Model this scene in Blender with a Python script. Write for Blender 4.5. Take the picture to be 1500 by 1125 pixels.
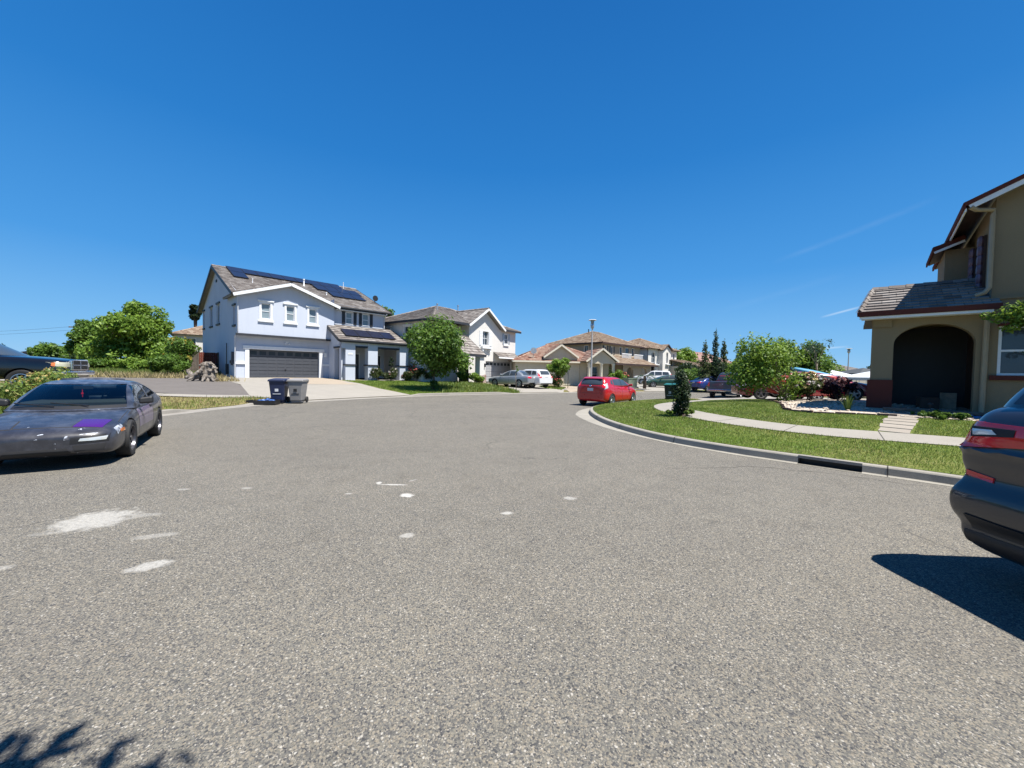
import bpy, bmesh, math, random
import numpy as np
from mathutils import Vector, Matrix, geometry, noise
from mathutils.bvhtree import BVHTree
R = math.radians
scene = bpy.context.scene
for o in list(bpy.data.objects): bpy.data.objects.remove(o)
COL = scene.collection
# ------------------------------------------------------------------ camera
PITCH, ROLL, CAM_Z = R(1.68), R(1.08), 1.58
cam_d = bpy.data.cameras.new('camera'); cam = bpy.data.objects.new('camera', cam_d); COL.objects.link(cam)
fw = Vector((0, math.cos(PITCH), -math.sin(PITCH))); up0 = Vector((0, math.sin(PITCH), math.cos(PITCH))); rt0 = Vector((1, 0, 0))
rt = rt0*math.cos(ROLL) + up0*math.sin(ROLL); upv = up0*math.cos(ROLL) - rt0*math.sin(ROLL)
m3 = Matrix((rt, upv, -fw)).transposed()
cam.matrix_world = Matrix.Translation((0, 0, CAM_Z)) @ m3.to_4x4()
cam_d.sensor_width = 36; cam_d.lens = 36*575/1500; cam_d.clip_start = .05; cam_d.clip_end = 6000
scene.camera = cam
scene.render.resolution_x = 1024; scene.render.resolution_y = 768
# ------------------------------------------------------------------ sun and sky
SUN_AZ = math.atan2(-.52, .85)      # direction towards the sun, seen from above
SUN_EL = R(65)
sd = Vector((math.cos(SUN_AZ)*math.cos(SUN_EL), math.sin(SUN_AZ)*math.cos(SUN_EL), math.sin(SUN_EL)))
sun_d = bpy.data.lights.new('sun', 'SUN'); sun = bpy.data.objects.new('sun', sun_d); COL.objects.link(sun)
sun_d.energy = 4.9; sun_d.angle = R(.53); sun_d.color = (1.0, .955, .88)
sun.rotation_mode = 'QUATERNION'; sun.rotation_quaternion = sd.to_track_quat('Z', 'Y'); sun.location = (0, 0, 60)
world = bpy.data.worlds.new('World'); scene.world = world; world.use_nodes = True
wn = world.node_tree; wn.nodes.clear()
def wnode(t, **k):
    n = wn.nodes.new(t)
    for a, b in k.items(): setattr(n, a, b)
    return n
sky = wnode('ShaderNodeTexSky'); sky.sky_type = 'NISHITA'; sky.sun_disc = False
sky.sun_elevation = SUN_EL; sky.sun_rotation = math.pi/2 - SUN_AZ
sky.altitude = 0; sky.air_density = 1.0; sky.dust_density = .35; sky.ozone_density = 3.0
hs = wnode('ShaderNodeHueSaturation'); hs.inputs['Saturation'].default_value = 1.27; hs.inputs['Value'].default_value = .95
wn.links.new(sky.outputs[0], hs.inputs['Color'])
skr = wnode('ShaderNodeValToRGB'); cr = skr.color_ramp
while len(cr.elements) < 6: cr.elements.new(.5)
for e_, (p_, c_) in zip(cr.elements, [(0, (.31, .61, .95)), (.05, (.215, .53, .92)), (.22, (.070, .34, .80)), (.45, (.024, .218, .635)), (.72, (.012, .145, .49)), (1, (.008, .10, .39))]): e_.position = p_; e_.color = (*[v/1.19 for v in c_], 1)
# thin contrails / cirrus low on the right
tc = wnode('ShaderNodeTexCoord'); sep = wnode('ShaderNodeSeparateXYZ'); wn.links.new(tc.outputs['Generated'], sep.inputs[0])
def wm(op, a, b=None, c=None):
    n = wnode('ShaderNodeMath', operation=op)
    for i, v in enumerate((a, b, c)):
        if v is None: continue
        if isinstance(v, (int, float)): n.inputs[i].default_value = v
        else: wn.links.new(v, n.inputs[i])
    return n.outputs[0]
az = wm('ARCTAN2', sep.outputs[0], sep.outputs[1]); el = wm('ARCSINE', sep.outputs[2])
nz = wnode('ShaderNodeTexNoise'); nz.inputs['Scale'].default_value = 22; nz.inputs['Detail'].default_value = 5
mp = wnode('ShaderNodeMapping'); mp.inputs['Scale'].default_value = (1, 1, 5); wn.links.new(tc.outputs['Generated'], mp.inputs[0]); wn.links.new(mp.outputs[0], nz.inputs[0])
tot = None
for (a0, e0, a1, e1, wdt, st) in [(33.0, 13.6, 47.0, 17.6, .4, .04), (37.8, 6.9, 41.6, 7.9, .16, .34), (37, 3.3, 40.6, 3.6, .16, .26), (27, 8.2, 40, 11.5, .5, .02)]:
    # distance to the line in (az, el), soft ends
    dx, dy = R(a1-a0), R(e1-e0); L2 = dx*dx+dy*dy; Ln = math.sqrt(L2)
    u = wm('ADD', wm('MULTIPLY', wm('SUBTRACT', az, R(a0)), dx/L2), wm('MULTIPLY', wm('SUBTRACT', el, R(e0)), dy/L2))
    v = wm('ADD', wm('MULTIPLY', wm('SUBTRACT', az, R(a0)), -dy/Ln), wm('MULTIPLY', wm('SUBTRACT', el, R(e0)), dx/Ln))
    a = wm('MAXIMUM', wm('SUBTRACT', 1, wm('DIVIDE', wm('ABSOLUTE', v), R(wdt))), 0)
    b = wm('MAXIMUM', wm('SUBTRACT', 1, wm('POWER', wm('ABSOLUTE', wm('MULTIPLY', wm('SUBTRACT', u, .5), 2)), 3)), 0)
    s = wm('MULTIPLY', wm('MULTIPLY', wm('MULTIPLY', a, b), st), wm('MULTIPLY', nz.outputs[0], 1.7))
    tot = s if tot is None else wm('ADD', tot, s)
skm = wnode('ShaderNodeMix', data_type='RGBA'); skm.inputs[0].default_value = .9; wn.links.new(sep.outputs[2], skr.inputs[0])
sk10 = wnode('ShaderNodeVectorMath', operation='SCALE'); sk10.inputs['Scale'].default_value = 9.6; wn.links.new(skr.outputs[0], sk10.inputs[0])
wn.links.new(hs.outputs[0], skm.inputs[6]); wn.links.new(sk10.outputs[0], skm.inputs[7])
mxr = wnode('ShaderNodeMix', data_type='RGBA'); wn.links.new(tot, mxr.inputs[0]); wn.links.new(skm.outputs[2], mxr.inputs[6]); mxr.inputs[7].default_value = (7.5, 8.3, 9.0, 1)
bg = wnode('ShaderNodeBackground'); bg.inputs['Strength'].default_value = .062
wn.links.new(mxr.outputs[2], bg.inputs[0]); wo = wnode('ShaderNodeOutputWorld'); wn.links.new(bg.outputs[0], wo.inputs[0])
vs = scene.view_settings; vs.view_transform = 'Standard'; vs.look = 'None'; vs.gamma = 1; vs.exposure = 1.0
# ------------------------------------------------------------------ helpers
def link(o, parent=None):
    COL.objects.link(o)
    if parent is not None: o.parent = parent
    return o
def tag(o, label=None, cat=None, group=None, kind=None):
    if label: o['label'] = label
    if cat: o['category'] = cat
    if group: o['group'] = group
    if kind: o['kind'] = kind
    return o
def empty(name, loc=(0, 0, 0), rz=0, label=None, cat=None, group=None):
    o = bpy.data.objects.new(name, None); link(o); o.empty_display_size = .2
    o.location = loc; o.rotation_euler = (0, 0, rz)
    return tag(o, label, cat, group)
def copy_tree(o, parent=None):
    c = o.copy(); link(c)
    if parent is not None: c.parent = parent
    for ch in [x for x in o.children]: copy_tree(ch, c)
    return c
class MB:
    def __init__(s): s.v = []; s.f = []; s.m = []; s.uv = []; s.M = Matrix.Identity(4)
    def add(s, vs, fs, mi=0, uvs=None):
        b = len(s.v)
        s.v += [tuple(s.M @ Vector(p)) for p in vs]
        for k, f in enumerate(fs):
            s.f.append([b+i for i in f]); s.m.append(mi)
            s.uv.append([uvs[i] for i in f] if uvs else [(0, 0)]*len(f))
        return s
    def box(s, x0, x1, y0, y1, z0, z1, mi=0):
        v = [(x0, y0, z0), (x1, y0, z0), (x1, y1, z0), (x0, y1, z0), (x0, y0, z1), (x1, y0, z1), (x1, y1, z1), (x0, y1, z1)]
        return s.add(v, [(0, 3, 2, 1), (4, 5, 6, 7), (0, 1, 5, 4), (1, 2, 6, 5), (2, 3, 7, 6), (3, 0, 4, 7)], mi)
    def hexa(s, b4, t4, mi=0):
        return s.add(list(b4)+list(t4), [(0, 3, 2, 1), (4, 5, 6, 7), (0, 1, 5, 4), (1, 2, 6, 5), (2, 3, 7, 6), (3, 0, 4, 7)], mi)
    def prism(s, poly, off, mi=0):
        """poly: 3D points, extruded by vector off"""
        n = len(poly); off = Vector(off); a = [Vector(p) for p in poly]; b = [p+off for p in a]
        fs = [tuple(range(n-1, -1, -1)), tuple(range(n, 2*n))] + [(i, (i+1) % n, n+(i+1) % n, n+i) for i in range(n)]
        return s.add(a+b, fs, mi)
    def bar(s, p, q, w, h, mi=0, up=(0, 0, 1)):
        p, q = Vector(p), Vector(q); d = (q-p).normalized(); sd_ = d.cross(Vector(up))
        if sd_.length < 1e-5: sd_ = Vector((1, 0, 0))
        sd_.normalize(); u2 = sd_.cross(d); a = sd_*w/2; b = u2*h/2
        return s.hexa([p-a-b, p+a-b, q+a-b, q-a-b], [p-a+b, p+a+b, q+a+b, q-a+b], mi)
    def tube(s, pts, rad, n=8, mi=0, cap=True):
        pts = [Vector(p) for p in pts]; k = len(pts)
        if not hasattr(rad, '__len__'): rad = [rad]*k
        vs = []; ref = Vector((0, 0, 1))
        for i, p in enumerate(pts):
            d = (pts[min(i+1, k-1)]-pts[max(i-1, 0)]).normalized()
            if abs(d.dot(ref)) > .95: ref = Vector((1, .1, 0)).normalized()
            a = d.cross(ref).normalized(); b = d.cross(a)
            vs += [p + (a*math.cos(2*math.pi*j/n)+b*math.sin(2*math.pi*j/n))*rad[i] for j in range(n)]
        fs = [(i*n+j, i*n+(j+1) % n, (i+1)*n+(j+1) % n, (i+1)*n+j) for i in range(k-1) for j in range(n)]
        if cap: fs += [tuple(range(n-1, -1, -1)), tuple(range((k-1)*n, k*n))]
        return s.add(vs, fs, mi)
    def lathe(s, prof, n=16, c=(0, 0, 0), axis='Z', mi=0, closed=False):
        vs = []
        for r, h in prof:
            for j in range(n):
                a = 2*math.pi*j/n; x, y = r*math.cos(a), r*math.sin(a)
                p = (x, y, h) if axis == 'Z' else ((x, h, y) if axis == 'Y' else (h, x, y))
                vs.append(Vector(p)+Vector(c))
        k = len(prof)
        fs = [(i*n+j, i*n+(j+1) % n, (i+1)*n+(j+1) % n, (i+1)*n+j) for i in range(k-1) for j in range(n)]
        if not closed: fs += [tuple(range(n-1, -1, -1)), tuple(range((k-1)*n, k*n))]
        else: fs += [((k-1)*n+j, (k-1)*n+(j+1) % n, (j+1) % n, j) for j in range(n)]
        return s.add(vs, fs, mi)
    def build(s, name, mats, parent=None, smooth=False, fix=True):
        me = bpy.data.meshes.new(name); me.from_pydata(s.v, [], s.f)
        if not isinstance(mats, (list, tuple)): mats = [mats]
        for m in mats: me.materials.append(m)
        me.polygons.foreach_set('material_index', s.m)
        uvl = me.uv_layers.new(name='UVMap')
        flat = [c for f in s.uv for p in f for c in p]
        if len(flat) == len(uvl.data)*2: uvl.data.foreach_set('uv', flat)
        if fix:
            bm = bmesh.new(); bm.from_mesh(me); bmesh.ops.recalc_face_normals(bm, faces=bm.faces); bm.to_mesh(me); bm.free()
        if smooth: me.polygons.foreach_set('use_smooth', [True]*len(me.polygons))
        me.update()
        if smooth == 'auto':
            me.set_sharp_from_angle(angle=R(35))
        return link(bpy.data.objects.new(name, me), parent)
def bevel(o, w=.02, seg=2, angle=40):
    b = o.modifiers.new('bevel', 'BEVEL'); b.width = w; b.segments = seg; b.limit_method = 'ANGLE'; b.angle_limit = R(angle)
    return o
def mesh_np(name, verts, nper, mat, parent=None):
    """many separate small polygons of nper corners each"""
    verts = np.asarray(verts, dtype=np.float32).reshape(-1, 3); n = len(verts)//nper
    me = bpy.data.meshes.new(name); me.vertices.add(len(verts)); me.vertices.foreach_set('co', verts.ravel())
    me.loops.add(n*nper); me.loops.foreach_set('vertex_index', np.arange(n*nper, dtype=np.int32))
    me.polygons.add(n); me.polygons.foreach_set('loop_start', np.arange(0, n*nper, nper, dtype=np.int32))
    for m in (mat if isinstance(mat, (list, tuple)) else [mat]): me.materials.append(m)
    me.update(calc_edges=True); me.validate()
    return link(bpy.data.objects.new(name, me), parent)
# ------------------------------------------------------------------ materials
class NT:
    def __init__(s, name):
        s.mat = bpy.data.materials.new(name); s.mat.use_nodes = True; s.t = s.mat.node_tree; s.t.nodes.clear()
        s.out = s.n('ShaderNodeOutputMaterial'); s.p = s.n('ShaderNodeBsdfPrincipled'); s.l(s.p.outputs[0], s.out.inputs[0])
    def n(s, t, **k):
        x = s.t.nodes.new(t)
        for a, b in k.items(): setattr(x, a, b)
        return x
    def l(s, a, b): s.t.links.new(a, b)
    def m(s, op, a, b=0., c=0., clamp=False):
        x = s.n('ShaderNodeMath', operation=op); x.use_clamp = clamp
        for i, v in enumerate((a, b, c)):
            if isinstance(v, (int, float)): x.inputs[i].default_value = v
            else: s.l(v, x.inputs[i])
        return x.outputs[0]
    def co(s, which='Object', scale=None):
        t = s.n('ShaderNodeTexCoord').outputs[which]
        if scale is not None:
            mp = s.n('ShaderNodeMapping'); mp.inputs['Scale'].default_value = scale; s.l(t, mp.inputs[0]); t = mp.outputs[0]
        return t
    def pos(s, scale=None):
        t = s.n('ShaderNodeNewGeometry').outputs['Position']
        if scale is not None:
            mp = s.n('ShaderNodeMapping'); mp.inputs['Scale'].default_value = scale; s.l(t, mp.inputs[0]); t = mp.outputs[0]
        return t
    def noise(s, co, scale, detail=4, rough=.55, out=0):
        x = s.n('ShaderNodeTexNoise'); x.inputs['Scale'].default_value = scale; x.inputs['Detail'].default_value = detail; x.inputs['Roughness'].default_value = rough
        s.l(co, x.inputs[0]); return x.outputs[out]
    def vor(s, co, scale, out='Color', feature='F1', rnd=1):
        x = s.n('ShaderNodeTexVoronoi', feature=feature); x.inputs['Scale'].default_value = scale; x.inputs['Randomness'].default_value = rnd
        s.l(co, x.inputs[0]); return x.outputs[out]
    def ramp(s, fac, stops, interp='LINEAR'):
        x = s.n('ShaderNodeValToRGB'); cr = x.color_ramp; cr.interpolation = interp
        while len(cr.elements) < len(stops): cr.elements.new(.5)
        for e, (p, c) in zip(cr.elements, stops):
            e.position = p; e.color = (*c, 1) if hasattr(c, '__len__') else (c, c, c, 1)
        s.l(fac, x.inputs[0]); return x.outputs[0]
    def mix(s, fac, a, b, blend='MIX'):
        x = s.n('ShaderNodeMix', data_type='RGBA', blend_type=blend)
        for i, v in ((0, fac), (6, a), (7, b)):
            if isinstance(v, (int, float)): x.inputs[i].default_value = v
            elif isinstance(v, (tuple, list)): x.inputs[i].default_value = (*v, 1)
            else: s.l(v, x.inputs[i])
        return x.outputs[2]
    def bump(s, h, strength=.3, dist=.01):
        x = s.n('ShaderNodeBump'); x.inputs['Strength'].default_value = strength; x.inputs['Distance'].default_value = dist
        s.l(h, x.inputs['Height']); s.l(x.outputs[0], s.p.inputs['Normal'])
    def set(s, **k):
        for a, v in k.items():
            i = s.p.inputs[{'col': 'Base Color', 'rough': 'Roughness', 'metal': 'Metallic', 'spec': 'Specular IOR Level', 'coat': 'Coat Weight', 'coatr': 'Coat Roughness', 'alpha': 'Alpha', 'trans': 'Transmission Weight', 'ior': 'IOR', 'emc': 'Emission Color', 'ems': 'Emission Strength'}[a]]
            if isinstance(v, (int, float)): i.default_value = v
            elif isinstance(v, (tuple, list)): i.default_value = (*v, 1)
            else: s.l(v, i)
        return s
K = .71
def M_plain(name, col, rough=.6, metal=0, spec=.5, var=.12, scale=6, bump=0, bscale=60, coat=0):
    if not metal: col = tuple(v*(K if max(col) > .05 else 1) for v in col)
    t = NT(name); co = t.co()
    n = t.noise(co, scale, 5)
    c = t.mix(t.ramp(n, [(.3, 0.), (.7, 1.)]), tuple(x*(1-var) for x in col), tuple(min(1, x*(1+var)) for x in col))
    t.set(col=c, rough=rough, metal=metal, spec=spec, coat=coat)
    if bump: t.bump(t.noise(co, bscale, 3), bump, .01)
    return t.mat
def M_stucco(name, col, dirt=.12):
    col = tuple(v*K for v in col)
    t = NT(name); co = t.co()
    big = t.noise(co, .5, 5, .6); fine = t.noise(co, 45, 3, .6)
    st = t.noise(t.co(scale=(2.2, 2.2, .25)), 1.2, 4, .6)
    c = t.mix(t.ramp(big, [(.3, 0.), (.72, 1.)]), tuple(x*(1-dirt) for x in col), tuple(min(1, x*1.03) for x in col))
    c = t.mix(t.m('MULTIPLY', t.ramp(st, [(.5, 0.), (.75, 1.)]), .22), c, tuple(x*.72 for x in col))
    c = t.mix(.12, c, t.ramp(fine, [(.3, .2), (.7, 1.)]), 'MULTIPLY')
    t.set(col=c, rough=.93, spec=.15); t.bump(fine, .35, .006)
    return t.mat
def M_tiles(name, cols, edge=.35):
    cols = [tuple(v*K for v in c) for c in cols]
    t = NT(name); uv = t.n('ShaderNodeUVMap').outputs[0]
    br = t.n('ShaderNodeTexBrick'); t.l(uv, br.inputs[0]); br.offset = .5
    br.inputs['Scale'].default_value = 1; br.inputs['Brick Width'].default_value = .33; br.inputs['Row Height'].default_value = .36
    br.inputs['Mortar Size'].default_value = .012; br.inputs['Bias'].default_value = 0
    br.inputs['Color1'].default_value = (0, 0, 0, 1); br.inputs['Color2'].default_value = (1, 1, 1, 1); br.inputs['Mortar'].default_value = (.5, .5, .5, 1)
    c = t.ramp(br.outputs[0], [(0, cols[0]), (.35, cols[1]), (.65, cols[2]), (1, cols[3])])
    n = t.noise(t.co(), 1.1, 4); c = t.mix(t.m('MULTIPLY', t.ramp(n, [(.35, 0.), (.7, 1.)]), .3), c, tuple(x*.75 for x in cols[1]))
    c = t.mix(t.m('MULTIPLY', br.outputs['Fac'], .5), c, tuple(x*.4 for x in cols[0]))
    c = t.mix(.18, c, t.ramp(t.noise(uv, 30, 3), [(.3, .3), (.7, 1.)]), 'MULTIPLY')
    t.set(col=c, rough=.9, spec=.2)
    t.bump(t.m('ADD', t.m('MULTIPLY', br.outputs['Fac'], -1), t.noise(uv, 30, 2)), .3, .01)
    return t.mat
def M_leaf(name, c0, c1, c2, rough=.55, trans=.3, pw=.35, ps=.9):
    c0, c1, c2 = [tuple(v*K for v in c) for c in (c0, c1, c2)]
    t = NT(name); g = t.n('ShaderNodeNewGeometry')
    n = t.noise(t.pos(), ps, 4)
    f = t.m('ADD', t.m('MULTIPLY', g.outputs['Random Per Island'], 1-pw), t.m('MULTIPLY', t.ramp(n, [(.36, 0.), (.64, 1.)]), pw))
    c = t.ramp(f, [(0, c0), (.5, c1), (1, c2)])
    t.set(col=c, rough=rough, spec=.35)
    tr = t.n('ShaderNodeBsdfTranslucent'); t.l(t.mix(.5, c, tuple(min(1, x*1.5) for x in c2)), tr.inputs[0])
    mx = t.n('ShaderNodeMixShader'); mx.inputs[0].default_value = trans; t.l(t.p.outputs[0], mx.inputs[1]); t.l(tr.outputs[0], mx.inputs[2]); t.l(mx.outputs[0], t.out.inputs[0])
    return t.mat
def M_glass(name, col=(.02, .025, .03), rough=.04):
    t = NT(name); n = t.noise(t.co(), 1.5, 2)
    t.set(col=t.mix(n, col, tuple(x*1.6 for x in col)), rough=rough, spec=.5); return t.mat
def M_paint(name, col, rough=.3, metal=.0, flake=.1, dust=.15):
    col = tuple(v*.8 for v in col)
    t = NT(name); co = t.co(); n = t.noise(co, 2.5, 5, .6)
    c = t.mix(t.m('MULTIPLY', t.ramp(n, [(.45, 0.), (.8, 1.)]), dust), col, tuple(min(1, x*.8+.05) for x in col))
    t.set(col=c, rough=t.m('ADD', t.m('MULTIPLY', n, .12), rough-.06), metal=metal, coat=.7, coatr=.04); return t.mat
def M_concrete(name, col, joints=None, stain=.25):
    col = tuple(v*K for v in col)
    t = NT(name); p = t.pos(); n = t.noise(p, 1.3, 6, .6); f = t.noise(p, 60, 3); sp = t.noise(p, 9, 4, .7)
    c = t.mix(t.m('MULTIPLY', t.ramp(n, [(.35, 0.), (.7, 1.)]), stain), col, tuple(x*.62 for x in col))
    c = t.mix(t.m('MULTIPLY', t.ramp(sp, [(.58, 0.), (.75, 1.)]), .25), c, tuple(x*.55 for x in col))
    c = t.mix(.3, c, t.ramp(f, [(.3, .35), (.7, 1.)]), 'MULTIPLY')
    t.set(col=c, rough=.92, spec=.2); t.bump(f, .3, .004); return t.mat

MT = {}
MT['stucco_blue'] = M_stucco('pale_blue_stucco', (.74, .80, .92), .06)
MT['stucco_white'] = M_stucco('white_stucco', (.93, .90, .85), .06)
MT['stucco_cream'] = M_stucco('cream_stucco', (.92, .80, .60))
MT['stucco_taupe'] = M_stucco('taupe_stucco', (.52, .44, .33))
MT['stucco_olive'] = M_stucco('tan_olive_stucco', (.36, .28, .175))
MT['stucco_sand'] = M_stucco('sand_stucco', (.66, .60, .50))
MT['red_base'] = M_stucco('dark_red_stucco', (.16, .05, .04))
MT['white_trim'] = M_plain('white_trim', (1.0, 1.02, 1.04), .6, var=.05)
MT['cream_trim'] = M_plain('cream_trim', (.95, .87, .70), .6, var=.06)
MT['dark_trim'] = M_plain('charcoal_trim', (.028, .030, .036), .55)
MT['brown_trim'] = M_plain('dark_brown_trim', (.06, .028, .02), .55)
MT['white_gutter'] = M_plain('white_gutter', (.7, .72, .76), .4, var=.05)
MT['soffit'] = M_plain('soffit', (.30, .28, .25), .8)
MT['downspout_tan'] = M_plain('tan_downspout', (.42, .33, .21), .5, var=.05)
MT['tile_grey'] = M_tiles('grey_brown_roof_tiles', [(.20, .172, .155), (.29, .258, .238), (.365, .335, .31), (.45, .415, .385)])
MT['tile_tan'] = M_tiles('tan_roof_tiles', [(.24, .16, .11), (.36, .26, .19), (.45, .35, .26), (.52, .43, .33)])
MT['tile_red'] = M_tiles('reddish_roof_tiles', [(.25, .12, .085), (.38, .22, .165), (.46, .31, .24), (.50, .40, .32)])
MT['tile_pink'] = M_tiles('pink_roof_tiles', [(.45, .25, .21), (.52, .32, .27), (.56, .37, .32), (.6, .42, .36)])
MT['glass'] = M_glass('window_glass', (.035, .045, .055))
MT['glass_pale'] = M_glass('pale_window_glass', (.16, .2, .22), .08)  # one paler opaque glass colour; nothing is modelled behind it
MT['solar'] = None
t = NT('solar_cells'); uv = t.n('ShaderNodeUVMap').outputs[0]
br = t.n('ShaderNodeTexBrick'); t.l(uv, br.inputs[0]); br.offset = 0; br.inputs['Scale'].default_value = 1; br.inputs['Brick Width'].default_value = .17; br.inputs['Row Height'].default_value = .17; br.inputs['Mortar Size'].default_value = .004
br.inputs['Color1'].default_value = (.010, .012, .028, 1); br.inputs['Color2'].default_value = (.014, .017, .036, 1); br.inputs['Mortar'].default_value = (.03, .034, .05, 1)
t.set(col=br.outputs[0], rough=.3, spec=.25); MT['solar'] = t.mat
MT['black'] = M_plain('black_plastic', (.012, .012, .013), .5)
MT['interior'] = M_plain('dark_interior', (.02, .02, .022), .8)
MT['rubber'] = M_plain('tyre_rubber', (.018, .018, .019), .8)
MT['alloy'] = M_plain('alloy', (.55, .56, .58), .3, metal=.9, var=.06)
MT['dark_alloy'] = M_plain('gunmetal_alloy', (.10, .10, .115), .35, metal=.8)
MT['chrome'] = M_plain('chrome', (.75, .77, .8), .12, metal=1, var=.03)
MT['lamp_clear'] = M_plain('clear_lamp', (.6, .62, .6), .15, metal=.3, coat=1)
MT['lamp_cloudy'] = M_plain('cloudy_headlamp', (.55, .55, .42), .3, coat=.6)
MT['lamp_red'] = M_plain('red_lamp', (.95, .015, .03), .12, coat=1, var=.2)
MT['lamp_amber'] = M_plain('amber_lamp', (.75, .22, .05), .2, coat=1)
MT['plate'] = M_plain('plate_white', (.7, .72, .75), .5)
MT['bark'] = M_plain('bark', (.13, .095, .07), .9, var=.35, scale=14, bump=.8, bscale=30)
MT['bark_pale'] = M_plain('pale_bark', (.30, .25, .20), .9, var=.3, scale=14, bump=.6, bscale=30)
MT['galv'] = M_plain('galvanised_steel', (.42, .44, .46), .45, metal=.7)
MT['conc_pole'] = M_plain('concrete_pole', (.50, .50, .50), .7)
MT['leaf_bright'] = M_leaf('bright_leaves', (.065, .13, .012), (.17, .30, .032), (.32, .46, .07))
MT['leaf_mid'] = M_leaf('mid_leaves', (.038, .09, .012), (.10, .20, .024), (.21, .34, .055))
MT['leaf_dark'] = M_leaf('dark_leaves', (.012, .028, .012), (.028, .055, .02), (.055, .095, .03))
MT['leaf_blue'] = M_leaf('blue_green_leaves', (.02, .05, .03), (.05, .10, .06), (.10, .17, .10))
MT['leaf_rose'] = M_leaf('rose_leaves', (.03, .035, .012), (.05, .085, .02), (.12, .14, .035))
MT['leaf_purple'] = M_leaf('purple_leaves', (.03, .008, .02), (.06, .015, .03), (.10, .04, .05))
MT['leaf_yellow'] = M_leaf('yellow_leaves', (.22, .20, .03), (.42, .34, .05), (.62, .48, .10))
MT['petal_white'] = M_leaf('white_petals', (.6, .55, .5), (.75, .7, .66), (.85, .82, .8))
MT['petal_pink'] = M_leaf('pink_petals', (.55, .2, .2), (.7, .35, .32), (.8, .55, .5))
MT['petal_red'] = M_leaf('coral_petals', (.5, .04, .05), (.65, .12, .10), (.75, .3, .22))
MT['petal_yellow'] = M_leaf('yellow_petals', (.6, .38, .06), (.75, .6, .2), (.85, .78, .5))
MT['grass'] = M_leaf('grass_blades', (.085, .155, .018), (.19, .30, .04), (.42, .46, .13), trans=.3, pw=.62, ps=1.7)
MT['grass_dry'] = M_leaf('dry_grass_blades', (.24, .19, .08), (.40, .33, .16), (.55, .47, .26), trans=.3)
MT['grass_weed'] = M_leaf('weed_blades', (.06, .12, .02), (.14, .24, .04), (.36, .38, .09), trans=.35)
MT['driftwood'] = None
t = NT('weathered_wood'); co = t.co(); n = t.noise(t.co(scale=(1, 1, .25)), 9, 7, .7)
t.set(col=t.ramp(n, [(.28, (.03, .025, .02)), (.45, (.13, .11, .09)), (.62, (.27, .245, .22)), (.8, (.36, .33, .30))]), rough=.9, spec=.2); t.bump(n, .9, .05); MT['driftwood'] = t.mat
t = NT('red_fence_wood'); n = t.noise(t.co(scale=(6, 6, .5)), 3, 6, .6)
t.set(col=t.ramp(n, [(.3, (.07, .018, .012)), (.6, (.17, .045, .03)), (.8, (.24, .09, .06))]), rough=.8, spec=.2); MT['fence_red'] = t.mat
MT['fence_grey'] = M_plain('weathered_fence', (.16, .13, .105), .9, var=.35, scale=8)
MT['fence_tan'] = M_plain('tan_fence', (.36, .28, .2), .9, var=.25, scale=8)
MT['stone'] = None
t = NT('stone_veneer'); co = t.co(); vc = t.vor(co, 5); ve = t.vor(co, 5, 'Distance', 'DISTANCE_TO_EDGE')
c = t.ramp(t.n('ShaderNodeSeparateColor').outputs[0], [(0, .5), (1, .5)])
sc = t.n('ShaderNodeSeparateColor'); t.l(vc, sc.inputs[0])
c = t.ramp(sc.outputs[0], [(0, (.22, .12, .10)), (.5, (.36, .26, .22)), (1, (.5, .42, .37))])
c = t.mix(t.ramp(ve, [(0, 1.), (.08, 0.)]), c, (.3, .28, .25)); t.set(col=c, rough=.9); t.bump(ve, .6, .03); MT['stone'] = t.mat

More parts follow.
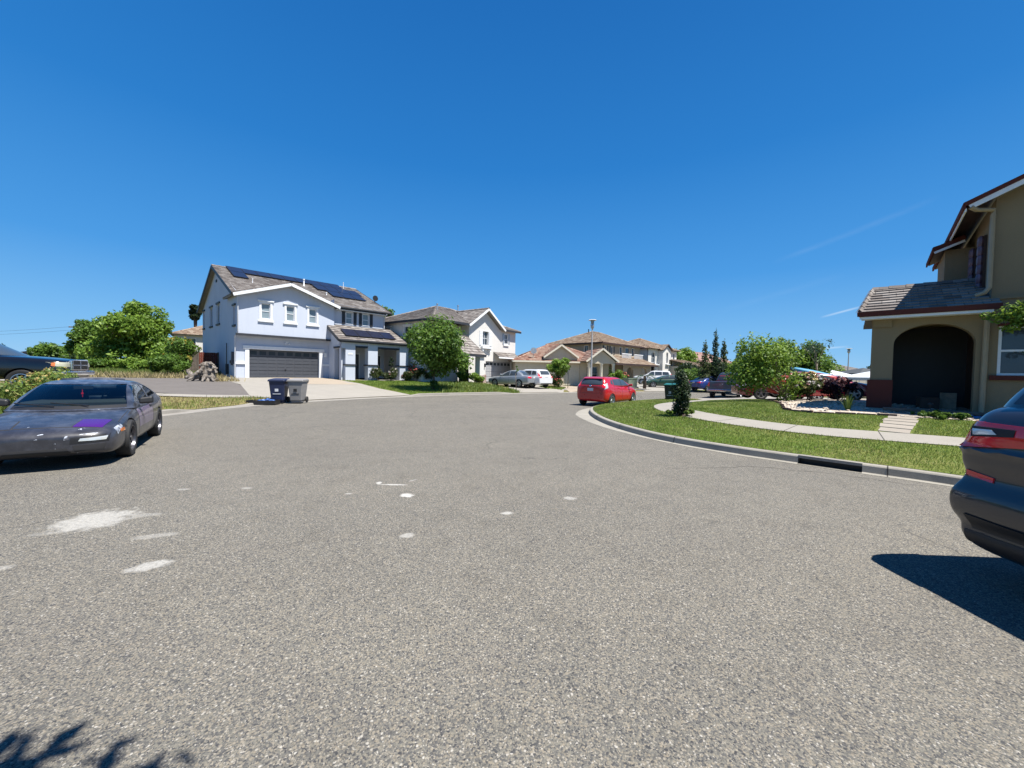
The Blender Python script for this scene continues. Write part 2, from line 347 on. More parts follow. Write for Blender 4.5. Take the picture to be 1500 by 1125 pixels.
# ---- ground materials
def asphalt():
    t = NT('chip_seal_asphalt'); p = t.pos()
    v1 = t.n('ShaderNodeTexVoronoi'); v1.inputs['Scale'].default_value = 108; t.l(p, v1.inputs[0])
    v2 = t.n('ShaderNodeTexVoronoi'); v2.inputs['Scale'].default_value = 165; t.l(p, v2.inputs[0])
    s1 = t.n('ShaderNodeSeparateColor'); t.l(v1.outputs['Color'], s1.inputs[0])
    s2 = t.n('ShaderNodeSeparateColor'); t.l(v2.outputs['Color'], s2.inputs[0])
    stones = [(0, (.042, .043, .046)), (.15, (.078, .077, .076)), (.35, (.127, .122, .108)), (.6, (.167, .157, .13)), (.8, (.212, .184, .14)), (.95, (.255, .232, .192)), (1, (.37, .35, .31))]
    c1 = t.ramp(s1.outputs[0], stones); c2 = t.ramp(s2.outputs[1], stones)
    c = t.mix(t.ramp(s1.outputs[2], [(.42, 0.), (.46, 1.)]), c1, c2)
    gap = t.ramp(v1.outputs['Distance'], [(.45, 0.), (.85, 1.)])
    c = t.mix(t.m('MULTIPLY', gap, .5), c, (.060, .059, .056))
    big = t.noise(p, .33, 5, .6); mid = t.noise(p, 2.3, 5, .65)
    c = t.mix(t.m('MULTIPLY', t.ramp(big, [(.35, 0.), (.7, 1.)]), .35), c, t.mix(1., c, (.72, .71, .72), 'MULTIPLY'))
    c = t.mix(t.m('MULTIPLY', t.ramp(mid, [(.5, 0.), (.72, 1.)]), .45), c, t.mix(1., c, (.7, .69, .68), 'MULTIPLY'))
    # drying-water style large tonal drift and faint tyre-worn arcs
    ring = t.n('ShaderNodeVectorMath', operation='LENGTH'); of = t.n('ShaderNodeVectorMath', operation='ADD'); t.l(p, of.inputs[0]); of.inputs[1].default_value = (1.5, -14, 0); t.l(of.outputs[0], ring.inputs[0])
    lane = t.m('SINE', t.m('ADD', t.m('MULTIPLY', ring.outputs['Value'], 2.1), t.m('MULTIPLY', big, 5.)))
    c = t.mix(t.m('MULTIPLY', t.ramp(lane, [(.35, 0.), (.95, 1.)]), .12), c, t.mix(1., c, (1.35, 1.33, 1.28), 'MULTIPLY'))
    # long cracks
    cr = t.n('ShaderNodeTexVoronoi', feature='DISTANCE_TO_EDGE'); cr.inputs['Scale'].default_value = .23
    wv = t.n('ShaderNodeVectorMath', operation='ADD'); t.l(p, wv.inputs[0])
    nn = t.n('ShaderNodeTexNoise'); nn.inputs['Scale'].default_value = 1.6; nn.inputs['Detail'].default_value = 6; t.l(p, nn.inputs[0])
    sv = t.n('ShaderNodeVectorMath', operation='SCALE'); sv.inputs['Scale'].default_value = .9; t.l(nn.outputs['Color'], sv.inputs[0]); t.l(sv.outputs[0], wv.inputs[1]); t.l(wv.outputs[0], cr.inputs[0])
    crm = t.m('MULTIPLY', t.ramp(cr.outputs['Distance'], [(.0, 1.), (.004, 0.)]), t.ramp(t.noise(p, .21, 3), [(.52, 0.), (.6, 1.)]))
    c = t.mix(t.m('MULTIPLY', crm, .75), c, (.03, .03, .03))
    # dark oily spots
    oil = t.ramp(t.noise(p, .8, 3, .5), [(.68, 0.), (.8, 1.)]); c = t.mix(t.m('MULTIPLY', oil, .5), c, (.05, .05, .052))
    # spilled white paint and plaster: ellipses with frayed edges
    fr = t.noise(p, 7, 8, .75); fr2 = t.noise(p, 38, 4, .7)
    sp = t.n('ShaderNodeSeparateXYZ'); t.l(p, sp.inputs[0]); tot = None
    for (cx, cy, rx, ry, ang, st, lo) in [(-4.22, 3.95, .34, .34, 0.3, .62, .05), (-3.85, 4.12, .16, .07, 0.3, .28, .12), (-4.3, 3.62, .18, .06, .5, .18, .15), (-2.83, 3.06, .165, .085, .75, .62, .03), (-3.95, 2.95, .14, .06, .4, .35, .05), (-3.3, 3.6, .2, .06, .4, .3, .1),
                                  (-1.31, 4.93, .10, .085, -.2, 1., .06), (-1.62, 5.38, .21, .028, 0.02, .9, .02), (-1.84, 5.46, .045, .07, .1, .85, .02), (-1.40, 5.62, .10, .025, 1.0, .4, .05), (-.98, 3.72, .085, .06, .3, .5, .05), (-.03, 4.37, .07, .05, .2, .65, .05), (.76, 4.93, .10, .07, -.1, .5, .06),
                                  (-2.05, 4.95, .05, .04, 0, .5, 0), (-4.2, 5.0, .08, .05, 0, .4, 0), (-3.45, 5.1, .08, .05, 0, .35, 0)]:
        ca, sa = math.cos(ang), math.sin(ang)
        X = t.m('SUBTRACT', sp.outputs[0], cx); Y = t.m('SUBTRACT', sp.outputs[1], cy)
        u = t.m('DIVIDE', t.m('ADD', t.m('MULTIPLY', X, ca), t.m('MULTIPLY', Y, sa)), rx)
        v = t.m('DIVIDE', t.m('SUBTRACT', t.m('MULTIPLY', Y, ca), t.m('MULTIPLY', X, sa)), ry)
        r2 = t.m('SQRT', t.m('ADD', t.m('MULTIPLY', u, u), t.m('MULTIPLY', v, v)))
        q = t.m('ADD', r2, t.m('MULTIPLY', t.m('SUBTRACT', fr, .5), 1.9+lo*4))
        k = t.m('MULTIPLY', t.m('SUBTRACT', 1., t.m('MULTIPLY', t.m('SUBTRACT', q, .62), 2.4, clamp=True), clamp=True), st)
        tot = k if tot is None else t.m('MAXIMUM', tot, k)
    tot = t.m('MULTIPLY', tot, t.ramp(fr2, [(.3, .45), (.55, 1.)]))
    c = t.mix(tot, c, (.43, .42, .39))
    t.set(col=c, rough=.9, spec=.25)
    h = t.m('SUBTRACT', 1., v1.outputs['Distance'])
    h = t.m('ADD', h, t.m('MULTIPLY', t.m('SUBTRACT', 1., v2.outputs['Distance']), .4))
    t.bump(h, .45, .004); return t.mat
MT['asphalt'] = asphalt()
def soil(name, base, greens, dry, greenness=.5):
    base, greens, dry = [tuple(v*K for v in c) for c in (base, greens, dry)]
    t = NT(name); p = t.pos(); a = t.noise(p, .35, 5, .6); b = t.noise(p, 5, 6, .7); c_ = t.noise(p, 40, 4, .7)
    g = t.ramp(t.m('ADD', t.m('MULTIPLY', a, .6), t.m('MULTIPLY', b, .4)), [(greenness-.12, dry), (greenness+.1, greens)])
    c = t.mix(t.ramp(b, [(.55, 0.), (.75, 1.)]), g, base); c = t.mix(.6, c, t.ramp(c_, [(.25, .3), (.75, 1.25)]), 'MULTIPLY')
    t.set(col=c, rough=1, spec=.1); t.bump(c_, .8, .03); return t.mat
MT['field'] = soil('weedy_field', (.26, .20, .13), (.10, .14, .03), (.34, .27, .14), .53)
MT['lawn'] = soil('lawn_ground', (.19, .18, .07), (.13, .21, .03), (.33, .31, .12), .46)
MT['lawn_dry'] = soil('dry_lawn_ground', (.30, .25, .13), (.16, .19, .04), (.36, .31, .14), .56)
MT['gravel'] = None
t = NT('pale_gravel'); p = t.pos(); vv = t.n('ShaderNodeTexVoronoi'); vv.inputs['Scale'].default_value = 22; t.l(p, vv.inputs[0]); sc = t.n('ShaderNodeSeparateColor'); t.l(vv.outputs['Color'], sc.inputs[0])
c = t.ramp(sc.outputs[0], [(0, (.29, .23, .17)), (.4, (.44, .37, .29)), (.75, (.52, .46, .38)), (1, (.58, .55, .5))])
c = t.mix(t.m('MULTIPLY', t.ramp(vv.outputs['Distance'], [(.45, 0.), (.8, 1.)]), .55), c, (.2, .15, .11)); t.set(col=c, rough=.9); t.bump(t.m('SUBTRACT', 1., vv.outputs['Distance']), .7, .02); MT['gravel'] = t.mat
MT['concrete'] = M_concrete('pale_concrete', (.44, .41, .36))
MT['concrete_tan'] = M_concrete('tan_concrete', (.50, .42, .33))
MT['kerb'] = M_concrete('kerb_concrete', (.40, .375, .335), stain=.5)
MT['kerb_dark'] = M_concrete('worn_kerb_concrete', (.46, .43, .37), stain=.55)
MT['old_asphalt'] = M_concrete('old_smooth_asphalt', (.21, .19, .175), stain=.35)
MT['paver'] = M_concrete('flagstone', (.46, .41, .35), stain=.4)
MT['kerb_seam'] = M_plain('dark_joint', (.06, .055, .05), .95)
# ------------------------------------------------------------------ terrain, road, kerbs
def catmull(P, n=6):
    P = [Vector((*p, 0)) for p in P]; out = []
    for i in range(len(P)-1):
        p0, p1, p2, p3 = P[max(i-1, 0)], P[i], P[i+1], P[min(i+2, len(P)-1)]
        for k in range(n):
            s = k/n
            out.append(.5*((2*p1)+(p2-p0)*s+(2*p0-5*p1+4*p2-p3)*s*s+(3*p1-p0-3*p2+p3)*s**3))
    out.append(P[-1]); return [(p.x, p.y) for p in out]
KL = catmull([(-9.0, -16), (-11.6, -6), (-12.5, 3), (-12.0, 9), (-11.3, 12.6), (-11.2, 14.8), (-10.5, 17.6), (-9.1, 20.1), (-7.2, 22.8), (-4.9, 25.4), (-1.6, 28), (2, 30.6), (5.5, 33), (9, 35), (13, 36.7), (18, 38.7), (24, 41), (40, 47), (78, 60)])
KR = catmull([(10.5, -16), (10.6, -5), (9.7, 1.2), (7.65, 4.6), (6.65, 5.9), (5.95, 6.6), (5.2, 7.35), (4.55, 8.05), (3.9, 9.0), (3.45, 10.0), (3.08, 11.6), (2.95, 13.3), (3.05, 15.2), (3.4, 16.9), (4.1, 18.4), (5.15, 19.85), (6.44, 21.3), (8.7, 23.4), (10.8, 24.9), (13.5, 26.8), (17, 29), (22, 31.5), (30, 35), (45, 40.5), (80, 52)])
ROADPOLY = KL + KR[::-1]
def inside(p, poly):
    c = False; x, y = p; j = len(poly)-1
    for i in range(len(poly)):
        xi, yi = poly[i]; xj, yj = poly[j]
        if (yi > y) != (yj > y) and x < (xj-xi)*(y-yi)/(yj-yi)+xi: c = not c
        j = i
    return c
NL = np.array(KL); NR = np.array(KR)
DIPS = [(-8.3, 21.4, 3.1), (-11.2, 15.0, 1.0), (2.2, 30.8, 2.7), (5.7, 33.2, 1.2), (12.0, 36.3, 3.0), (22.0, 40.2, 2.2), (14.8, 27.7, 3.0)]
def dpoly(A, x, y):
    a = A[:-1]; b = A[1:]; d = b-a; p = np.array([x, y]); t_ = np.clip(((p-a)*d).sum(1)/(d*d).sum(1), 0, 1)
    q = a+d*t_[:, None]; return float(np.sqrt(((p-q)**2).sum(1)).min())
def lot_z(x, y):
    dl, dr = dpoly(NL, x, y), dpoly(NR, x, y)
    if dl < dr:   # lots on the far / left side
        s = min(1, max(0, (x+15)/20)); slope = .066*(1-s)+.032*s; cap = .83*(1-s)+.32*s; d = dl
    else:
        slope, cap, d = .078, .70, dr
        if y > 16: k = min(1, (y-16)/12); slope = .078*(1-k)+.03*k; cap = .7*(1-k)+.35*k
    z = slope*max(0, d-.15)
    k = .12
    z = cap-.14 - (math.log(1+math.exp((cap-.14-z)/k))*k)   # smooth cap
    z = .14+max(z, 0); dm = min(dl, dr)
    if dm < 2.0:
        for (qx, qy, r0) in DIPS:
            dd = math.hypot(x-qx, y-qy)
            if dd < r0+.9+dm: k = min(1, max(0, (dd-dm*.5-r0)/.9)); z -= .112*(1-k)*(1-dm/2.0)
    return z
def offset_line(L, off):
    out = []
    for i, p in enumerate(L):
        a = L[max(i-1, 0)]; b = L[min(i+1, len(L)-1)]; dx, dy = b[0]-a[0], b[1]-a[1]; l = math.hypot(dx, dy)
        out.append((p[0]-dy/l*off, p[1]+dx/l*off))
    return out
def sheet(name, poly, mat, zf, step=.5, holes=(), noise_amt=0):
    """flat region filled with triangles, z from zf(x, y)"""
    vs = [Vector(p) for p in poly]; n = len(vs); ed = [(i, (i+1) % n) for i in range(n)]
    for h in holes:
        b = len(vs); vs += [Vector(p) for p in h]; ed += [(b+i, b+(i+1) % len(h)) for i in range(len(h))]
    xs = [p[0] for p in poly]; ys = [p[1] for p in poly]; rg = random.Random(3)
    x = min(xs)+step/2
    while x < max(xs):
        y = min(ys)+step/2
        while y < max(ys):
            q = (x+rg.uniform(-.1, .1)*step, y+rg.uniform(-.1, .1)*step)
            if inside(q, poly) and not any(inside(q, h) for h in holes): vs.append(Vector(q))
            y += step
        x += step
    r = geometry.delaunay_2d_cdt(vs, ed, [], 0, 1e-5)
    V, F = r[0], r[2]; mb = MB(); keep = []
    for f in F:
        c = (sum(V[i][0] for i in f)/len(f), sum(V[i][1] for i in f)/len(f))
        if inside(c, poly) and not any(inside(c, h) for h in holes): keep.append(list(f))
    mb.v = [(p[0], p[1], zf(p[0], p[1])) for p in V]; mb.f = keep; mb.m = [0]*len(keep); mb.uv = [[(0, 0)]*len(f) for f in keep]
    o = mb.build(name, mat, fix=False)
    me = o.data; bm = bmesh.new(); bm.from_mesh(me)
    for f in bm.faces:
        if f.normal.z < 0: f.normal_flip()
    bm.to_mesh(me); bm.free(); me.polygons.foreach_set('use_smooth', [True]*len(me.polygons))
    return o
# base ground sheet out to the horizon
mb = MB(); mb.add([(3000*math.cos(i*math.pi/32), 3000*math.sin(i*math.pi/32), -.35) for i in range(64)], [tuple(range(64))])
tag(mb.build('ground', MT['field'], fix=False), kind='structure')
# road
o = sheet('road', ROADPOLY, MT['asphalt'], lambda x, y: 0.0, 2.5); tag(o, kind='structure')
# lots (terrain round the road): left and right sheets that start at the kerb's back
BL = offset_line(KL, .14); BR = offset_line(KR, -.14)
outerL = BL + [(110, 62), (110, 190), (-150, 190), (-150, -30), (-9, -30)]
outerR = BR[::-1] + [(10.5, -30), (150, -30), (150, 50), (82, 50)]
def hz(x, y): return lot_z(x, y) + .03*noise.noise(Vector((x*.5, y*.5, 0)))*min(1, max(0, min(dpoly(NL, x, y), dpoly(NR, x, y))-2.5)/3)
def dense_sheet(name, poly, mat, zf):
    # fine close to the camera, coarse far away
    vs = [Vector(p) for p in poly]; n = len(vs); ed = [(i, (i+1) % n) for i in range(n)]; rg = random.Random(5)
    def grid(x0, x1, y0, y1, st, skip=None):
        x = x0
        while x < x1:
            y = y0
            while y < y1:
                q = (x+rg.uniform(-.2, .2)*st, y+rg.uniform(-.2, .2)*st)
                if inside(q, poly) and not (skip and skip[0] < q[0] < skip[1] and skip[2] < q[1] < skip[3]): vs.append(Vector(q))
                y += st
            x += st
    grid(-30, 26, 2, 44, .55); grid(-149, 149, -29, 189, 4.5, (-30, 26, 2, 44))
    r = geometry.delaunay_2d_cdt(vs, ed, [], 0, 1e-5); V, F = r[0], r[2]; mb = MB()
    keep = [list(f) for f in F if inside((sum(V[i][0] for i in f)/3, sum(V[i][1] for i in f)/3), poly)]
    mb.v = [(p[0], p[1], zf(p[0], p[1])) for p in V]; mb.f = keep; mb.m = [0]*len(keep); mb.uv = [[(0, 0)]*3 for f in keep]
    o = mb.build(name, mat, fix=False); bm = bmesh.new(); bm.from_mesh(o.data)
    for f in bm.faces:
        if f.normal.z < 0: f.normal_flip()
    bm.to_mesh(o.data); bm.free(); o.data.polygons.foreach_set('use_smooth', [True]*len(o.data.polygons)); return o
tag(dense_sheet('field', outerL, MT['field'], hz), kind='structure')
tag(dense_sheet('terrain', outerR, MT['field'], hz), kind='structure')
# kerbs: swept profile; top lowered where a driveway crosses
def kerb(name, L, side, mat, dips=(), gutter=.35, h=.145, gmat=None):
    mb = MB(); N = len(L); rows = []
    for i, p in enumerate(L):
        a = L[max(i-1, 0)]; b = L[min(i+1, N-1)]; dx, dy = b[0]-a[0], b[1]-a[1]; l = math.hypot(dx, dy); nx, ny = -dy/l*side, dx/l*side
        hh = h
        for (qx, qy, r0) in dips:
            dd = math.hypot(p[0]-qx, p[1]-qy); k = min(1, max(0, (dd-r0)/.9)); hh = min(hh, .03+(h-.03)*k)
        gw = gutter(p) if callable(gutter) else gutter
        prof = [(-gw, .004), (-.03, .006), (0.0, .012), (.018, hh-.025), (.035, hh-.006), (.06, hh), (.16, hh+.002), (.165, hh-.2)]
        rows.append([(p[0]+nx*u, p[1]+ny*u, z) for u, z in prof])
    k = len(rows[0])
    for r in rows: mb.v += r
    for i in range(N-1):
        for j in range(k-1):
            mb.f.append([i*k+j, i*k+j+1, (i+1)*k+j+1, (i+1)*k+j]); mb.m.append(0 if j > 1 else 1); mb.uv.append([(0, 0)]*4)
    o = mb.build(name, [mat, gmat or mat], smooth=False); return tag(o, kind='structure')
def densify(L, st=.5):
    out = []
    for a, b in zip(L[:-1], L[1:]):
        n = max(1, int(math.hypot(b[0]-a[0], b[1]-a[1])/st)); out += [(a[0]+(b[0]-a[0])*k/n, a[1]+(b[1]-a[1])*k/n) for k in range(n)]
    return out+[L[-1]]
DL, DR = densify(KL), densify(KR)
kerb('kerb_far', DL, 1, MT['kerb'], DIPS[:-1], gutter=.42)
# the right kerb is split round the storm drain mouth
i1 = min(range(len(DR)), key=lambda i: (DR[i][0]-5.30)**2+(DR[i][1]-7.25)**2)
i0 = min(range(len(DR)), key=lambda i: (DR[i][0]-6.0)**2+(DR[i][1]-6.55)**2)
GW = lambda p: .12+.45*max(0, 1-math.hypot(p[0]-3.0, p[1]-15.0)/5.5)
kerb('kerb_near_front', DR[:i0+1], -1, MT['kerb_dark'], gutter=.12)
kerb('kerb_near_back', DR[i1:], -1, MT['kerb_dark'], [(14.8, 27.7, 3.0)], gutter=GW)
drn = empty('storm_drain', (*DR[i0], 0), 0, 'dark storm drain mouth cut into the near right kerb face', 'storm drain')
seg = DR[i0:i1+1]; sb = offset_line(seg, -.16); sf = offset_line(seg, -.02); sbb = offset_line(seg, -.45)
mb = MB(); ox, oy = DR[i0]
def rel(p, z): return (p[0]-ox, p[1]-oy, z)
for i in range(len(seg)-1):
    mb.hexa([rel(sf[i], .10), rel(sf[i+1], .10), rel(sbb[i+1], .10), rel(sbb[i], .10)], [rel(sf[i], .150), rel(sf[i+1], .150), rel(sbb[i+1], .156), rel(sbb[i], .156)])
mb.build('cover_slab', MT['kerb'], drn)
mb = MB()
for i in range(len(seg)-1):
    mb.hexa([rel(sb[i], -.2), rel(sb[i+1], -.2), rel(sbb[i+1], -.2), rel(sbb[i], -.2)], [rel(sb[i], .097), rel(sb[i+1], .097), rel(sbb[i+1], .097), rel(sbb[i], .097)])
mb.build('opening', MT['black'], drn)
mb = MB(); g0 = offset_line(seg, .12)
for i in range(len(seg)-1): mb.add([rel(g0[i], .005), rel(g0[i+1], .005), rel(sb[i+1], -.02), rel(sb[i], -.02)], [(0, 1, 2, 3)])
mb.build('gutter_apron', MT['kerb_dark'], drn)
# draped sheets: sidewalk, driveways, lawns
def drape(name, poly, mat, off, step=.6, kind='structure'):
    o = sheet(name, poly, mat, lambda x, y: hz(x, y)+off, step); return tag(o, kind=kind)
def strip(L, a, b): return offset_line(L, a) + offset_line(L, b)[::-1]
def sub(L, p, q):
    i = min(range(len(L)), key=lambda k: (L[k][0]-p[0])**2+(L[k][1]-p[1])**2); j = min(range(len(L)), key=lambda k: (L[k][0]-q[0])**2+(L[k][1]-q[1])**2)
    return L[i:j+1]
# right lot: parkway grass between kerb and sidewalk, sidewalk, inner lawn
SWC = catmull([(13.4, -3), (11.8, 3.6), (10.4, 6.1), (9.05, 7.65), (8.0, 8.45), (7.1, 9.2), (6.4, 10.15), (5.98, 11.3), (5.8, 12.8), (5.85, 14.4), (6.4, 16.0), (7.9, 18.0), (10.5, 20.6), (13.5, 22.9), (17.4, 25.6)], 8)
drape('sidewalk', strip(SWC, -.5, .5), MT['concrete'], .028, .5)
par = offset_line(sub(KR, (9.7, 1.2), (10.8, 24.9)), -.15) + offset_line(sub(SWC, (11.8, 3.6), (10.5, 20.6)), .49)[::-1]
drape('parkway_lawn', par, MT['lawn'], .012, .4)
LAWN_R = offset_line(sub(SWC, (11.8, 3.6), (10.5, 20.6)), -.49) + [(11.9, 19.6), (11.2, 17.0), (10.4, 15.4), (9.2, 13.3), (8.75, 12.3), (9.0, 11.7), (9.9, 11.3), (10.6, 10.75), (12.1, 9.2), (14.6, 6.4)]
drape('front_lawn', LAWN_R, MT['lawn'], .012, .4)
GRAVEL = [(10.9, 16.4), (10.4, 15.4), (9.2, 13.3), (8.75, 12.3), (9.0, 11.7), (9.9, 11.3), (10.6, 10.75), (12.1, 9.2), (14.4, 6.8), (19.5, 12.5), (20.5, 20.0), (15.5, 21.0)]
drape('gravel_bed', GRAVEL, MT['gravel'], .022, .5)
# flagstone path from the sidewalk to the porch
pa, pb = Vector((8.55, 8.75)), Vector((11.55, 11.45)); pd = (pb-pa); pn = Vector((-pd.y, pd.x)).normalized(); mb = MB(); rg = random.Random(2)
for k in range(7):
    s0, s1 = k/7+.008, (k+1)/7-.012; q = []
    for s, w in ((s0, -.30), (s1, -.30), (s1, .30), (s0, .30)):
        c_ = pa+pd*s+pn*(w+rg.uniform(-.05, .05)); q.append((c_.x, c_.y, hz(c_.x, c_.y)+.012))
    mb.prism(q, (0, 0, .014))
tag(mb.build('flagstone_path', MT['paver']), kind='structure')
# driveway and porch walk of the blue house, its lawn, and side paths
A1 = R(46); H1O = Vector((-20.05, 28.5)); d1 = Vector((math.cos(A1), math.sin(A1))); n1 = Vector((-d1.y, d1.x))
def h1p(u, v): q = H1O+d1*u+n1*v; return (q.x, q.y)
kb = offset_line(sub(KL, (-10.5, 17.6), (-6.2, 24.0)), .15)
DRV = [h1p(-1.2, .6), h1p(-1.3, -3), (-15.7, 22.7), (-12.0, 18.0)] + kb[1:] + [(-8.9, 26.3), (-11.2, 29.0), h1p(6.3, -3.0), h1p(6.3, .3)]
drape('driveway', DRV, MT['concrete'], .024, .6)
drape('driveway_inner', [h1p(2.2, -.1), h1p(2.0, -6.6), h1p(5.9, -6.9), h1p(6.2, -2.8), h1p(6.15, -.1)], MT['concrete_tan'], .032, .8)
kw = sub(KL, (-6.2, 24.0), (1.0, 29.9))
LAWN1 = offset_line(kw, .15) + [(-1.3, 31.6), (-3.6, 36.0), (-5.5, 38.8), (-9.0, 36.4), (-9.8, 35.0), h1p(10, -3.1), h1p(6.4, -3.1), (-11.1, 29.1), (-8.85, 26.35)]
drape('blue_house_lawn', LAWN1, MT['lawn'], .014, .6)
drape('side_path', [(-34, 23.0), (-22.4, 24.2), (-20.6, 25.8), (-17.2, 24.1), (-15.6, 22.5), (-12.9, 19.9), (-12.1, 18.8), (-12.5, 18.1), (-13.9, 17.1), (-16.2, 16.5), (-20, 17.7), (-34, 19.6)], MT['old_asphalt'], .020, .6)
SW2 = catmull([(-26, 18.0), (-20, 17.2), (-16.2, 16.0), (-13.9, 16.6), (-12.2, 17.9), (-11.6, 18.6)], 6)
drape('left_sidewalk', strip(SW2, -.45, .45), MT['concrete'], .034, .5)
GS = offset_line(sub(KL, (-12.4, 5), (-10.3, 18.0)), .15)
drape('left_verge', GS + [(-11.9, 18.0), (-13.6, 15.9), (-16.0, 15.3), (-19.5, 16.2), (-19, 9), (-17, 5)], MT['lawn_dry'], .012, .5)
# driveways of the white and cream houses and of the houses up the street
A2 = R(54); H2O = Vector((-2.97, 40.0)); d2 = Vector((math.cos(A2), math.sin(A2))); n2 = Vector((-d2.y, d2.x))
def h2p(u, v): q = H2O+d2*u+n2*v; return (q.x, q.y)
drape('white_house_driveway', [h2p(-.3, -.1), h2p(-.3, -3)] + [(-.2, 33.0), (.4, 29.6+.2)] + offset_line(sub(KL, (.6, 29.6), (4.6, 32.4)), .15)[1:] + [(4.6, 34.6), h2p(6.5, -2.5), h2p(6.2, -.1)], MT['concrete'], .022, .8)
drape('cream_house_driveway', [(4.9, 41), (4.8, 34.4)] + offset_line(sub(KL, (4.9, 32.7), (8.6, 34.8)), .15) + [(8.0, 36.5), (7.4, 41)], MT['concrete_tan'], .03, .8)
drape('far_sidewalk', strip(sub(KL, (5.5, 33), (60, 54)), 1.3, 2.6), MT['concrete'], .026, .9)
drape('far_driveway', [(14.5, 58), (12.6, 37.0)] + offset_line(sub(KL, (12.6, 36.6), (17.6, 38.5)), .15) + [(20.5, 46), (26.0, 62), (22, 63)], MT['concrete'], .034, 1.0)
drape('near_driveway', offset_line(sub(KR, (12.2, 25.9), (18.8, 29.9)), -.15) + [(20.5, 25), (19.5, 19.5), (15.2, 20.0), (11.4, 19.0), (9.8, 20.4)], MT['concrete'], .036, .8)
drape('far_lawn', offset_line(sub(KL, (17.8, 38.6), (40, 47)), .15) + [(38, 60), (30, 60), (21, 46)], MT['lawn'], .012, 1.2)

# scored joints: thin dark strips a few millimetres proud of the slabs and across the kerb top and face
def cross_strip(mb, L, step, a, b, w, zf):
    acc = 0
    for i in range(1, len(L)-1):
        acc += math.hypot(L[i][0]-L[i-1][0], L[i][1]-L[i-1][1])
        if acc < step: continue
        acc = 0; dx, dy = L[i+1][0]-L[i-1][0], L[i+1][1]-L[i-1][1]; l = math.hypot(dx, dy); dx, dy = dx/l, dy/l; nx, ny = -dy, dx; q = []
        for u in (-1, 1):
            for k in range(4): o_ = a+(b-a)*k/3; q.append((L[i][0]+nx*o_+dx*u*w/2, L[i][1]+ny*o_+dy*u*w/2))
        vs = [(x, y, zf(x, y)) for x, y in q]; mb.add(vs, [(k, k+1, k+5, k+4) for k in range(3)])
mb = MB(); cross_strip(mb, densify(SWC, .3), 1.5, -.5, .5, .014, lambda x, y: hz(x, y)+.032); cross_strip(mb, densify(SW2, .3), 1.5, -.45, .45, .014, lambda x, y: hz(x, y)+.038)
tag(mb.build('sidewalk_joints', MT['kerb_seam'], fix=False), kind='structure')
mb = MB()
def kerb_joint(L, side, k0, step):
    acc = 0
    for i in range(k0, len(L)-1):
        acc += math.hypot(L[i][0]-L[i-1][0], L[i][1]-L[i-1][1])
        if acc < step: continue
        acc = 0; dx, dy = L[i+1][0]-L[i-1][0], L[i+1][1]-L[i-1][1]; l = math.hypot(dx, dy); dx, dy = dx/l, dy/l; nx, ny = -dy*side, dx*side
        prof = [(-.10, .0055), (-.034, .0075), (-.004, .013), (.014, .12), (.031, .1415), (.059, .1475), (.16, .1485)]
        vs = [(L[i][0]+nx*u+dx*s*.008, L[i][1]+ny*u+dy*s*.008, z) for s in (-1, 1) for u, z in prof]; n = len(prof); mb.add(vs, [(k, k+1, n+k+1, n+k) for k in range(n-1)])
kerb_joint(DR[:i0], -1, 20, 1.9); kerb_joint(DR[i1:i1+60], -1, 2, 2.2); kerb_joint(DL[:60], 1, 10, 2.6)
tag(mb.build('kerb_joints', MT['kerb_seam'], fix=False), kind='structure')

# long hairline cracks and old tar seams across the road
def crack(pts, w, seed, amp=.06):
    rg = random.Random(seed); mb = MB(); L = []
    for a, b in zip(pts[:-1], pts[1:]):
        n = max(2, int(math.hypot(b[0]-a[0], b[1]-a[1])/.18)); L += [(a[0]+(b[0]-a[0])*k/n+rg.uniform(-amp, amp), a[1]+(b[1]-a[1])*k/n+rg.uniform(-amp, amp)) for k in range(n)]
    L.append(pts[-1]); vs = []
    for i, p in enumerate(L):
        a = L[max(i-1, 0)]; b = L[min(i+1, len(L)-1)]; dx, dy = b[0]-a[0], b[1]-a[1]; l = math.hypot(dx, dy)+1e-6; ww = w*rg.uniform(.3, 1.2)*(0.15 if i in (0, len(L)-1) else 1)
        vs += [(p[0]-dy/l*ww/2, p[1]+dx/l*ww/2, .003), (p[0]+dy/l*ww/2, p[1]-dx/l*ww/2, .003)]
    mb.add(vs, [(2*i, 2*i+1, 2*i+3, 2*i+2) for i in range(len(L)-1)]); return mb
allc = MB()
for k, (pts, w) in enumerate([([(-6.2, 13.9), (-3.5, 13.4), (-.5, 13.7), (2.2, 13.3), (2.75, 13.1)], .035), ([(-10.4, 14.6), (-8.6, 14.2), (-6.2, 13.9)], .03), ([(-3.5, 13.4), (-3.9, 16.5), (-3.0, 20.5), (-2.2, 25.5)], .02), ([(2.6, 6.6), (4.4, 6.9), (5.2, 6.5), (6.2, 5.8)], .012), ([(-9.2, 19.2), (-5.0, 20.2), (.5, 21.4), (3.4, 20.2)], .03), ([(6.6, 21.8), (9, 27), (10.5, 34)], .03)]):
    c_ = crack(pts, w, k); allc.add(c_.v, c_.f)
tag(allc.build('road_cracks', MT['kerb_seam'], fix=False), kind='structure')
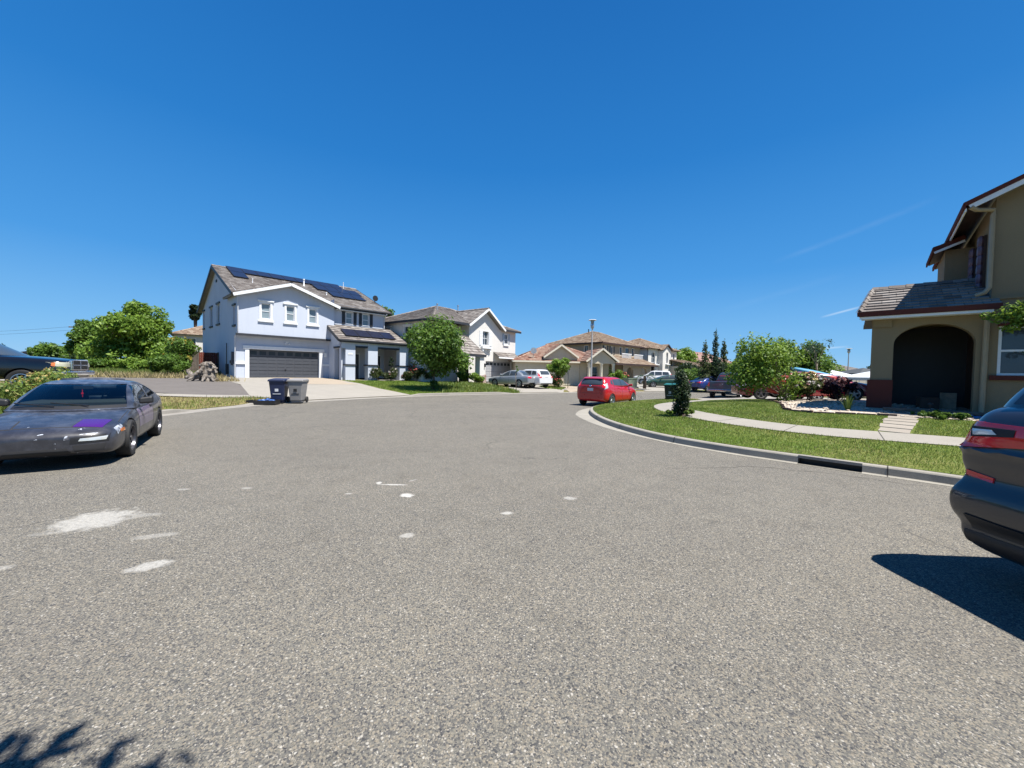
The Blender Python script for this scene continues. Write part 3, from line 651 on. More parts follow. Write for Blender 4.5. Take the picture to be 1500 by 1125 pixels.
# ------------------------------------------------------------------ plants
def rv(rng, n):
    v = rng.normal(size=(n, 3)); return v/np.linalg.norm(v, axis=1)[:, None]
def leaf_quads(rng, cent, nrm, size, aspect=.55):
    n = len(cent); a = np.cross(nrm, rv(rng, n)); a /= np.linalg.norm(a, axis=1)[:, None]+1e-9; b = np.cross(nrm, a)
    s = size*(.6+.8*rng.random(n))[:, None]
    fold = nrm*s*.12
    return np.stack([cent-a*s, cent-b*s*aspect+fold, cent+a*s, cent+b*s*aspect+fold], 1)
def crown(name, clumps, n, size, mat, parent, seed=0, aspect=.55, droop=0, flat=.0):
    """leaves on and in a set of clumps (cx, cy, cz, rx, ry, rz); outline broken up by stray sprays"""
    rng = np.random.default_rng(seed); C_ = np.array([c[:3] for c in clumps]); S = np.array([c[3:] for c in clumps])
    w = (S.prod(1))**.66; idx = rng.choice(len(C_), n, p=w/w.sum())
    d = rv(rng, n); r = .45+.6*rng.random(n)**.6
    k = rng.random(n) < .12; r[k] *= 1.18
    # lumpy surface: quantised lobes
    lob = rv(rng, 26); lr = .82+.36*rng.random(26); r *= lr[np.argmax(d@lob.T, 1)]
    p = C_[idx]+d*r[:, None]*S[idx]
    nn = d*.7+rv(rng, n)*.9; nn[:, 2] += .35; nn /= np.linalg.norm(nn, axis=1)[:, None]
    return mesh_np(name, leaf_quads(rng, p, nn, size, aspect).reshape(-1, 3), 4, mat, parent)
def limbs(mb, base, clumps, r0, h0, seed=0, n=6, every=1):
    rg = random.Random(seed); top = Vector((rg.uniform(-.1, .1), rg.uniform(-.1, .1), h0))
    mb.tube([base, base+Vector((rg.uniform(-.05, .05), rg.uniform(-.05, .05), h0*.5)), base+top], [r0*1.25, r0, r0*.85], n+2)
    for c in clumps[::every]:
        e = Vector(c[:3]); s = base+top*rg.uniform(.75, 1.0); m1 = s.lerp(e, .45)+Vector((rg.uniform(-.12, .12), rg.uniform(-.12, .12), .12))*(e-s).length*.5
        mb.tube([s, m1, e], [r0*.55, r0*.35, r0*.12], n)
        for q in range(2):
            f = e+Vector((rg.uniform(-1, 1)*c[3], rg.uniform(-1, 1)*c[4], rg.uniform(0, .9)*c[5]))*.8
            mb.tube([m1.lerp(e, .5), f], [r0*.2, r0*.05], 4)
def ball_clumps(rng, n, cx, cy, cz, rx, ry, rz, cr):
    out = []
    for i in range(n):
        d = rv(rng, 1)[0]; r = rng.random()**.45
        k = cr*(.7+.6*rng.random())
        out.append((cx+d[0]*rx*r, cy+d[1]*ry*r, cz+d[2]*rz*r, k, k, k*.8))
    return out
def tree(name, label, cat, loc, h, cw, ch, trunk_h, trunk_r, nclump, nleaf, size, leaf, bark='bark', seed=0, group=None, cr=.33, extra=(), cd=None, dx=0):
    """h total height, cw crown width, ch crown height"""
    root = empty(name, loc, 0, label, cat, group); rng = np.random.default_rng(seed)
    cl = ball_clumps(rng, nclump, dx, 0, h-ch/2, cw/2*.72, (cd or cw)/2*.72, ch/2*.74, cw*cr*.5) + list(extra)
    mb = MB(); limbs(mb, Vector((0, 0, -.1)), cl, trunk_r, trunk_h, seed); mb.build('trunk', MT[bark], root, smooth=True)
    crown('crown', cl, nleaf, size, MT[leaf], root, seed)
    return root
def shrub(name, label, cat, loc, w, h, nleaf, size, leaf, seed=0, flowers=None, stems=7, group=None, nclump=9, d=None, column=False):
    root = empty(name, loc, 0, label, cat, group); rng = np.random.default_rng(seed); rg = random.Random(seed)
    cl = ball_clumps(rng, nclump, 0, 0, h*.56, w/2*.7, (d or w)/2*.7, h*.30, min(w, h)*.24)
    if column:
        cl = []
        for k in range(nclump):
            u = (k+.5)/nclump; a = rng.uniform(0, 6.28); rr = w*.5*(.55+.45*math.sin(u*3.0))*rng.uniform(.2, .75)*(1 if u < .85 else .6); cc = w*.20*rng.uniform(.6, 1.3); cl.append((math.cos(a)*rr, math.sin(a)*rr, .06+u*(h-.14), cc, cc, cc*1.1))
    mb = MB()
    for k in range(stems):
        c = cl[k % len(cl)]; mb.tube([(rg.uniform(-.08, .08)*w, rg.uniform(-.08, .08)*w, -.05), (c[0]*.5, c[1]*.5, c[2]*.5), c[:3]], [.018, .014, .006], 5)
    mb.build('stems', MT['bark'], root)
    crown('foliage', cl, nleaf, size, MT[leaf], root, seed)
    if flowers:
        for fm, nf, fs in flowers:
            P = []
            for k in range(nf):
                c = cl[rng.integers(len(cl))]; dd = rv(rng, 1)[0]; dd[2] = abs(dd[2])*.8+.1; dd[1] -= .3; dd /= np.linalg.norm(dd)
                cen = np.array(c[:3])+dd*np.array(c[3:])*1.05
                nn = rv(rng, 9)*.7+dd; nn /= np.linalg.norm(nn, axis=1)[:, None]
                P.append(leaf_quads(rng, cen+rv(rng, 9)*fs*.4, nn, fs*.75, .8).reshape(-1, 3))
            if nf <= 24:
                for q_ in P: mesh_np('flower', q_, 4, MT[fm], root)
            else: mesh_np('flowers', np.concatenate(P), 4, MT[fm], root)
    return root
def blades(name, poly, dens, h0, h1, mat, seed=0, wid=.006, zf=None, off=.0, keep=None, lean=.5, cap=90000, far=None):
    rng = np.random.default_rng(seed); xs = [p[0] for p in poly]; ys = [p[1] for p in poly]
    area = (max(xs)-min(xs))*(max(ys)-min(ys)); n = int(min(cap*3, area*dens)); out = []; cnt = 0
    X = rng.uniform(min(xs), max(xs), n); Y = rng.uniform(min(ys), max(ys), n)
    for x, y in zip(X, Y):
        if far:  # thin out with distance
            if rng.random() > min(1, (far/math.hypot(x, y))**1.2): continue
        if keep and not keep(x, y, rng): continue
        if not inside((x, y), poly): continue
        out.append((x, y)); cnt += 1
        if cnt >= cap: break
    P = np.array([(x, y, (zf or hz)(x, y)+off) for x, y in out]); n = len(P)
    a = rng.uniform(0, 2*math.pi, n); h = rng.uniform(h0, h1, n); sc = np.clip(np.hypot(P[:, 0], P[:, 1])/9, 1, 3.2)
    w = np.stack([np.cos(a), np.sin(a), 0*a], 1)*(wid*sc)[:, None]
    tip = P+np.stack([np.cos(a+1.57)*h*lean*rng.uniform(-1, 1, n), np.sin(a+1.57)*h*lean*rng.uniform(-1, 1, n), h], 1)
    return tag(mesh_np(name, np.stack([P-w, P+w, tip], 1).reshape(-1, 3), 3, mat), kind='stuff')
# ------------------------------------------------------------------ building kit
def FR(x, y, z, ang): return Matrix.Translation((x, y, z)) @ Matrix.Rotation(ang, 4, 'Z')
# wall frame: X runs right along the wall seen from outside, Y goes into the house, Z up
def wall(mb, F, w, h, ops=(), depth=.14, mi=0, x0=0, z0=0):
    old = mb.M; mb.M = old @ F
    xs = sorted({x0, w}|{o[0] for o in ops}|{o[1] for o in ops}); zs = sorted({z0, h}|{o[2] for o in ops}|{o[3] for o in ops})
    for i in range(len(xs)-1):
        for j in range(len(zs)-1):
            cx, cz = (xs[i]+xs[i+1])/2, (zs[j]+zs[j+1])/2
            if any(o[0] < cx < o[1] and o[2] < cz < o[3] for o in ops): continue
            mb.add([(xs[i], 0, zs[j]), (xs[i+1], 0, zs[j]), (xs[i+1], 0, zs[j+1]), (xs[i], 0, zs[j+1])], [(0, 1, 2, 3)], mi)
    for a, b, c, d in ops:
        for q in ([(a, 0, c), (a, depth, c), (a, depth, d), (a, 0, d)], [(b, 0, c), (b, 0, d), (b, depth, d), (b, depth, c)], [(a, 0, d), (a, depth, d), (b, depth, d), (b, 0, d)], [(a, 0, c), (b, 0, c), (b, depth, c), (a, depth, c)]):
            mb.add(q, [(0, 1, 2, 3)], mi)
    mb.M = old
def gable(mb, F, w, z0, zp, xp=None, mi=0, th=.02):
    old = mb.M; mb.M = old @ F; xp = w/2 if xp is None else xp
    mb.prism([(0, 0, z0), (w, 0, z0), (xp, 0, zp)], (0, th, 0), mi); mb.M = old
def window(parent, F, a, b, c, d, frame='white_trim', glass='glass', nx=1, nz=2, trim=None, head=0, sill=0, depth=.14, tw=.09, fw_=.05, label=None, trimmat=None, name='window'):
    """window set in the opening a..b, c..d of a wall frame"""
    mb = MB(); mb.M = F; y0, y1 = depth-.07, depth-.005
    mb.box(a, a+fw_, y0, y1, c, d); mb.box(b-fw_, b, y0, y1, c, d); mb.box(a+fw_, b-fw_, y0, y1, c, c+fw_); mb.box(a+fw_, b-fw_, y0, y1, d-fw_, d)
    for k in range(1, nx): x = a+(b-a)*k/nx; mb.box(x-fw_*.35, x+fw_*.35, y0+.012, y1-.004, c+fw_, d-fw_)
    for k in range(1, nz): z = c+(d-c)*k/nz; mb.box(a+fw_, b-fw_, y0+.006, y1-.008, z-fw_*.45, z+fw_*.45)
    o = mb.build(name, MT[frame], parent); tag(o, label)
    g = MB(); g.M = F; g.box(a+.01, b-.01, depth-.035, depth+.02, c+.01, d-.01); g.build('pane', MT[glass], o)
    if trim:
        m = MB(); m.M = F; t_ = .035
        m.box(a-tw, a-.001, -t_, .02, c-tw, d+tw); m.box(b+.001, b+tw, -t_, .02, c-tw, d+tw); m.box(a-.001, b+.001, -t_, .02, d, d+tw); m.box(a-.001, b+.001, -t_, .02, c-tw, c)
        m.build('trim', MT[trim], o)
    if head:
        m = MB(); m.M = F; m.box(a-tw-.10, b+tw+.10, -.10, .02, d+tw+.001, d+tw+head); m.build('lintel', MT[trimmat or trim], o)
    if sill:
        m = MB(); m.M = F; m.box(a-tw-.08, b+tw+.08, -.10, .02, c-tw-sill, c-tw-.001); m.build('sill', MT[trimmat or trim], o)
    return o
def shutters(parent, F, a, b, c, d, w, mat='dark_trim'):
    for x in (a-w-.10, b+.10):
        m = MB(); m.M = F; m.box(x, x+w, -.045, .01, c-.05, d+.05)
        for k in range(9):
            z = c+(d-c)*(k+.5)/9; m.box(x+.04, x+w-.04, -.06, -.045, z-.035, z+.02)
        m.build('shutter', MT[mat], parent)
def clip(poly, b, keep_above):
    out = []; n = len(poly)
    for i in range(n):
        p, q = poly[i], poly[(i+1) % n]; ip = (p[1] >= b-1e-9) if keep_above else (p[1] <= b+1e-9); iq = (q[1] >= b-1e-9) if keep_above else (q[1] <= b+1e-9)
        if ip: out.append(p)
        if ip != iq:
            s = (b-p[1])/(q[1]-p[1]); out.append((p[0]+(q[0]-p[0])*s, b))
    return out
def courses(mb, pts, step=.36, lift=.045, mi=0, slab=.10, smi=1, ed=None):
    """tiled roof plane: pts[0]->pts[1] is the eave; tile courses step like overlapping tiles; a slab closes it below"""
    P = [Vector(p) for p in pts]; e = Vector(ed) if ed else (P[1]-P[0]).normalized(); nn = None
    for q in P[1:]:
        nn = e.cross(q-P[0])
        if nn.length > 1e-4: break
    nn.normalize()
    if nn.z < 0: nn = -nn
    up = nn.cross(e)
    if up.z < 0: up = -up
    ab = [((p-P[0]).dot(e), (p-P[0]).dot(up)) for p in P]; bmax = max(b for a, b in ab); b0 = 0
    while b0 < bmax-.02:
        b1 = min(b0+step, bmax); pl = clip(clip(ab, b0, True), b1, False)
        if len(pl) >= 3:
            f = lambda a, b, l: P[0]+e*a+up*b+nn*l
            mb.add([f(a, b, .015+lift*max(0, 1-(b-b0)/step)) for a, b in pl], [tuple(range(len(pl)))], mi, [(a, b) for a, b in pl])
            lo = sorted([a for a, b in pl if abs(b-b0) < 1e-4])
            if len(lo) >= 2:
                a0, a1 = lo[0], lo[-1]
                mb.add([f(a0, b0, -.01), f(a1, b0, -.01), f(a1, b0, .015+lift), f(a0, b0, .015+lift)], [(0, 1, 2, 3)], mi, [(a0, b0+.1), (a1, b0+.1), (a1, b0+.14), (a0, b0+.14)])
        b0 += step
    mb.prism([p+nn*.012 for p in P], -nn*slab, smi)
def ridge(mb, p, q, mi=0, r=.11):
    p, q = Vector(p), Vector(q); n = max(1, int((q-p).length/.4)); d = (q-p)/n; s = d.normalized().cross(Vector((0, 0, 1))).normalized()
    for k in range(n):
        a = p+d*k; b = a+d*1.04; l0, l1 = .05+.02, .05
        for sg in (-1, 1):
            mb.add([a+Vector((0, 0, l0+.05)), b+Vector((0, 0, l1+.05)), b+s*sg*r*1.4+Vector((0, 0, l1-.055)), a+s*sg*r*1.4+Vector((0, 0, l0-.055))], [(0, 1, 2, 3)], mi, [(k*.4, 0), (k*.4+.4, 0), (k*.4+.4, .2), (k*.4, .2)])
def hip_roof(mb, x0, x1, y0, y1, ze, slope, ov=.4, mi=0, smi=1, ends=(1, 1), fg=None):
    """hip (or gable where ends = 0) roof over a rectangle, ridge along the longer side; ze = eave height at the wall"""
    X0, X1, Y0, Y1 = x0-ov, x1+ov, y0-ov, y1+ov; z = ze-ov*slope
    if (X1-X0) >= (Y1-Y0):
        hw = (Y1-Y0)/2; zr = z+hw*slope; a = X0+(hw if ends[0] else 0); b = X1-(hw if ends[1] else 0); ym = (Y0+Y1)/2
        if fg:   # front gable cut into the front slope: (x0, x1, x_peak, z_peak)
            yv = Y0+(fg[3]-z)/slope
            courses(mb, [(X0, Y0, z), (fg[0], Y0, z), (fg[2], yv, fg[3]), (fg[2], ym, zr), (a, ym, zr)], mi=mi, smi=smi); courses(mb, [(fg[1], Y0, z), (X1, Y0, z), (b, ym, zr), (fg[2], ym, zr), (fg[2], yv, fg[3])], mi=mi, smi=smi)
        else: courses(mb, [(X0, Y0, z), (X1, Y0, z), (b, ym, zr), (a, ym, zr)], mi=mi, smi=smi)
        courses(mb, [(X1, Y1, z), (X0, Y1, z), (a, ym, zr), (b, ym, zr)], mi=mi, smi=smi)
        if ends[0]: courses(mb, [(X0, Y1, z), (X0, Y0, z), (a, ym, zr)], mi=mi, smi=smi); ridge(mb, (X0, Y0, z), (a, ym, zr), mi); ridge(mb, (X0, Y1, z), (a, ym, zr), mi)
        if ends[1]: courses(mb, [(X1, Y0, z), (X1, Y1, z), (b, ym, zr)], mi=mi, smi=smi); ridge(mb, (X1, Y0, z), (b, ym, zr), mi); ridge(mb, (X1, Y1, z), (b, ym, zr), mi)
        ridge(mb, (a, ym, zr), (b, ym, zr), mi)
    else:
        hw = (X1-X0)/2; zr = z+hw*slope; a = Y0+(hw if ends[0] else 0); b = Y1-(hw if ends[1] else 0); xm = (X0+X1)/2
        courses(mb, [(X0, Y1, z), (X0, Y0, z), (xm, a, zr), (xm, b, zr)], mi=mi, smi=smi); courses(mb, [(X1, Y0, z), (X1, Y1, z), (xm, b, zr), (xm, a, zr)], mi=mi, smi=smi)
        if ends[0]: courses(mb, [(X0, Y0, z), (X1, Y0, z), (xm, a, zr)], mi=mi, smi=smi); ridge(mb, (X0, Y0, z), (xm, a, zr), mi); ridge(mb, (X1, Y0, z), (xm, a, zr), mi)
        if ends[1]: courses(mb, [(X1, Y1, z), (X0, Y1, z), (xm, b, zr)], mi=mi, smi=smi); ridge(mb, (X0, Y1, z), (xm, b, zr), mi); ridge(mb, (X1, Y1, z), (xm, b, zr), mi)
        ridge(mb, (xm, a, zr), (xm, b, zr), mi)
    return zr
def garage_door(parent, F, a, b, h, mat, panels=4, lites=8, depth=.18, glass='glass', lite_top=True, handle=True):
    mb = MB(); mb.M = F; ph = h/panels
    for k in range(panels):
        mb.box(a, b, depth, depth+.05, k*ph+.008, (k+1)*ph-.008)
        n = max(4, int((b-a)/.6)); w = (b-a)/n
        if k < panels-1 or not lites:
            for i in range(n):
                for (u, v) in ((.06, .46), (.54, .94)): mb.box(a+i*w+.05, a+(i+1)*w-.05, depth-.012, depth, k*ph+u*ph, k*ph+v*ph)
    o = mb.build('garage_door', mat, parent)
    g = MB(); g.M = F; g.box(a, b, depth+.055, depth+.08, 0, h); g.build('backing', MT['black'], o)
    if lites:
        w = (b-a)/lites; g = MB(); g.M = F
        for i in range(lites): g.box(a+i*w+.09, a+(i+1)*w-.09, depth-.006, depth, h-ph+.12, h-.13)
        g.build('window', MT[glass], o)
    if handle:
        g = MB(); g.M = F; m = (a+b)/2; g.box(m-.05, m+.05, depth-.05, depth-.013, ph+.08, ph+.12); g.build('handle', MT['black'], o)
    return o
def fascia(mb, p, q, h=.2, w=.03, mi=0): mb.bar(p, q, w, h, mi)
def gutter(parent, p, q, mat='white_gutter', s=.12):
    mb = MB(); mb.bar(p, q, s, s); return bevel(mb.build('gutter', MT[mat], parent), .02)
def downspout(parent, pts, mat='white_gutter', r=.045):
    mb = MB(); mb.tube(pts, r, 8); return mb.build('downspout', MT[mat], parent, smooth='auto')
def arch_wall(mb, F, w, h, ax0, ax1, spring, rise, th=.3, mi=0, n=14, z0=0):
    """wall with one arched opening, given thickness (inner face and intrados too)"""
    old = mb.M; mb.M = old @ F; cx = (ax0+ax1)/2; rx = (ax1-ax0)/2
    arc = [(cx-rx*math.cos(math.pi*i/n), spring+rise*math.sin(math.pi*i/n)) for i in range(n+1)]
    for y in (0, th):
        mb.add([(0, y, z0), (ax0, y, z0), (ax0, y, spring), (0, y, spring)], [(0, 1, 2, 3)], mi)
        mb.add([(ax1, y, z0), (w, y, z0), (w, y, spring), (ax1, y, spring)], [(0, 1, 2, 3)], mi)
        mb.add([(0, y, spring), (ax0, y, spring), (ax0, y, h), (0, y, h)], [(0, 1, 2, 3)], mi)
        mb.add([(ax1, y, spring), (w, y, spring), (w, y, h), (ax1, y, h)], [(0, 1, 2, 3)], mi)
        for (p, q) in zip(arc[:-1], arc[1:]): mb.add([(p[0], y, p[1]), (q[0], y, q[1]), (q[0], y, h), (p[0], y, h)], [(0, 1, 2, 3)], mi)
    for (p, q) in zip(arc[:-1], arc[1:]): mb.add([(p[0], 0, p[1]), (q[0], 0, q[1]), (q[0], th, q[1]), (p[0], th, p[1])], [(0, 1, 2, 3)], mi)
    for x in (ax0, ax1): mb.add([(x, 0, z0), (x, th, z0), (x, th, spring), (x, 0, spring)], [(0, 1, 2, 3)], mi)
    for x in (0, w): mb.add([(x, 0, z0), (x, th, z0), (x, th, h), (x, 0, h)], [(0, 1, 2, 3)], mi)
    mb.M = old
# ------------------------------------------------------------------ blue house with solar panels
def wall_obj(name, mb, mat, parent): return mb.build(name, MT[mat] if isinstance(mat, str) else mat, parent, fix=False)
H1 = empty('house', (-20.05, 28.5, .83), A1, 'pale blue two-storey house with solar panels and wide dark grey garage door', 'house')
L1 = FR(0, 14, 0, -math.pi/2); F1 = FR(0, 0, 0, 0); FU = FR(0, -.4, 0, 0)
mb = MB()
wall(mb, F1, 6.7, 3.12, [(.81, 5.75, 0, 2.13)], .18, z0=-.4)
wins_u = [(1.50, 2.08, 4.42, 5.55), (3.18, 3.74, 4.42, 5.55), (4.82, 5.38, 4.42, 5.55)]
wall(mb, FU, 6.8, 5.95, wins_u, .16, z0=3.17); gable(mb, FU, 6.8, 5.95, 7.17, 3.4)
mb.prism([(0, -.4, 3.17), (6.8, -.4, 3.17), (6.8, .3, 3.17), (0, .3, 3.17)], (0, 0, .04))
mb.add([(0, -.4, 3.17), (0, 0, 3.17), (0, 0, 6.05), (0, -.4, 5.95)], [(0, 1, 2, 3)]); mb.add([(6.8, -.4, 3.17), (6.8, .3, 3.17), (6.8, .3, 6.6), (6.8, -.4, 6.6)], [(0, 1, 2, 3)])
wins_s = [(7.97, 8.53, 4.72, 5.72), (9.47, 10.03, 4.72, 5.72)]
wall(mb, F1, 11.55, 6.3, wins_s, .14, x0=6.7)
wins_l = [(.55, 1.25, 4.45, 5.95), (4.05, 5.15, 4.4, 5.95), (7.15, 8.25, 4.4, 5.95), (13.25, 13.85, 3.9, 5.2)]
wall(mb, L1, 14, 6.3, wins_l, .1, z0=-.4); gable(mb, L1, 14, 6.3, 9.15)
mb.add([(11.55, 0, -.3), (11.55, 14, -.3), (11.55, 14, 6.3), (11.55, 0, 6.3)], [(0, 1, 2, 3)]); mb.prism([(11.55, 0, 6.3), (11.55, 14, 6.3), (11.55, 7, 9.15)], (-.02, 0, 0))
mb.add([(0, 14, -.3), (11.55, 14, -.3), (11.55, 14, 6.3), (0, 14, 6.3)], [(0, 1, 2, 3)])
wl = wall_obj('wall', mb, 'stucco_blue', H1)
for w in wins_u: window(H1, FU, *w, nx=1, nz=2, glass='glass_pale', trim='white_trim', head=.10, sill=.10, depth=.16, tw=.14, trimmat='white_trim')
for w in wins_s:
    o = window(H1, F1, *w, nx=1, nz=2, glass='glass_pale', trim='white_trim', depth=.14, tw=.04); shutters(o, F1, *w, .26)
for w in wins_l: window(H1, L1, *w, nx=1, nz=1, frame='white_trim', head=.14, sill=.14, depth=.1, tw=.04, trim='stucco_blue', trimmat='dark_trim')
mb = MB(); mb.box(-.1, 6.75, -.52, -.4, 3.06, 3.22); mb.build('trim_band', MT['dark_trim'], H1)
mb = MB()
mb.box(.55, .81, -.06, .10, -.05, 2.13); mb.box(5.75, 6.01, -.06, .10, -.05, 2.13); mb.box(.42, 6.14, -.10, .10, 2.131, 2.38)
mb.build('garage_surround', MT['white_trim'], H1)
mb = MB(); mb.box(-.06, .549, -.10, -.002, 1.0, 1.16); mb.box(6.011, 6.5, -.10, -.002, 1.0, 1.16); mb.build('wall_ledge', MT['white_trim'], H1)
t = NT('grey_garage_paint'); t.set(col=t.mix(t.noise(t.co(), 3, 3), (.05, .055, .068), (.075, .08, .092)), rough=.45); MT['garage_grey'] = t.mat
garage_door(H1, F1, .81, 5.75, 2.13, MT['garage_grey'], 4, 8)
# flood light over the garage
mb = MB(); mb.box(3.25, 3.45, -.03, 0, 2.72, 2.84); mb.build('floodlight', MT['white_trim'], H1)
fl = H1.children[-1]; mb = MB()
for x in (3.22, 3.48): mb.lathe([(.03, 0), (.05, -.06), (.06, -.1)], 10, (x, -.1, 2.72)); 
mb.build('bulb', MT['white_trim'], fl, smooth=True)
# roof
mb = MB(); zr = 6.05+7.45*.427
rfm = [MT['tile_grey'], MT['soffit']]
courses(mb, [(7.1, -.45, 6.05), (11.95, -.45, 6.05), (11.95, 7, zr), (3.4, 7, zr), (3.4, 2.43, 7.28)], smi=1)
courses(mb, [(-.35, -.45, 6.05), (3.4, 2.43, 7.28), (3.4, 7, zr), (-.35, 7, zr)], smi=1, ed=(1, 0, 0))
courses(mb, [(11.95, 14.45, 6.05), (-.35, 14.45, 6.05), (-.35, 7, zr), (11.95, 7, zr)], smi=1)
ridge(mb, (-.35, 7, zr), (11.95, 7, zr))
# front gable over the garage block
gp = (3.4, 7.28); gl, gr = (-.32, 5.98), (7.12, 5.98); yb = 2.7
courses(mb, [(gl[0], yb, gl[1]), (gl[0], -.85, gl[1]), (gp[0], -.85, gp[1]), (gp[0], yb, gp[1])], smi=1)
courses(mb, [(gr[0], -.85, gr[1]), (gr[0], yb, gr[1]), (gp[0], yb, gp[1]), (gp[0], -.85, gp[1])], smi=1)
ridge(mb, (gp[0], -.85, gp[1]), (gp[0], yb, gp[1]))
roof = mb.build('roof', rfm, H1, fix=False)
mb = MB()
for a, b in ((gl, gp), (gp, gr)): mb.bar((a[0], -.87, a[1]-.10), (b[0], -.87, b[1]-.10), .04, .22)
mb.build('rake_board', MT['white_trim'], roof)
mb = MB(); mb.bar((7.1, -.47, 5.97), (12.0, -.47, 5.97), .03, .2)
for a, b in (((-.37, -.5, 5.98), (-.37, 7, zr-.07)), ((-.37, 7, zr-.07), (-.37, 14.5, 5.98))): mb.bar(a, b, .04, .24)
mb.bar((11.97, -.5, 5.98), (11.97, 7, zr-.07), .04, .24)
mb.build('fascia_board', MT['dark_trim'], roof)
gutter(roof, (7.1, -.54, 6.0), (12.0, -.54, 6.0), 'dark_trim', .11)
mb = MB(); mb.box(7.0, 11.6, -.44, -.02, 5.80, 5.84); mb.build('soffit', MT['white_trim'], roof)
# plumbing vents, dish
for (x, y, r, h) in ((6.15, 4.9, .06, .55), (7.3, 2.6, .04, .22), (10.3, 6.2, .025, .6), (1.7, 3.0, .025, .3)):
    z = 6.05+(y+.45)*.427; mb = MB(); mb.lathe([(r*2.2, -.05), (r, .08), (r, h), (r*1.5, h), (r*1.5, h+.09), (.01, h+.1)], 10, (x, y, z)); mb.build('vent_pipe', MT['white_trim'], roof, smooth='auto')
mb = MB(); z = 6.05+(2.0+.45)*.427; mb.tube([(11.7, 2.2, z), (11.7, 2.2, z+.55)], .03, 6); mb.lathe([(.28, 0), (.2, .05), (.02, .08)], 14, (11.7, 2.1, z+.6), axis='Y'); mb.build('satellite_dish', MT['black'], roof)
# solar panels on the main slope: (u, v along plan depth)
sn = Vector((0, -.427, 1)).normalized(); su = Vector((0, 1, .427)).normalized()
def solar(u0, b0, w=1.02, l=1.72, z_e=6.05, y_e=-.45, s=.427, par=None):
    n = Vector((0, -s, 1)).normalized(); u = Vector((0, 1, s)).normalized(); P = Vector((u0, y_e, z_e))+u*b0+n*.16; e = Vector((1, 0, 0))
    mb = MB(); q = [P, P+e*w, P+e*w+u*l, P+u*l]; mb.prism(q, -n*.04)
    o = mb.build('solar_panel', MT['black'], par or roof)
    g = MB(); k = .02; q2 = [P+e*k+u*k, P+e*(w-k)+u*k, P+e*(w-k)+u*(l-k), P+e*k+u*(l-k)]; g.add([x+n*.004 for x in q2], [(0, 1, 2, 3)], 0, [(0, 0), (w, 0), (w, l), (0, l)]); g.build('cells', MT['solar'], o, fix=False)
    return o
cols = [.6+1.05*i for i in range(10)]
for i in range(9): solar(cols[i]+.02, 6.5)
solar(cols[0]+.02, 4.72); 
for u in (7.0, 8.05, 9.1, 10.15): solar(u, 4.72)
for u in (7.75, 8.8, 9.85): solar(u, 2.94)
# porch
mb = MB(); pz0, pz1 = 3.12, 4.50; s = (pz1-pz0)/2.35
courses(mb, [(6.25, -2.75, pz0), (12.75, -2.75, pz0), (12.2, -.15, pz1), (6.25, -.15, pz1)], smi=1)
pr = mb.build('porch_roof', rfm, H1, fix=False)
mb = MB(); mb.bar((6.25, -2.77, pz0-.09), (12.78, -2.77, pz0-.09), .04, .2); mb.bar((6.23, -2.75, pz0-.06), (6.23, -.1, pz1-.1), .04, .22); mb.bar((12.77, -2.75, pz0-.08), (12.2, -.15, pz1-.1), .04, .22); mb.build('fascia_board', MT['dark_trim'], pr)
gutter(pr, (6.25, -2.85, pz0-.05), (12.8, -2.85, pz0-.05), 'dark_trim', .1)
for k in range(4): solar(7.0+1.12*k, .55, 1.08, 1.35, pz0, -2.75, (pz1-pz0)/2.6, pr)
mb = MB()
# side wall of the porch with its opening
SW = FR(6.5, 0, 0, -math.pi/2)
wall(mb, SW, 2.6, 3.05, [(1.25, 2.2, -.2, 2.45)], .35, z0=-.4)
mb.add([(6.5, 0, 3.05), (6.5, -2.6, 3.05), (6.5, -.15, 4.4), (6.5, 0, 4.4)], [(0, 1, 2, 3)])
mb.add([(6.85, 0, -.3), (6.85, -.0, 3.05), (6.85, -1.25, 3.05), (6.85, -1.25, -.3)], [(0, 1, 2, 3)])
mb.box(6.5, 6.86, -2.6, -2.25, 2.45, 3.05)
for a, b in ((6.85, 7.65), (8.75, 9.6), (11.7, 12.5)): mb.box(a, b, -2.58, -1.95, -.3, 3.02)
mb.box(7.65, 8.75, -2.5, -2.1, 2.62, 3.02); mb.box(9.6, 11.7, -2.5, -2.1, 2.62, 3.02); mb.box(12.1, 12.5, -1.95, 0, 2.62, 3.02)
wall_obj('porch_wall', mb, 'stucco_blue', H1); mb = MB()
for a, b in ((6.85, 7.65), (8.75, 9.6), (11.7, 12.5)): mb.box(a-.07, b+.07, -2.65, -1.88, 1.08, 1.18)
mb.box(7.66, 8.74, -2.54, -2.06, 2.56, 2.70); mb.box(9.61, 11.69, -2.54, -2.06, 2.56, 2.70); mb.box(6.45, 6.56, -2.3, -1.15, 2.46, 2.60)
mb.build('porch_trim', MT['dark_trim'], H1)
mb = MB(); mb.box(6.6, 12.6, -2.7, 0, -.35, -.12); mb.build('porch_floor', MT['concrete'], H1)
mb = MB(); mb.box(8.2, 9.1, -.05, -.003, -.1, 2.1); o = mb.build('front_door', MT['garage_grey'], H1); g = MB(); g.tube([(8.98, -.1, .95), (8.98, -.05, .95)], .04, 8); g.build('handle', MT['black'], o)
g = MB(); g.box(8.1, 8.195, -.06, -.002, -.1, 2.2); g.box(9.105, 9.2, -.06, -.002, -.1, 2.2); g.box(8.195, 9.105, -.06, -.002, 2.101, 2.2); g.build('door_frame', MT['white_trim'], o)
window(H1, FR(0, -.17, 0, 0), 10.0, 11.2, .75, 2.1, nx=2, nz=1, depth=.16)
mb = MB(); mb.box(7.05, 7.45, -2.60, -2.581, 1.95, 2.08); o = mb.build('house_number_plate', MT['white_trim'], H1)
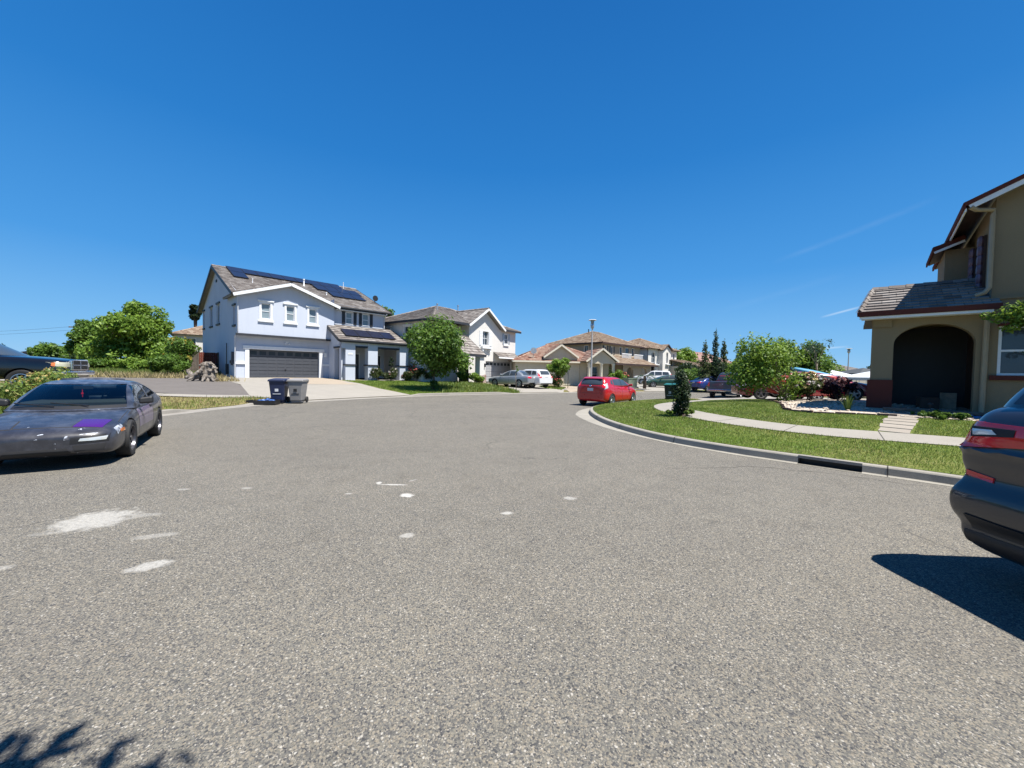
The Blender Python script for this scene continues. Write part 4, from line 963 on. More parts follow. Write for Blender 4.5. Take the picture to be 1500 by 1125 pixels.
# downspouts, utility boxes, lamp by the garage
downspout(H1, [(.02, -.50, 5.7), (.02, -.50, 3.35), (-.10, -.2, 3.0), (-.08, -.09, 2.6), (-.08, -.09, -.1)])
downspout(H1, [(11.5, -.55, 5.9), (11.5, -.2, 5.6), (11.5, -.06, 5.5), (11.5, -.06, 4.6)])
downspout(H1, [(12.55, -2.8, 3.0), (12.58, -2.5, 2.8), (12.58, -2.5, -.2)])
mb = MB(); mb.box(-.14, -.001, .55, .85, 1.0, 1.9); mb.box(-.10, -.001, 1.0, 1.25, .9, 1.3); mb.lathe([(.11, -.1), (.11, 0)], 12, (-.02, 1.4, 1.15), axis='X'); mb.build('meter_box', MT['garage_grey'], H1)
mb = MB(); mb.box(-.16, -.001, 2.4, 2.75, .2, 1.0); mb.tube([(-.1, 2.6, 1.0), (-.1, 2.6, 2.6)], .03, 6); mb.build('gas_meter', MT['dark_trim'], H1)
mb = MB(); mb.box(-.06, 0, 6.8, 7.2, 7.9, 8.1); mb.build('gable_vent', MT['dark_trim'], H1)
mb = MB(); mb.box(6.15, 6.3, -.16, 0, 1.75, 2.1); mb.build('wall_lamp', MT['white_trim'], H1)

# ------------------------------------------------------------------ white house with shuttered gable
H2 = empty('house', (-2.97, 40.0, .57), A2, 'white two-storey house with hipped roof, shuttered gable and grey garage', 'house')
F2 = FR(0, 0, 0, 0); mb = MB()
op_w = (-.15, .75, 3.75, 5.15)
wall(mb, F2, 5.55, 5.55, [(0, 4.88, -.1, 2.13), op_w, (3.45, 4.1, 4.1, 5.15)], .20, x0=-2.2, z0=-.4)
mb.prism([(-2.2, 0, 5.551), (2.6, 0, 5.551), (.2, 0, 7.2)], (0, .02, 0))
mb.add([(5.55, 0, -.3), (5.55, 10.2, -.3), (5.55, 10.2, 5.6), (5.55, 0, 5.6)], [(0, 1, 2, 3)])
mb.add([(-2.2, 0, 2.4), (-2.2, 1.2, 2.4), (-2.2, 1.2, 5.6), (-2.2, 0, 5.6)], [(0, 1, 2, 3)])
FM = FR(-6.9, 1.2, 0, 0); wall(mb, FM, 4.7, 5.6, [(1.0, 2.3, .9, 2.2)], .14, z0=-.4)
LM = FR(-6.9, 10.2, 0, -math.pi/2); wl2 = [(3.4, 4.3, 3.45, 5.05), (6.4, 7.4, 3.1, 5.1)]
wall(mb, LM, 9.0, 5.6, wl2, .12, z0=-.4)
mb.add([(-6.9, 10.2, -.3), (5.55, 10.2, -.3), (5.55, 10.2, 5.6), (-6.9, 10.2, 5.6)], [(0, 1, 2, 3)])
wall_obj('wall', mb, 'stucco_white', H2)
# recoloured left face is the same stucco; porch wing
mb = MB(); mb.box(-2.6, -2.0, -1.8, -1.2, -.4, 2.5); mb.box(-.95, -.35, -.62, -.0, -.4, 2.3); wall_obj('porch_pillar', mb, 'stucco_white', H2)
mb = MB(); mb.box(-1.0, -.30, -.67, .0, -.4, .75); mb.box(-2.65, -1.95, -1.85, -1.15, -.4, .7); mb.build('stone_base', MT['stone'], H2)
o = window(H2, F2, *op_w, nx=2, nz=2, trim='white_trim', tw=.06, depth=.2); shutters(o, F2, *op_w, .42, 'white_trim')
m = MB(); m.M = F2; m.box(-.45, 1.05, -.30, .0, 3.40, 3.58); m.box(-.35, -.2, -.22, 0, 3.1, 3.4); m.box(.8, .95, -.22, 0, 3.1, 3.4); m.build('planter_ledge', MT['white_trim'], o)
o = window(H2, F2, 3.45, 4.1, 4.1, 5.15, nx=2, nz=2, trim='white_trim', tw=.08, sill=.14); shutters(o, F2, 3.45, 4.1, 4.1, 5.15, .2, 'galv')
window(H2, FM, 1.0, 2.3, .9, 2.2, nx=2, nz=1, trim='white_trim', tw=.06)
for w in wl2: window(H2, LM, *w, nx=1, nz=2, trim='white_trim', tw=.07, depth=.12, head=.1)
t = NT('grey_white_door'); t.set(col=(.36, .36, .37), rough=.5); MT['door_lt'] = t.mat
garage_door(H2, F2, 0, 4.88, 2.13, MT['door_lt'], 4, 8, .2, handle=False)
mb = MB(); rf2 = [MT['tile_grey'], MT['soffit']]
# main hip
hip_roof(mb, -6.9, 5.55, .0, 10.2, 5.75, .40, .45, fg=(-2.6, 3.0, .2, 7.4))
# front gable
gp = (.2, 7.42); gl, gr = (-2.65, 5.5), (3.05, 5.5)
courses(mb, [(gl[0], 3.5, gl[1]), (gl[0], -.5, gl[1]), (gp[0], -.5, gp[1]), (gp[0], 3.5, gp[1])]); courses(mb, [(gr[0], -.5, gr[1]), (gr[0], 3.5, gr[1]), (gp[0], 3.5, gp[1]), (gp[0], -.5, gp[1])])
ridge(mb, (gp[0], -.5, gp[1]), (gp[0], 4.2, gp[1]))
# porch shed on the left and little roof over the right bay
courses(mb, [(-7.3, -1.9, 2.6), (-1.85, -1.9, 2.6), (-2.5, -.02, 4.4), (-7.3, -.02, 4.4)])
courses(mb, [(1.6, -.75, 2.62), (5.4, -.75, 2.62), (5.4, -.02, 3.12), (1.6, -.02, 3.12)])
rf = mb.build('roof', rf2, H2, fix=False)
mb = MB(); mb.bar((gl[0], -.52, gl[1]-.08), (gp[0], -.52, gp[1]-.08), .04, .2); mb.bar((gp[0], -.52, gp[1]-.08), (gr[0], -.52, gr[1]-.08), .04, .2); mb.bar((1.6, -.77, 2.54), (5.4, -.77, 2.54), .04, .16); mb.build('rake_board', MT['white_trim'], rf)
mb = MB(); mb.bar((-1.83, -1.9, 2.52), (-2.48, -.02, 4.3), .04, .2); mb.bar((-7.3, -1.93, 2.5), (-1.85, -1.93, 2.5), .04, .2); mb.bar((3.05, -.47, 5.5), (6.0, -.47, 5.5), .03, .2); mb.bar((-7.37, -.47, 5.5), (-7.37, 10.7, 5.5), .03, .2); mb.bar((-7.37, -.47, 5.5), (-2.7, -.47, 5.5), .03, .2); mb.build('fascia_board', MT['dark_trim'], rf)
for (x, y, z) in ((-3.4, 3.2, 6.9), (1.4, 5.0, 7.6)): mb = MB(); mb.lathe([(.06, -.3), (.06, .7), (.1, .7), (.1, .8)], 8, (x, y, z)); mb.build('vent_pipe', MT['galv'], rf)
mb = MB(); mb.box(-.62, -.48, -.75, -.62, 1.5, 1.85); mb.build('wall_lamp', MT['black'], H2)

# ------------------------------------------------------------------ cream single-storey house with columned portico
H3 = empty('house', (.35, 41.2, .28), R(8), 'cream single-storey house with columned gabled portico and dish on its red-tan roof', 'house')
mb = MB(); F3 = FR(0, 0, 0, 0)
wall(mb, F3, 10.2, 2.75, [(5.2, 7.0, -.05, 2.35), (7.75, 9.0, .5, 2.1)], .25, z0=-.3)
mb.add([(10.2, 0, -.3), (10.2, 9, -.3), (10.2, 9, 2.75), (10.2, 0, 2.75)], [(0, 1, 2, 3)]); mb.add([(0, 0, -.3), (0, 9, -.3), (0, 9, 2.75), (0, 0, 2.75)], [(0, 1, 2, 3)]); mb.add([(0, 9, -.3), (10.2, 9, -.3), (10.2, 9, 2.75), (0, 9, 2.75)], [(0, 1, 2, 3)])
mb.prism([(7.2, -2.0, 2.62), (10.1, -2.0, 2.62), (8.65, -2.0, 3.75)], (0, .1, 0)); mb.box(7.25, 10.05, -2.0, -1.7, 2.38, 2.62); mb.prism([(2.95, -.12, 2.7), (6.65, -.12, 2.7), (6.65, -.12, 3.0), (4.8, -.12, 4.22), (2.95, -.12, 3.0)], (0, .1, 0))
wall_obj('wall', mb, 'stucco_cream', H3)
window(H3, F3, 7.75, 9.0, .5, 2.1, nx=2, nz=2, depth=.25)
mb = MB(); mb.box(5.2, 7.0, .2, .25, 0, 2.35)
for k in range(8): mb.box(5.25+k*.218, 5.25+k*.218+.16, .17, .199, .05, 2.3)
mb.build('entry_gate', MT['cream_trim'], H3)
for k, x in enumerate((7.35, 8.65, 9.95)):
    mb = MB(); mb.box(x-.24, x+.24, -2.1, -1.62, -.3, .75); mb.lathe([(.2, .75), (.19, .85), (.15, .9), (.15, 2.2), (.19, 2.28), (.2, 2.38)], 14, (x, -1.86, 0)); mb.build('column', MT['cream_trim'], H3, smooth='auto')
mb = MB(); hip_roof(mb, 0, 10.2, 0, 9, 2.75, .42, .45)
for (x0, x1, y0, zp, ze, yb) in ((6.9, 10.4, -2.3, 3.95, 2.62, 2.5), (2.9, 6.7, -.45, 4.35, 3.02, 3.6)):
    xm = (x0+x1)/2; courses(mb, [(x0, yb, ze), (x0, y0, ze), (xm, y0, zp), (xm, yb, zp)]); courses(mb, [(x1, y0, ze), (x1, yb, ze), (xm, yb, zp), (xm, y0, zp)])
rf = mb.build('roof', [MT['tile_red'], MT['soffit']], H3, fix=False)
mb = MB()
for (x0, x1, y0, zp, ze) in ((6.9, 10.4, -2.32, 3.95, 2.62), (2.9, 6.7, -.47, 4.35, 3.02)):
    xm = (x0+x1)/2; mb.bar((x0, y0, ze-.06), (xm, y0, zp-.06), .05, .17); mb.bar((xm, y0, zp-.06), (x1, y0, ze-.06), .05, .17)
mb.bar((-.45, -.47, 2.5), (6.9, -.47, 2.5), .04, .16); mb.build('rake_board', MT['cream_trim'], rf)
mb = MB(); mb.tube([(1.9, .3, 3.0), (1.9, .2, 3.6)], .03, 6); mb.lathe([(.33, 0), (.30, .025), (.03, .035)], 16, (1.9, .08, 3.65), axis='Y'); mb.build('satellite_dish', MT['galv'], rf)
# ------------------------------------------------------------------ taupe two-storey house behind
H4 = empty('house', (12.1, 54, .4), R(45), 'taupe two-storey house with balcony rail and arched porch beyond the cream one', 'house')
mb = MB(); F4 = FR(0, 0, 0, 0); L4 = FR(0, 9, 0, -math.pi/2)
w4 = [(.9, 1.45, 4.0, 5.1), (2.6, 3.15, 4.0, 5.1), (5.0, 5.7, 4.0, 5.2), (6.6, 7.9, 3.7, 5.2), (8.6, 9.3, 4.0, 5.2)]
wall(mb, F4, 11.2, 5.6, w4, .15, z0=-.3); wall(mb, L4, 9, 5.6, [(2.2, 3.4, 4.0, 5.2), (6.3, 6.9, 3.9, 5.2)], .15, z0=-.3)
mb.add([(11.2, 0, -.3), (11.2, 9, -.3), (11.2, 9, 5.6), (11.2, 0, 5.6)], [(0, 1, 2, 3)]); mb.add([(0, 9, -.3), (11.2, 9, -.3), (11.2, 9, 5.6), (0, 9, 5.6)], [(0, 1, 2, 3)])
arch_wall(mb, FR(2.6, -2.0, 0, 0), 4.0, 2.75, 1.1, 2.9, 1.5, .75, .3, z0=-.3); arch_wall(mb, FR(6.6, -2.0, 0, 0), 4.4, 2.75, 1.1, 3.1, 1.5, .75, .3, z0=-.3)
mb.add([(2.6, -2, -.3), (2.6, 0, -.3), (2.6, 0, 2.75), (2.6, -2, 2.75)], [(0, 1, 2, 3)])
wall_obj('wall', mb, 'stucco_taupe', H4)
for i, w in enumerate(w4):
    o = window(H4, F4, *w, nx=1, nz=1, glass='glass', trim='cream_trim', tw=.06)
    if i < 2: shutters(o, F4, *w, .3)
for w in ((2.2, 3.4, 4.0, 5.2), (6.3, 6.9, 3.9, 5.2)): window(H4, L4, *w, nx=2, nz=1, trim='cream_trim', tw=.06)
for (a, b) in ((4.2, 7.0), (7.8, 10.6)):
    mb = MB(); mb.box(a, b, -.9, -.8, 4.15, 4.25); mb.box(a, b, -.9, -.0, 3.0, 3.2)
    for k in range(int((b-a)/.16)): mb.box(a+.05+k*.16, a+.1+k*.16, -.87, -.83, 3.2, 4.15)
    mb.build('balcony', MT['white_trim'], H4)
mb = MB(); hip_roof(mb, 0, 11.2, 0, 9, 5.75, .42, .5); courses(mb, [(-.9, -2.9, 2.65), (11.5, -2.9, 2.65), (10.4, -.02, 3.9), (.2, -.02, 3.9)]); courses(mb, [(-.9, 6, 2.65), (-.9, -2.9, 2.65), (.0, -.02, 3.9), (.0, 6, 3.9)])
rf = mb.build('roof', [MT['tile_tan'], MT['brown_trim']], H4, fix=False)
mb = MB(); mb.bar((-.5, -.52, 5.45), (11.7, -.52, 5.45), .05, .2); mb.bar((-.52, -.5, 5.45), (-.52, 9.5, 5.45), .05, .2); mb.bar((-.9, -2.93, 2.55), (11.5, -2.93, 2.55), .05, .2); mb.build('fascia_board', MT['brown_trim'], rf)
mb = MB(); mb.lathe([(.07, -.3), (.07, .15), (.12, .2)], 8, (3.6, 4.5, 7.75)); mb.build('vent_pipe', MT['black'], rf)
# ------------------------------------------------------------------ white house with arched niche
H5 = empty('house', (21.9, 63.5, .4), R(41), 'white two-storey house with arched upper window and narrow niche up the street', 'house')
mb = MB(); F5 = FR(0, 0, 0, 0); L5 = FR(0, 9, 0, -math.pi/2)
arch_wall(mb, F5, 3.2, 5.6, 1.0, 2.2, 4.5, .5, .2, z0=-.3)
wall(mb, FR(3.2, -.8, 0, 0), 2.7, 5.4, [(1.15, 1.75, 3.2, 5.0)], .3, z0=-.3); mb.prism([(3.2, -.8, 5.4), (5.9, -.8, 5.4), (4.55, -.8, 6.2)], (0, .1, 0))
mb.add([(3.2, -.8, -.3), (3.2, 0, -.3), (3.2, 0, 5.4), (3.2, -.8, 5.4)], [(0, 1, 2, 3)])
wall(mb, F5, 9.5, 5.4, [(7.0, 7.6, 3.9, 5.0), (8.2, 8.8, 3.9, 5.0)], .15, x0=5.9, z0=-.3)
wall(mb, L5, 9, 5.6, [], z0=-.3); mb.add([(0, 9, -.3), (9.5, 9, -.3), (9.5, 9, 5.5), (0, 9, 5.5)], [(0, 1, 2, 3)]); mb.add([(9.5, 0, -.3), (9.5, 9, -.3), (9.5, 9, 5.5), (9.5, 0, 5.5)], [(0, 1, 2, 3)])
wall_obj('wall', mb, 'stucco_white', H5)
mb = MB(); wall(mb, FR(5.6, -5.5, 0, 0), 6.4, 2.75, [(.5, 1.9, 0, 2.2), (3.4, 4.7, 0, 2.2)], .3, z0=-.3); mb.add([(5.6, -5.5, -.3), (5.6, 0, -.3), (5.6, 0, 2.75), (5.6, -5.5, 2.75)], [(0, 1, 2, 3)]); mb.box(12.6, 13.0, -6.5, -6.1, -.3, 2.3); mb.prism([(11.6, -6.5, 2.3), (14.2, -6.5, 2.3), (12.9, -6.5, 3.2)], (0, .1, 0)); wall_obj('garage_wing', mb, 'stucco_sand', H5)
window(H5, F5, 1.0, 2.2, 3.2, 4.9, nx=2, nz=2, depth=.2); window(H5, FR(3.2, -.8, 0, 0), 1.15, 1.75, 3.2, 5.0, glass='glass', depth=.3)
for w in ((7.0, 7.6, 3.9, 5.0), (8.2, 8.8, 3.9, 5.0)): window(H5, F5, *w, nx=2, nz=2)
m = MB(); m.box(6.5, 9.5, -.8, -.72, 3.6, 3.7); m.box(6.5, 9.5, -.8, 0, 2.7, 2.85)
for k in range(14): m.box(6.55+k*.22, 6.62+k*.22, -.79, -.73, 2.85, 3.6)
m.build('balcony', MT['white_trim'], H5)
m = MB(); m.box(.0, 3.0, -.4, 0, 2.85, 3.0); m.box(4.1, 5.2, -1.1, -.8, 2.95, 3.1); m.build('ledge', MT['white_trim'], H5)
mb = MB(); hip_roof(mb, 0, 9.5, 0, 9, 5.7, .42, .5)
courses(mb, [(2.9, 3, 5.35), (2.9, -1.1, 5.35), (4.55, -1.1, 6.35), (4.55, 3, 6.35)]); courses(mb, [(6.2, -1.1, 5.35), (6.2, 3, 5.35), (4.55, 3, 6.35), (4.55, -1.1, 6.35)])
courses(mb, [(5.2, -6.0, 2.65), (12.4, -6.0, 2.65), (12.0, -.02, 4.0), (5.4, -.02, 4.0)]); courses(mb, [(11.3, -2, 2.3), (11.3, -6.9, 2.3), (12.9, -6.9, 3.4), (12.9, -2, 3.4)]); courses(mb, [(14.5, -6.9, 2.3), (14.5, -2, 2.3), (12.9, -2, 3.4), (12.9, -6.9, 3.4)])
rf = mb.build('roof', [MT['tile_tan'], MT['brown_trim']], H5, fix=False)
# ------------------------------------------------------------------ simple far houses
def far_house(loc, rz, w, d, h, label, wallm, tilem, slope=.4, ends=(1, 1), wins=3):
    H = empty('house', loc, rz, label, 'house'); mb = MB(); F = FR(0, 0, 0, 0); L = FR(0, d, 0, -math.pi/2)
    ws = [(w*(i+.5)/wins-.5, w*(i+.5)/wins+.5, h-1.7, h-.6) for i in range(wins)]
    wl = [(d*.3-.5, d*.3+.5, h-1.7, h-.6), (d*.7-.5, d*.7+.5, h-1.7, h-.6)]
    wall(mb, F, w, h, ws, z0=-1); wall(mb, L, d, h, wl, z0=-1)
    mb.add([(w, 0, -1), (w, d, -1), (w, d, h), (w, 0, h)], [(0, 1, 2, 3)]); mb.add([(0, d, -1), (w, d, -1), (w, d, h), (0, d, h)], [(0, 1, 2, 3)])
    if not ends[0] and w >= d:
        zz = h+(d/2)*slope; mb.prism([(0, 0, h), (0, d, h), (0, d/2, zz-.1)], (.02, 0, 0)); mb.prism([(w, 0, h), (w, d, h), (w, d/2, zz-.1)], (-.02, 0, 0))
    wall_obj('wall', mb, wallm, H)
    for q in ws: window(H, F, *q, nx=2, nz=1, trim='white_trim', tw=.06)
    for q in wl: window(H, L, *q, nx=2, nz=1, trim='white_trim', tw=.06)
    mb = MB(); hip_roof(mb, 0, w, 0, d, h+.1, slope, .45, ends=ends); mb.build('roof', [MT[tilem], MT['soffit']], H, fix=False); return H
far_house((-46.5, 54.0, .8), R(38), 11, 10, 5.3, 'white house with pinkish tan roof half hidden behind the big left tree', 'stucco_white', 'tile_tan', .45)
far_house((44, 92, .3), R(30), 14, 10, 4.6, 'distant house with pink tiled roof behind the cypresses', 'stucco_sand', 'tile_pink', .5)
far_house((63, 86, .3), R(20), 9, 9, 3.9, 'distant cream house with red roof seen past the dark tree', 'stucco_cream', 'tile_pink', .42)
far_house((74, 90, .3), R(10), 10, 9, 3.0, 'lowest distant tan house with grey roof left of the far lamp', 'stucco_sand', 'tile_grey', .35)
# ------------------------------------------------------------------ tan house with arched porch on the right
MT['mauve'] = M_plain('mauve_ornament', (.16, .10, .14), .6, var=.4)
HR = empty('house', (11.2, 12.3, .76), R(-43), 'tan two-storey house with dark arched porch and dark red base at the right edge', 'house')
mb = MB(); FP = FR(0, 0, 0, 0)
arch_wall(mb, FP, 2.4, 2.8, .5, 2.13, 1.88, .58, .35, z0=-.3, n=20)
mb.add([(0, .35, -.3), (0, .8, -.3), (0, .8, 2.8), (0, .35, 2.8)], [(0, 1, 2, 3)])
mb.box(.03, .45, -.06, -.001, 2.42, 2.68)
arch_wall(mb, FR(0, 3.2, 0, -math.pi/2), 2.85, 2.8, .6, 2.0, 1.98, .4, .3, z0=-.3)
# recessed porch walls
mb.add([(0, 3.2, -.3), (2.4, 3.2, -.3), (2.4, 3.2, 2.8), (0, 3.2, 2.8)], [(0, 1, 2, 3)]); mb.add([(2.4, .35, -.3), (2.4, 3.2, -.3), (2.4, 3.2, 2.8), (2.4, .35, 2.8)], [(0, 1, 2, 3)])
mb.add([(0, .0, 2.78), (2.4, .0, 2.78), (2.4, 3.2, 2.78), (0, 3.2, 2.78)], [(0, 1, 2, 3)])
FW = FR(0, 0, 0, 0)
wall(mb, FR(0, .02, 0, 0), 13, 5.75, [(2.52, 4.35, .99, 2.31), (6.5, 8.5, .99, 2.31), (5.5, 7.0, 3.7, 5.0)], .12, x0=2.36, z0=-.3)
mb.prism([(2.36, .02, 5.75), (13, .02, 5.75), (7.7, .02, 8.15)], (0, .02, 0))
LW = FR(2.36, 8, 0, -math.pi/2); wall(mb, LW, 7.98, 5.75, [(5.6, 6.5, 3.5, 5.0)], .12, z0=2.7)
mb.box(1.70, 2.34, 3.05, 5.2, 2.7, 5.2)
wall_obj('wall', mb, 'stucco_olive', HR)
mb = MB(); mb.box(-.06, .52, -.06, .42, -.36, .81); mb.build('red_base', MT['red_base'], HR)
mb = MB(); mb.box(-.10, 2.45, -.14, 3.2, -.42, -.06); mb.build('porch_floor', MT['kerb_dark'], HR)
mb = MB(); mb.box(2.0, 2.36, -.03, .02, 3.03, 3.08); mb.box(2.36, 12.9, -.03, .02, 3.03, 3.09); mb.build('belt_band', MT['stucco_olive'], HR)
for w in ((2.52, 4.35, .99, 2.31), (6.5, 8.5, .99, 2.31)):
    o = window(HR, FR(0, .02, 0, 0), *w, nx=1, nz=2, glass='glass', depth=.08, fw_=.06)
    m = MB(); m.M = FR(0, .02, 0, 0); m.box(w[0]-.13, w[1]+.13, -.07, 0, w[2]-.13, w[2]-.001); m.build('sill', MT['red_base'], o)
    m = MB(); m.M = FR(0, .02, 0, 0); m.box(w[0]-.02, w[1]+.02, -.05, 0, w[3]+.001, w[3]+.07); m.build('lintel', MT['red_base'], o)
window(HR, FR(0, .02, 0, 0), 5.5, 7.0, 3.7, 5.0, nx=2, nz=1)
o = window(HR, LW, 5.6, 6.5, 3.5, 5.0, nx=2, nz=2, glass='glass')
for x in (5.12, 6.62):
    m = MB(); m.M = LW; m.box(x, x+.36, -.06, -.002, 3.4, 5.05)
    sh_ = m.build('shutter', MT['brown_trim'], o)
    for k in range(6):
        m = MB(); m.M = LW; m.lathe([(.17, -.06), (.19, -.10), (.13, -.16), (.05, -.17)], 12, (x+.18, 0, 3.55+k*.27), 'Y'); m.build('roundel', MT['mauve'], sh_, smooth='auto')
# porch roof
mb = MB(); pzl, pzh = 2.84, 3.86
courses(mb, [(-.30, -.42, pzl), (2.5, -.42, pzl), (2.36, 1.75, pzh), (-.05, 1.75, pzh)], step=.27, lift=.04)
courses(mb, [(2.36, 4.0, pzl), (-.30, 4.0, pzl), (-.05, 1.75, pzh), (2.36, 1.75, pzh)], step=.27)
ridge(mb, (-.3, -.42, pzl), (-.05, 1.75, pzh), r=.07); ridge(mb, (-.05, 1.75, pzh), (2.36, 1.75, pzh), r=.08)
pr = mb.build('porch_roof', [MT['tile_grey'], MT['soffit']], HR, fix=False)
mb = MB(); mb.bar((-.31, -.44, 2.80), (2.5, -.44, 2.80), .04, .15); mb.bar((-.33, -.44, 2.80), (-.08, 1.75, pzh-.05), .04, .13); mb.build('fascia_board', MT['red_base'], pr)
mb = MB(); mb.bar((-.29, -.41, 2.69), (2.36, -.41, 2.69), .04, .075); mb.box(-.25, 2.36, -.39, -.01, 2.66, 2.69); mb.build('soffit_trim', MT['white_trim'], pr)
# gable behind the porch ridge
mb = MB(); mb.prism([(-.04, 0, 2.8), (-.04, 3.6, 2.8), (-.04, 1.75, 3.75)], (.04, 0, 0)); wall_obj('gable_wall', mb, 'stucco_olive', HR)
# main roof
mb = MB(); s = .46; z0 = 5.62; xa = 1.78; xm = 7.7; zp = z0+(xm-xa)*s
courses(mb, [(xa, 8, z0), (xa, -.42, z0), (xm, -.42, zp), (xm, 8, zp)]); courses(mb, [(2*xm-xa, -.42, z0), (2*xm-xa, 8, z0), (xm, 8, zp), (xm, -.42, zp)])
courses(mb, [(1.42, 5.2, 5.25), (1.42, 2.75, 5.25), (2.1, 2.75, 5.56), (2.1, 5.2, 5.56)], step=.3); 
rf = mb.build('roof', [MT['tile_grey'], MT['brown_trim']], HR, fix=False)
mb = MB(); mb.bar((xa-.03, -.46, z0-.02), (xm, -.46, zp-.02), .03, .10); mb.bar((xa-.03, -.44, z0-.05), (xa-.03, 8, z0-.05), .05, .16); mb.bar((1.40, 2.73, 5.2), (2.1, 2.73, 5.5), .04, .14); mb.bar((1.40, 2.73, 5.2), (1.40, 5.2, 5.2), .04, .14); mb.build('fascia_board', MT['red_base'], rf)
mb = MB(); mb.bar((xa+.07, -.43, z0-.11), (xm, -.43, zp-.11), .035, .12); mb.bar((xa+.0, -.40, z0-.16), (xa+.0, 3.9, z0-.16), .03, .08); mb.bar((1.43, 2.72, 5.10), (2.1, 2.72, 5.37), .04, .07); mb.build('rake_board', MT['white_trim'], rf)
downspout(HR, [(1.86, -.44, 5.50), (1.98, -.36, 5.42), (2.30, -.10, 5.42), (2.30, -.08, 5.30), (2.30, -.08, 3.35), (2.22, -.1, 3.22), (2.05, -.1, 3.16)], 'downspout_tan', .055)
downspout(HR, [(2.30, -.06, 2.62), (2.28, -.06, 0), (2.28, -.06, -.3)], 'downspout_tan', .06)
mb = MB(); mb.box(.36, 2.36, 3.05, 3.19, -.06, 2.6); mb.build('porch_shade_panel', MT['black'], HR)  # black panel over the back wall: porch shade put into its colour
mb = MB(); mb.box(2.30, 2.385, .5, 3.04, -.06, 2.7); mb.build('front_door', MT['brown_trim'], HR)  # oversized dark panel along this wall, deepening the porch shade by its colour
for k in range(3):
    mb = MB(); mb.lathe([(.05, -.05), (.05, 2.0)], 10, (.12, 1.0+k*.55, 0)); mb.build('porch_post', MT['downspout_tan'], HR, smooth='auto')
# ------------------------------------------------------------------ vehicles
def apply_mods(o):
    dg = bpy.context.evaluated_depsgraph_get(); dg.update(); me = bpy.data.meshes.new_from_object(o.evaluated_get(dg)); o.modifiers.clear(); old = o.data; o.data = me; me.name = old.name; return o
def bvh_of(objs):
    V, F = [], []
    for o in objs:
        b = len(V); V += [v.co.copy() for v in o.data.vertices]; F += [[b+i for i in p.vertices] for p in o.data.polygons]
    return BVHTree.FromPolygons(V, F)
def decal(bv, name, mat, parent, corners, direc, n=6, off=.006, round_=False, m=None):
    """thin moulded panel that follows the bodywork: a quad of 3D corners projected along direc"""
    direc = Vector(direc).normalized(); c = [Vector(p) for p in corners]; m = m or n; vs = []; fs = []
    for j in range(m+1):
        for i in range(n+1):
            u, v = i/n, j/m
            if round_:
                a, b = 2*u-1, 2*v-1; k = (abs(a)**4+abs(b)**4)**.25; l = max(abs(a), abs(b))
                if k > 1e-6: a, b = a*l/k, b*l/k
                u, v = (a+1)/2, (b+1)/2
            p = c[0].lerp(c[1], u).lerp(c[3].lerp(c[2], u), v); h = bv.ray_cast(p-direc*3, direc)
            ok = h[0] is not None and h[1].dot(direc) < -.03; vs.append((p, h[0] if ok else None))
    good = [q for p, q in vs if q is not None]
    if not good: good = [bv.find_nearest(p)[0] for p, q in vs]
    fixed = []
    for p, q in vs:
        if q is None:
            g_ = min(good, key=lambda g: ((g-p)-direc*(g-p).dot(direc)).length)
            q = g_.lerp(bv.find_nearest(p+direc*(g_-p).dot(direc))[0], .5)
        fixed.append(q-direc*off)
    vs = fixed
    k = len(vs); vs2 = [p+direc*(off+.008) for p in vs]
    for j in range(m):
        for i in range(n): a = j*(n+1)+i; fs.append((a, a+1, a+n+2, a+n+1))
    rim = [i for i in range(n+1)]+[(j+1)*(n+1)-1 for j in range(1, m+1)]+[m*(n+1)+i for i in range(n-1, -1, -1)]+[j*(n+1) for j in range(m-1, 0, -1)]
    for a, b in zip(rim, rim[1:]+rim[:1]): fs.append((a, b, k+b, k+a))
    mb = MB(); mb.v = [tuple(p) for p in vs+vs2]; mb.f = [list(f) for f in fs]; mb.m = [0]*len(fs); mb.uv = [[(0, 0)]*len(f) for f in fs]
    return mb.build(name, MT[mat] if isinstance(mat, str) else mat, parent, smooth='auto')
def sides(fn):
    for s in (1, -1): fn(s)
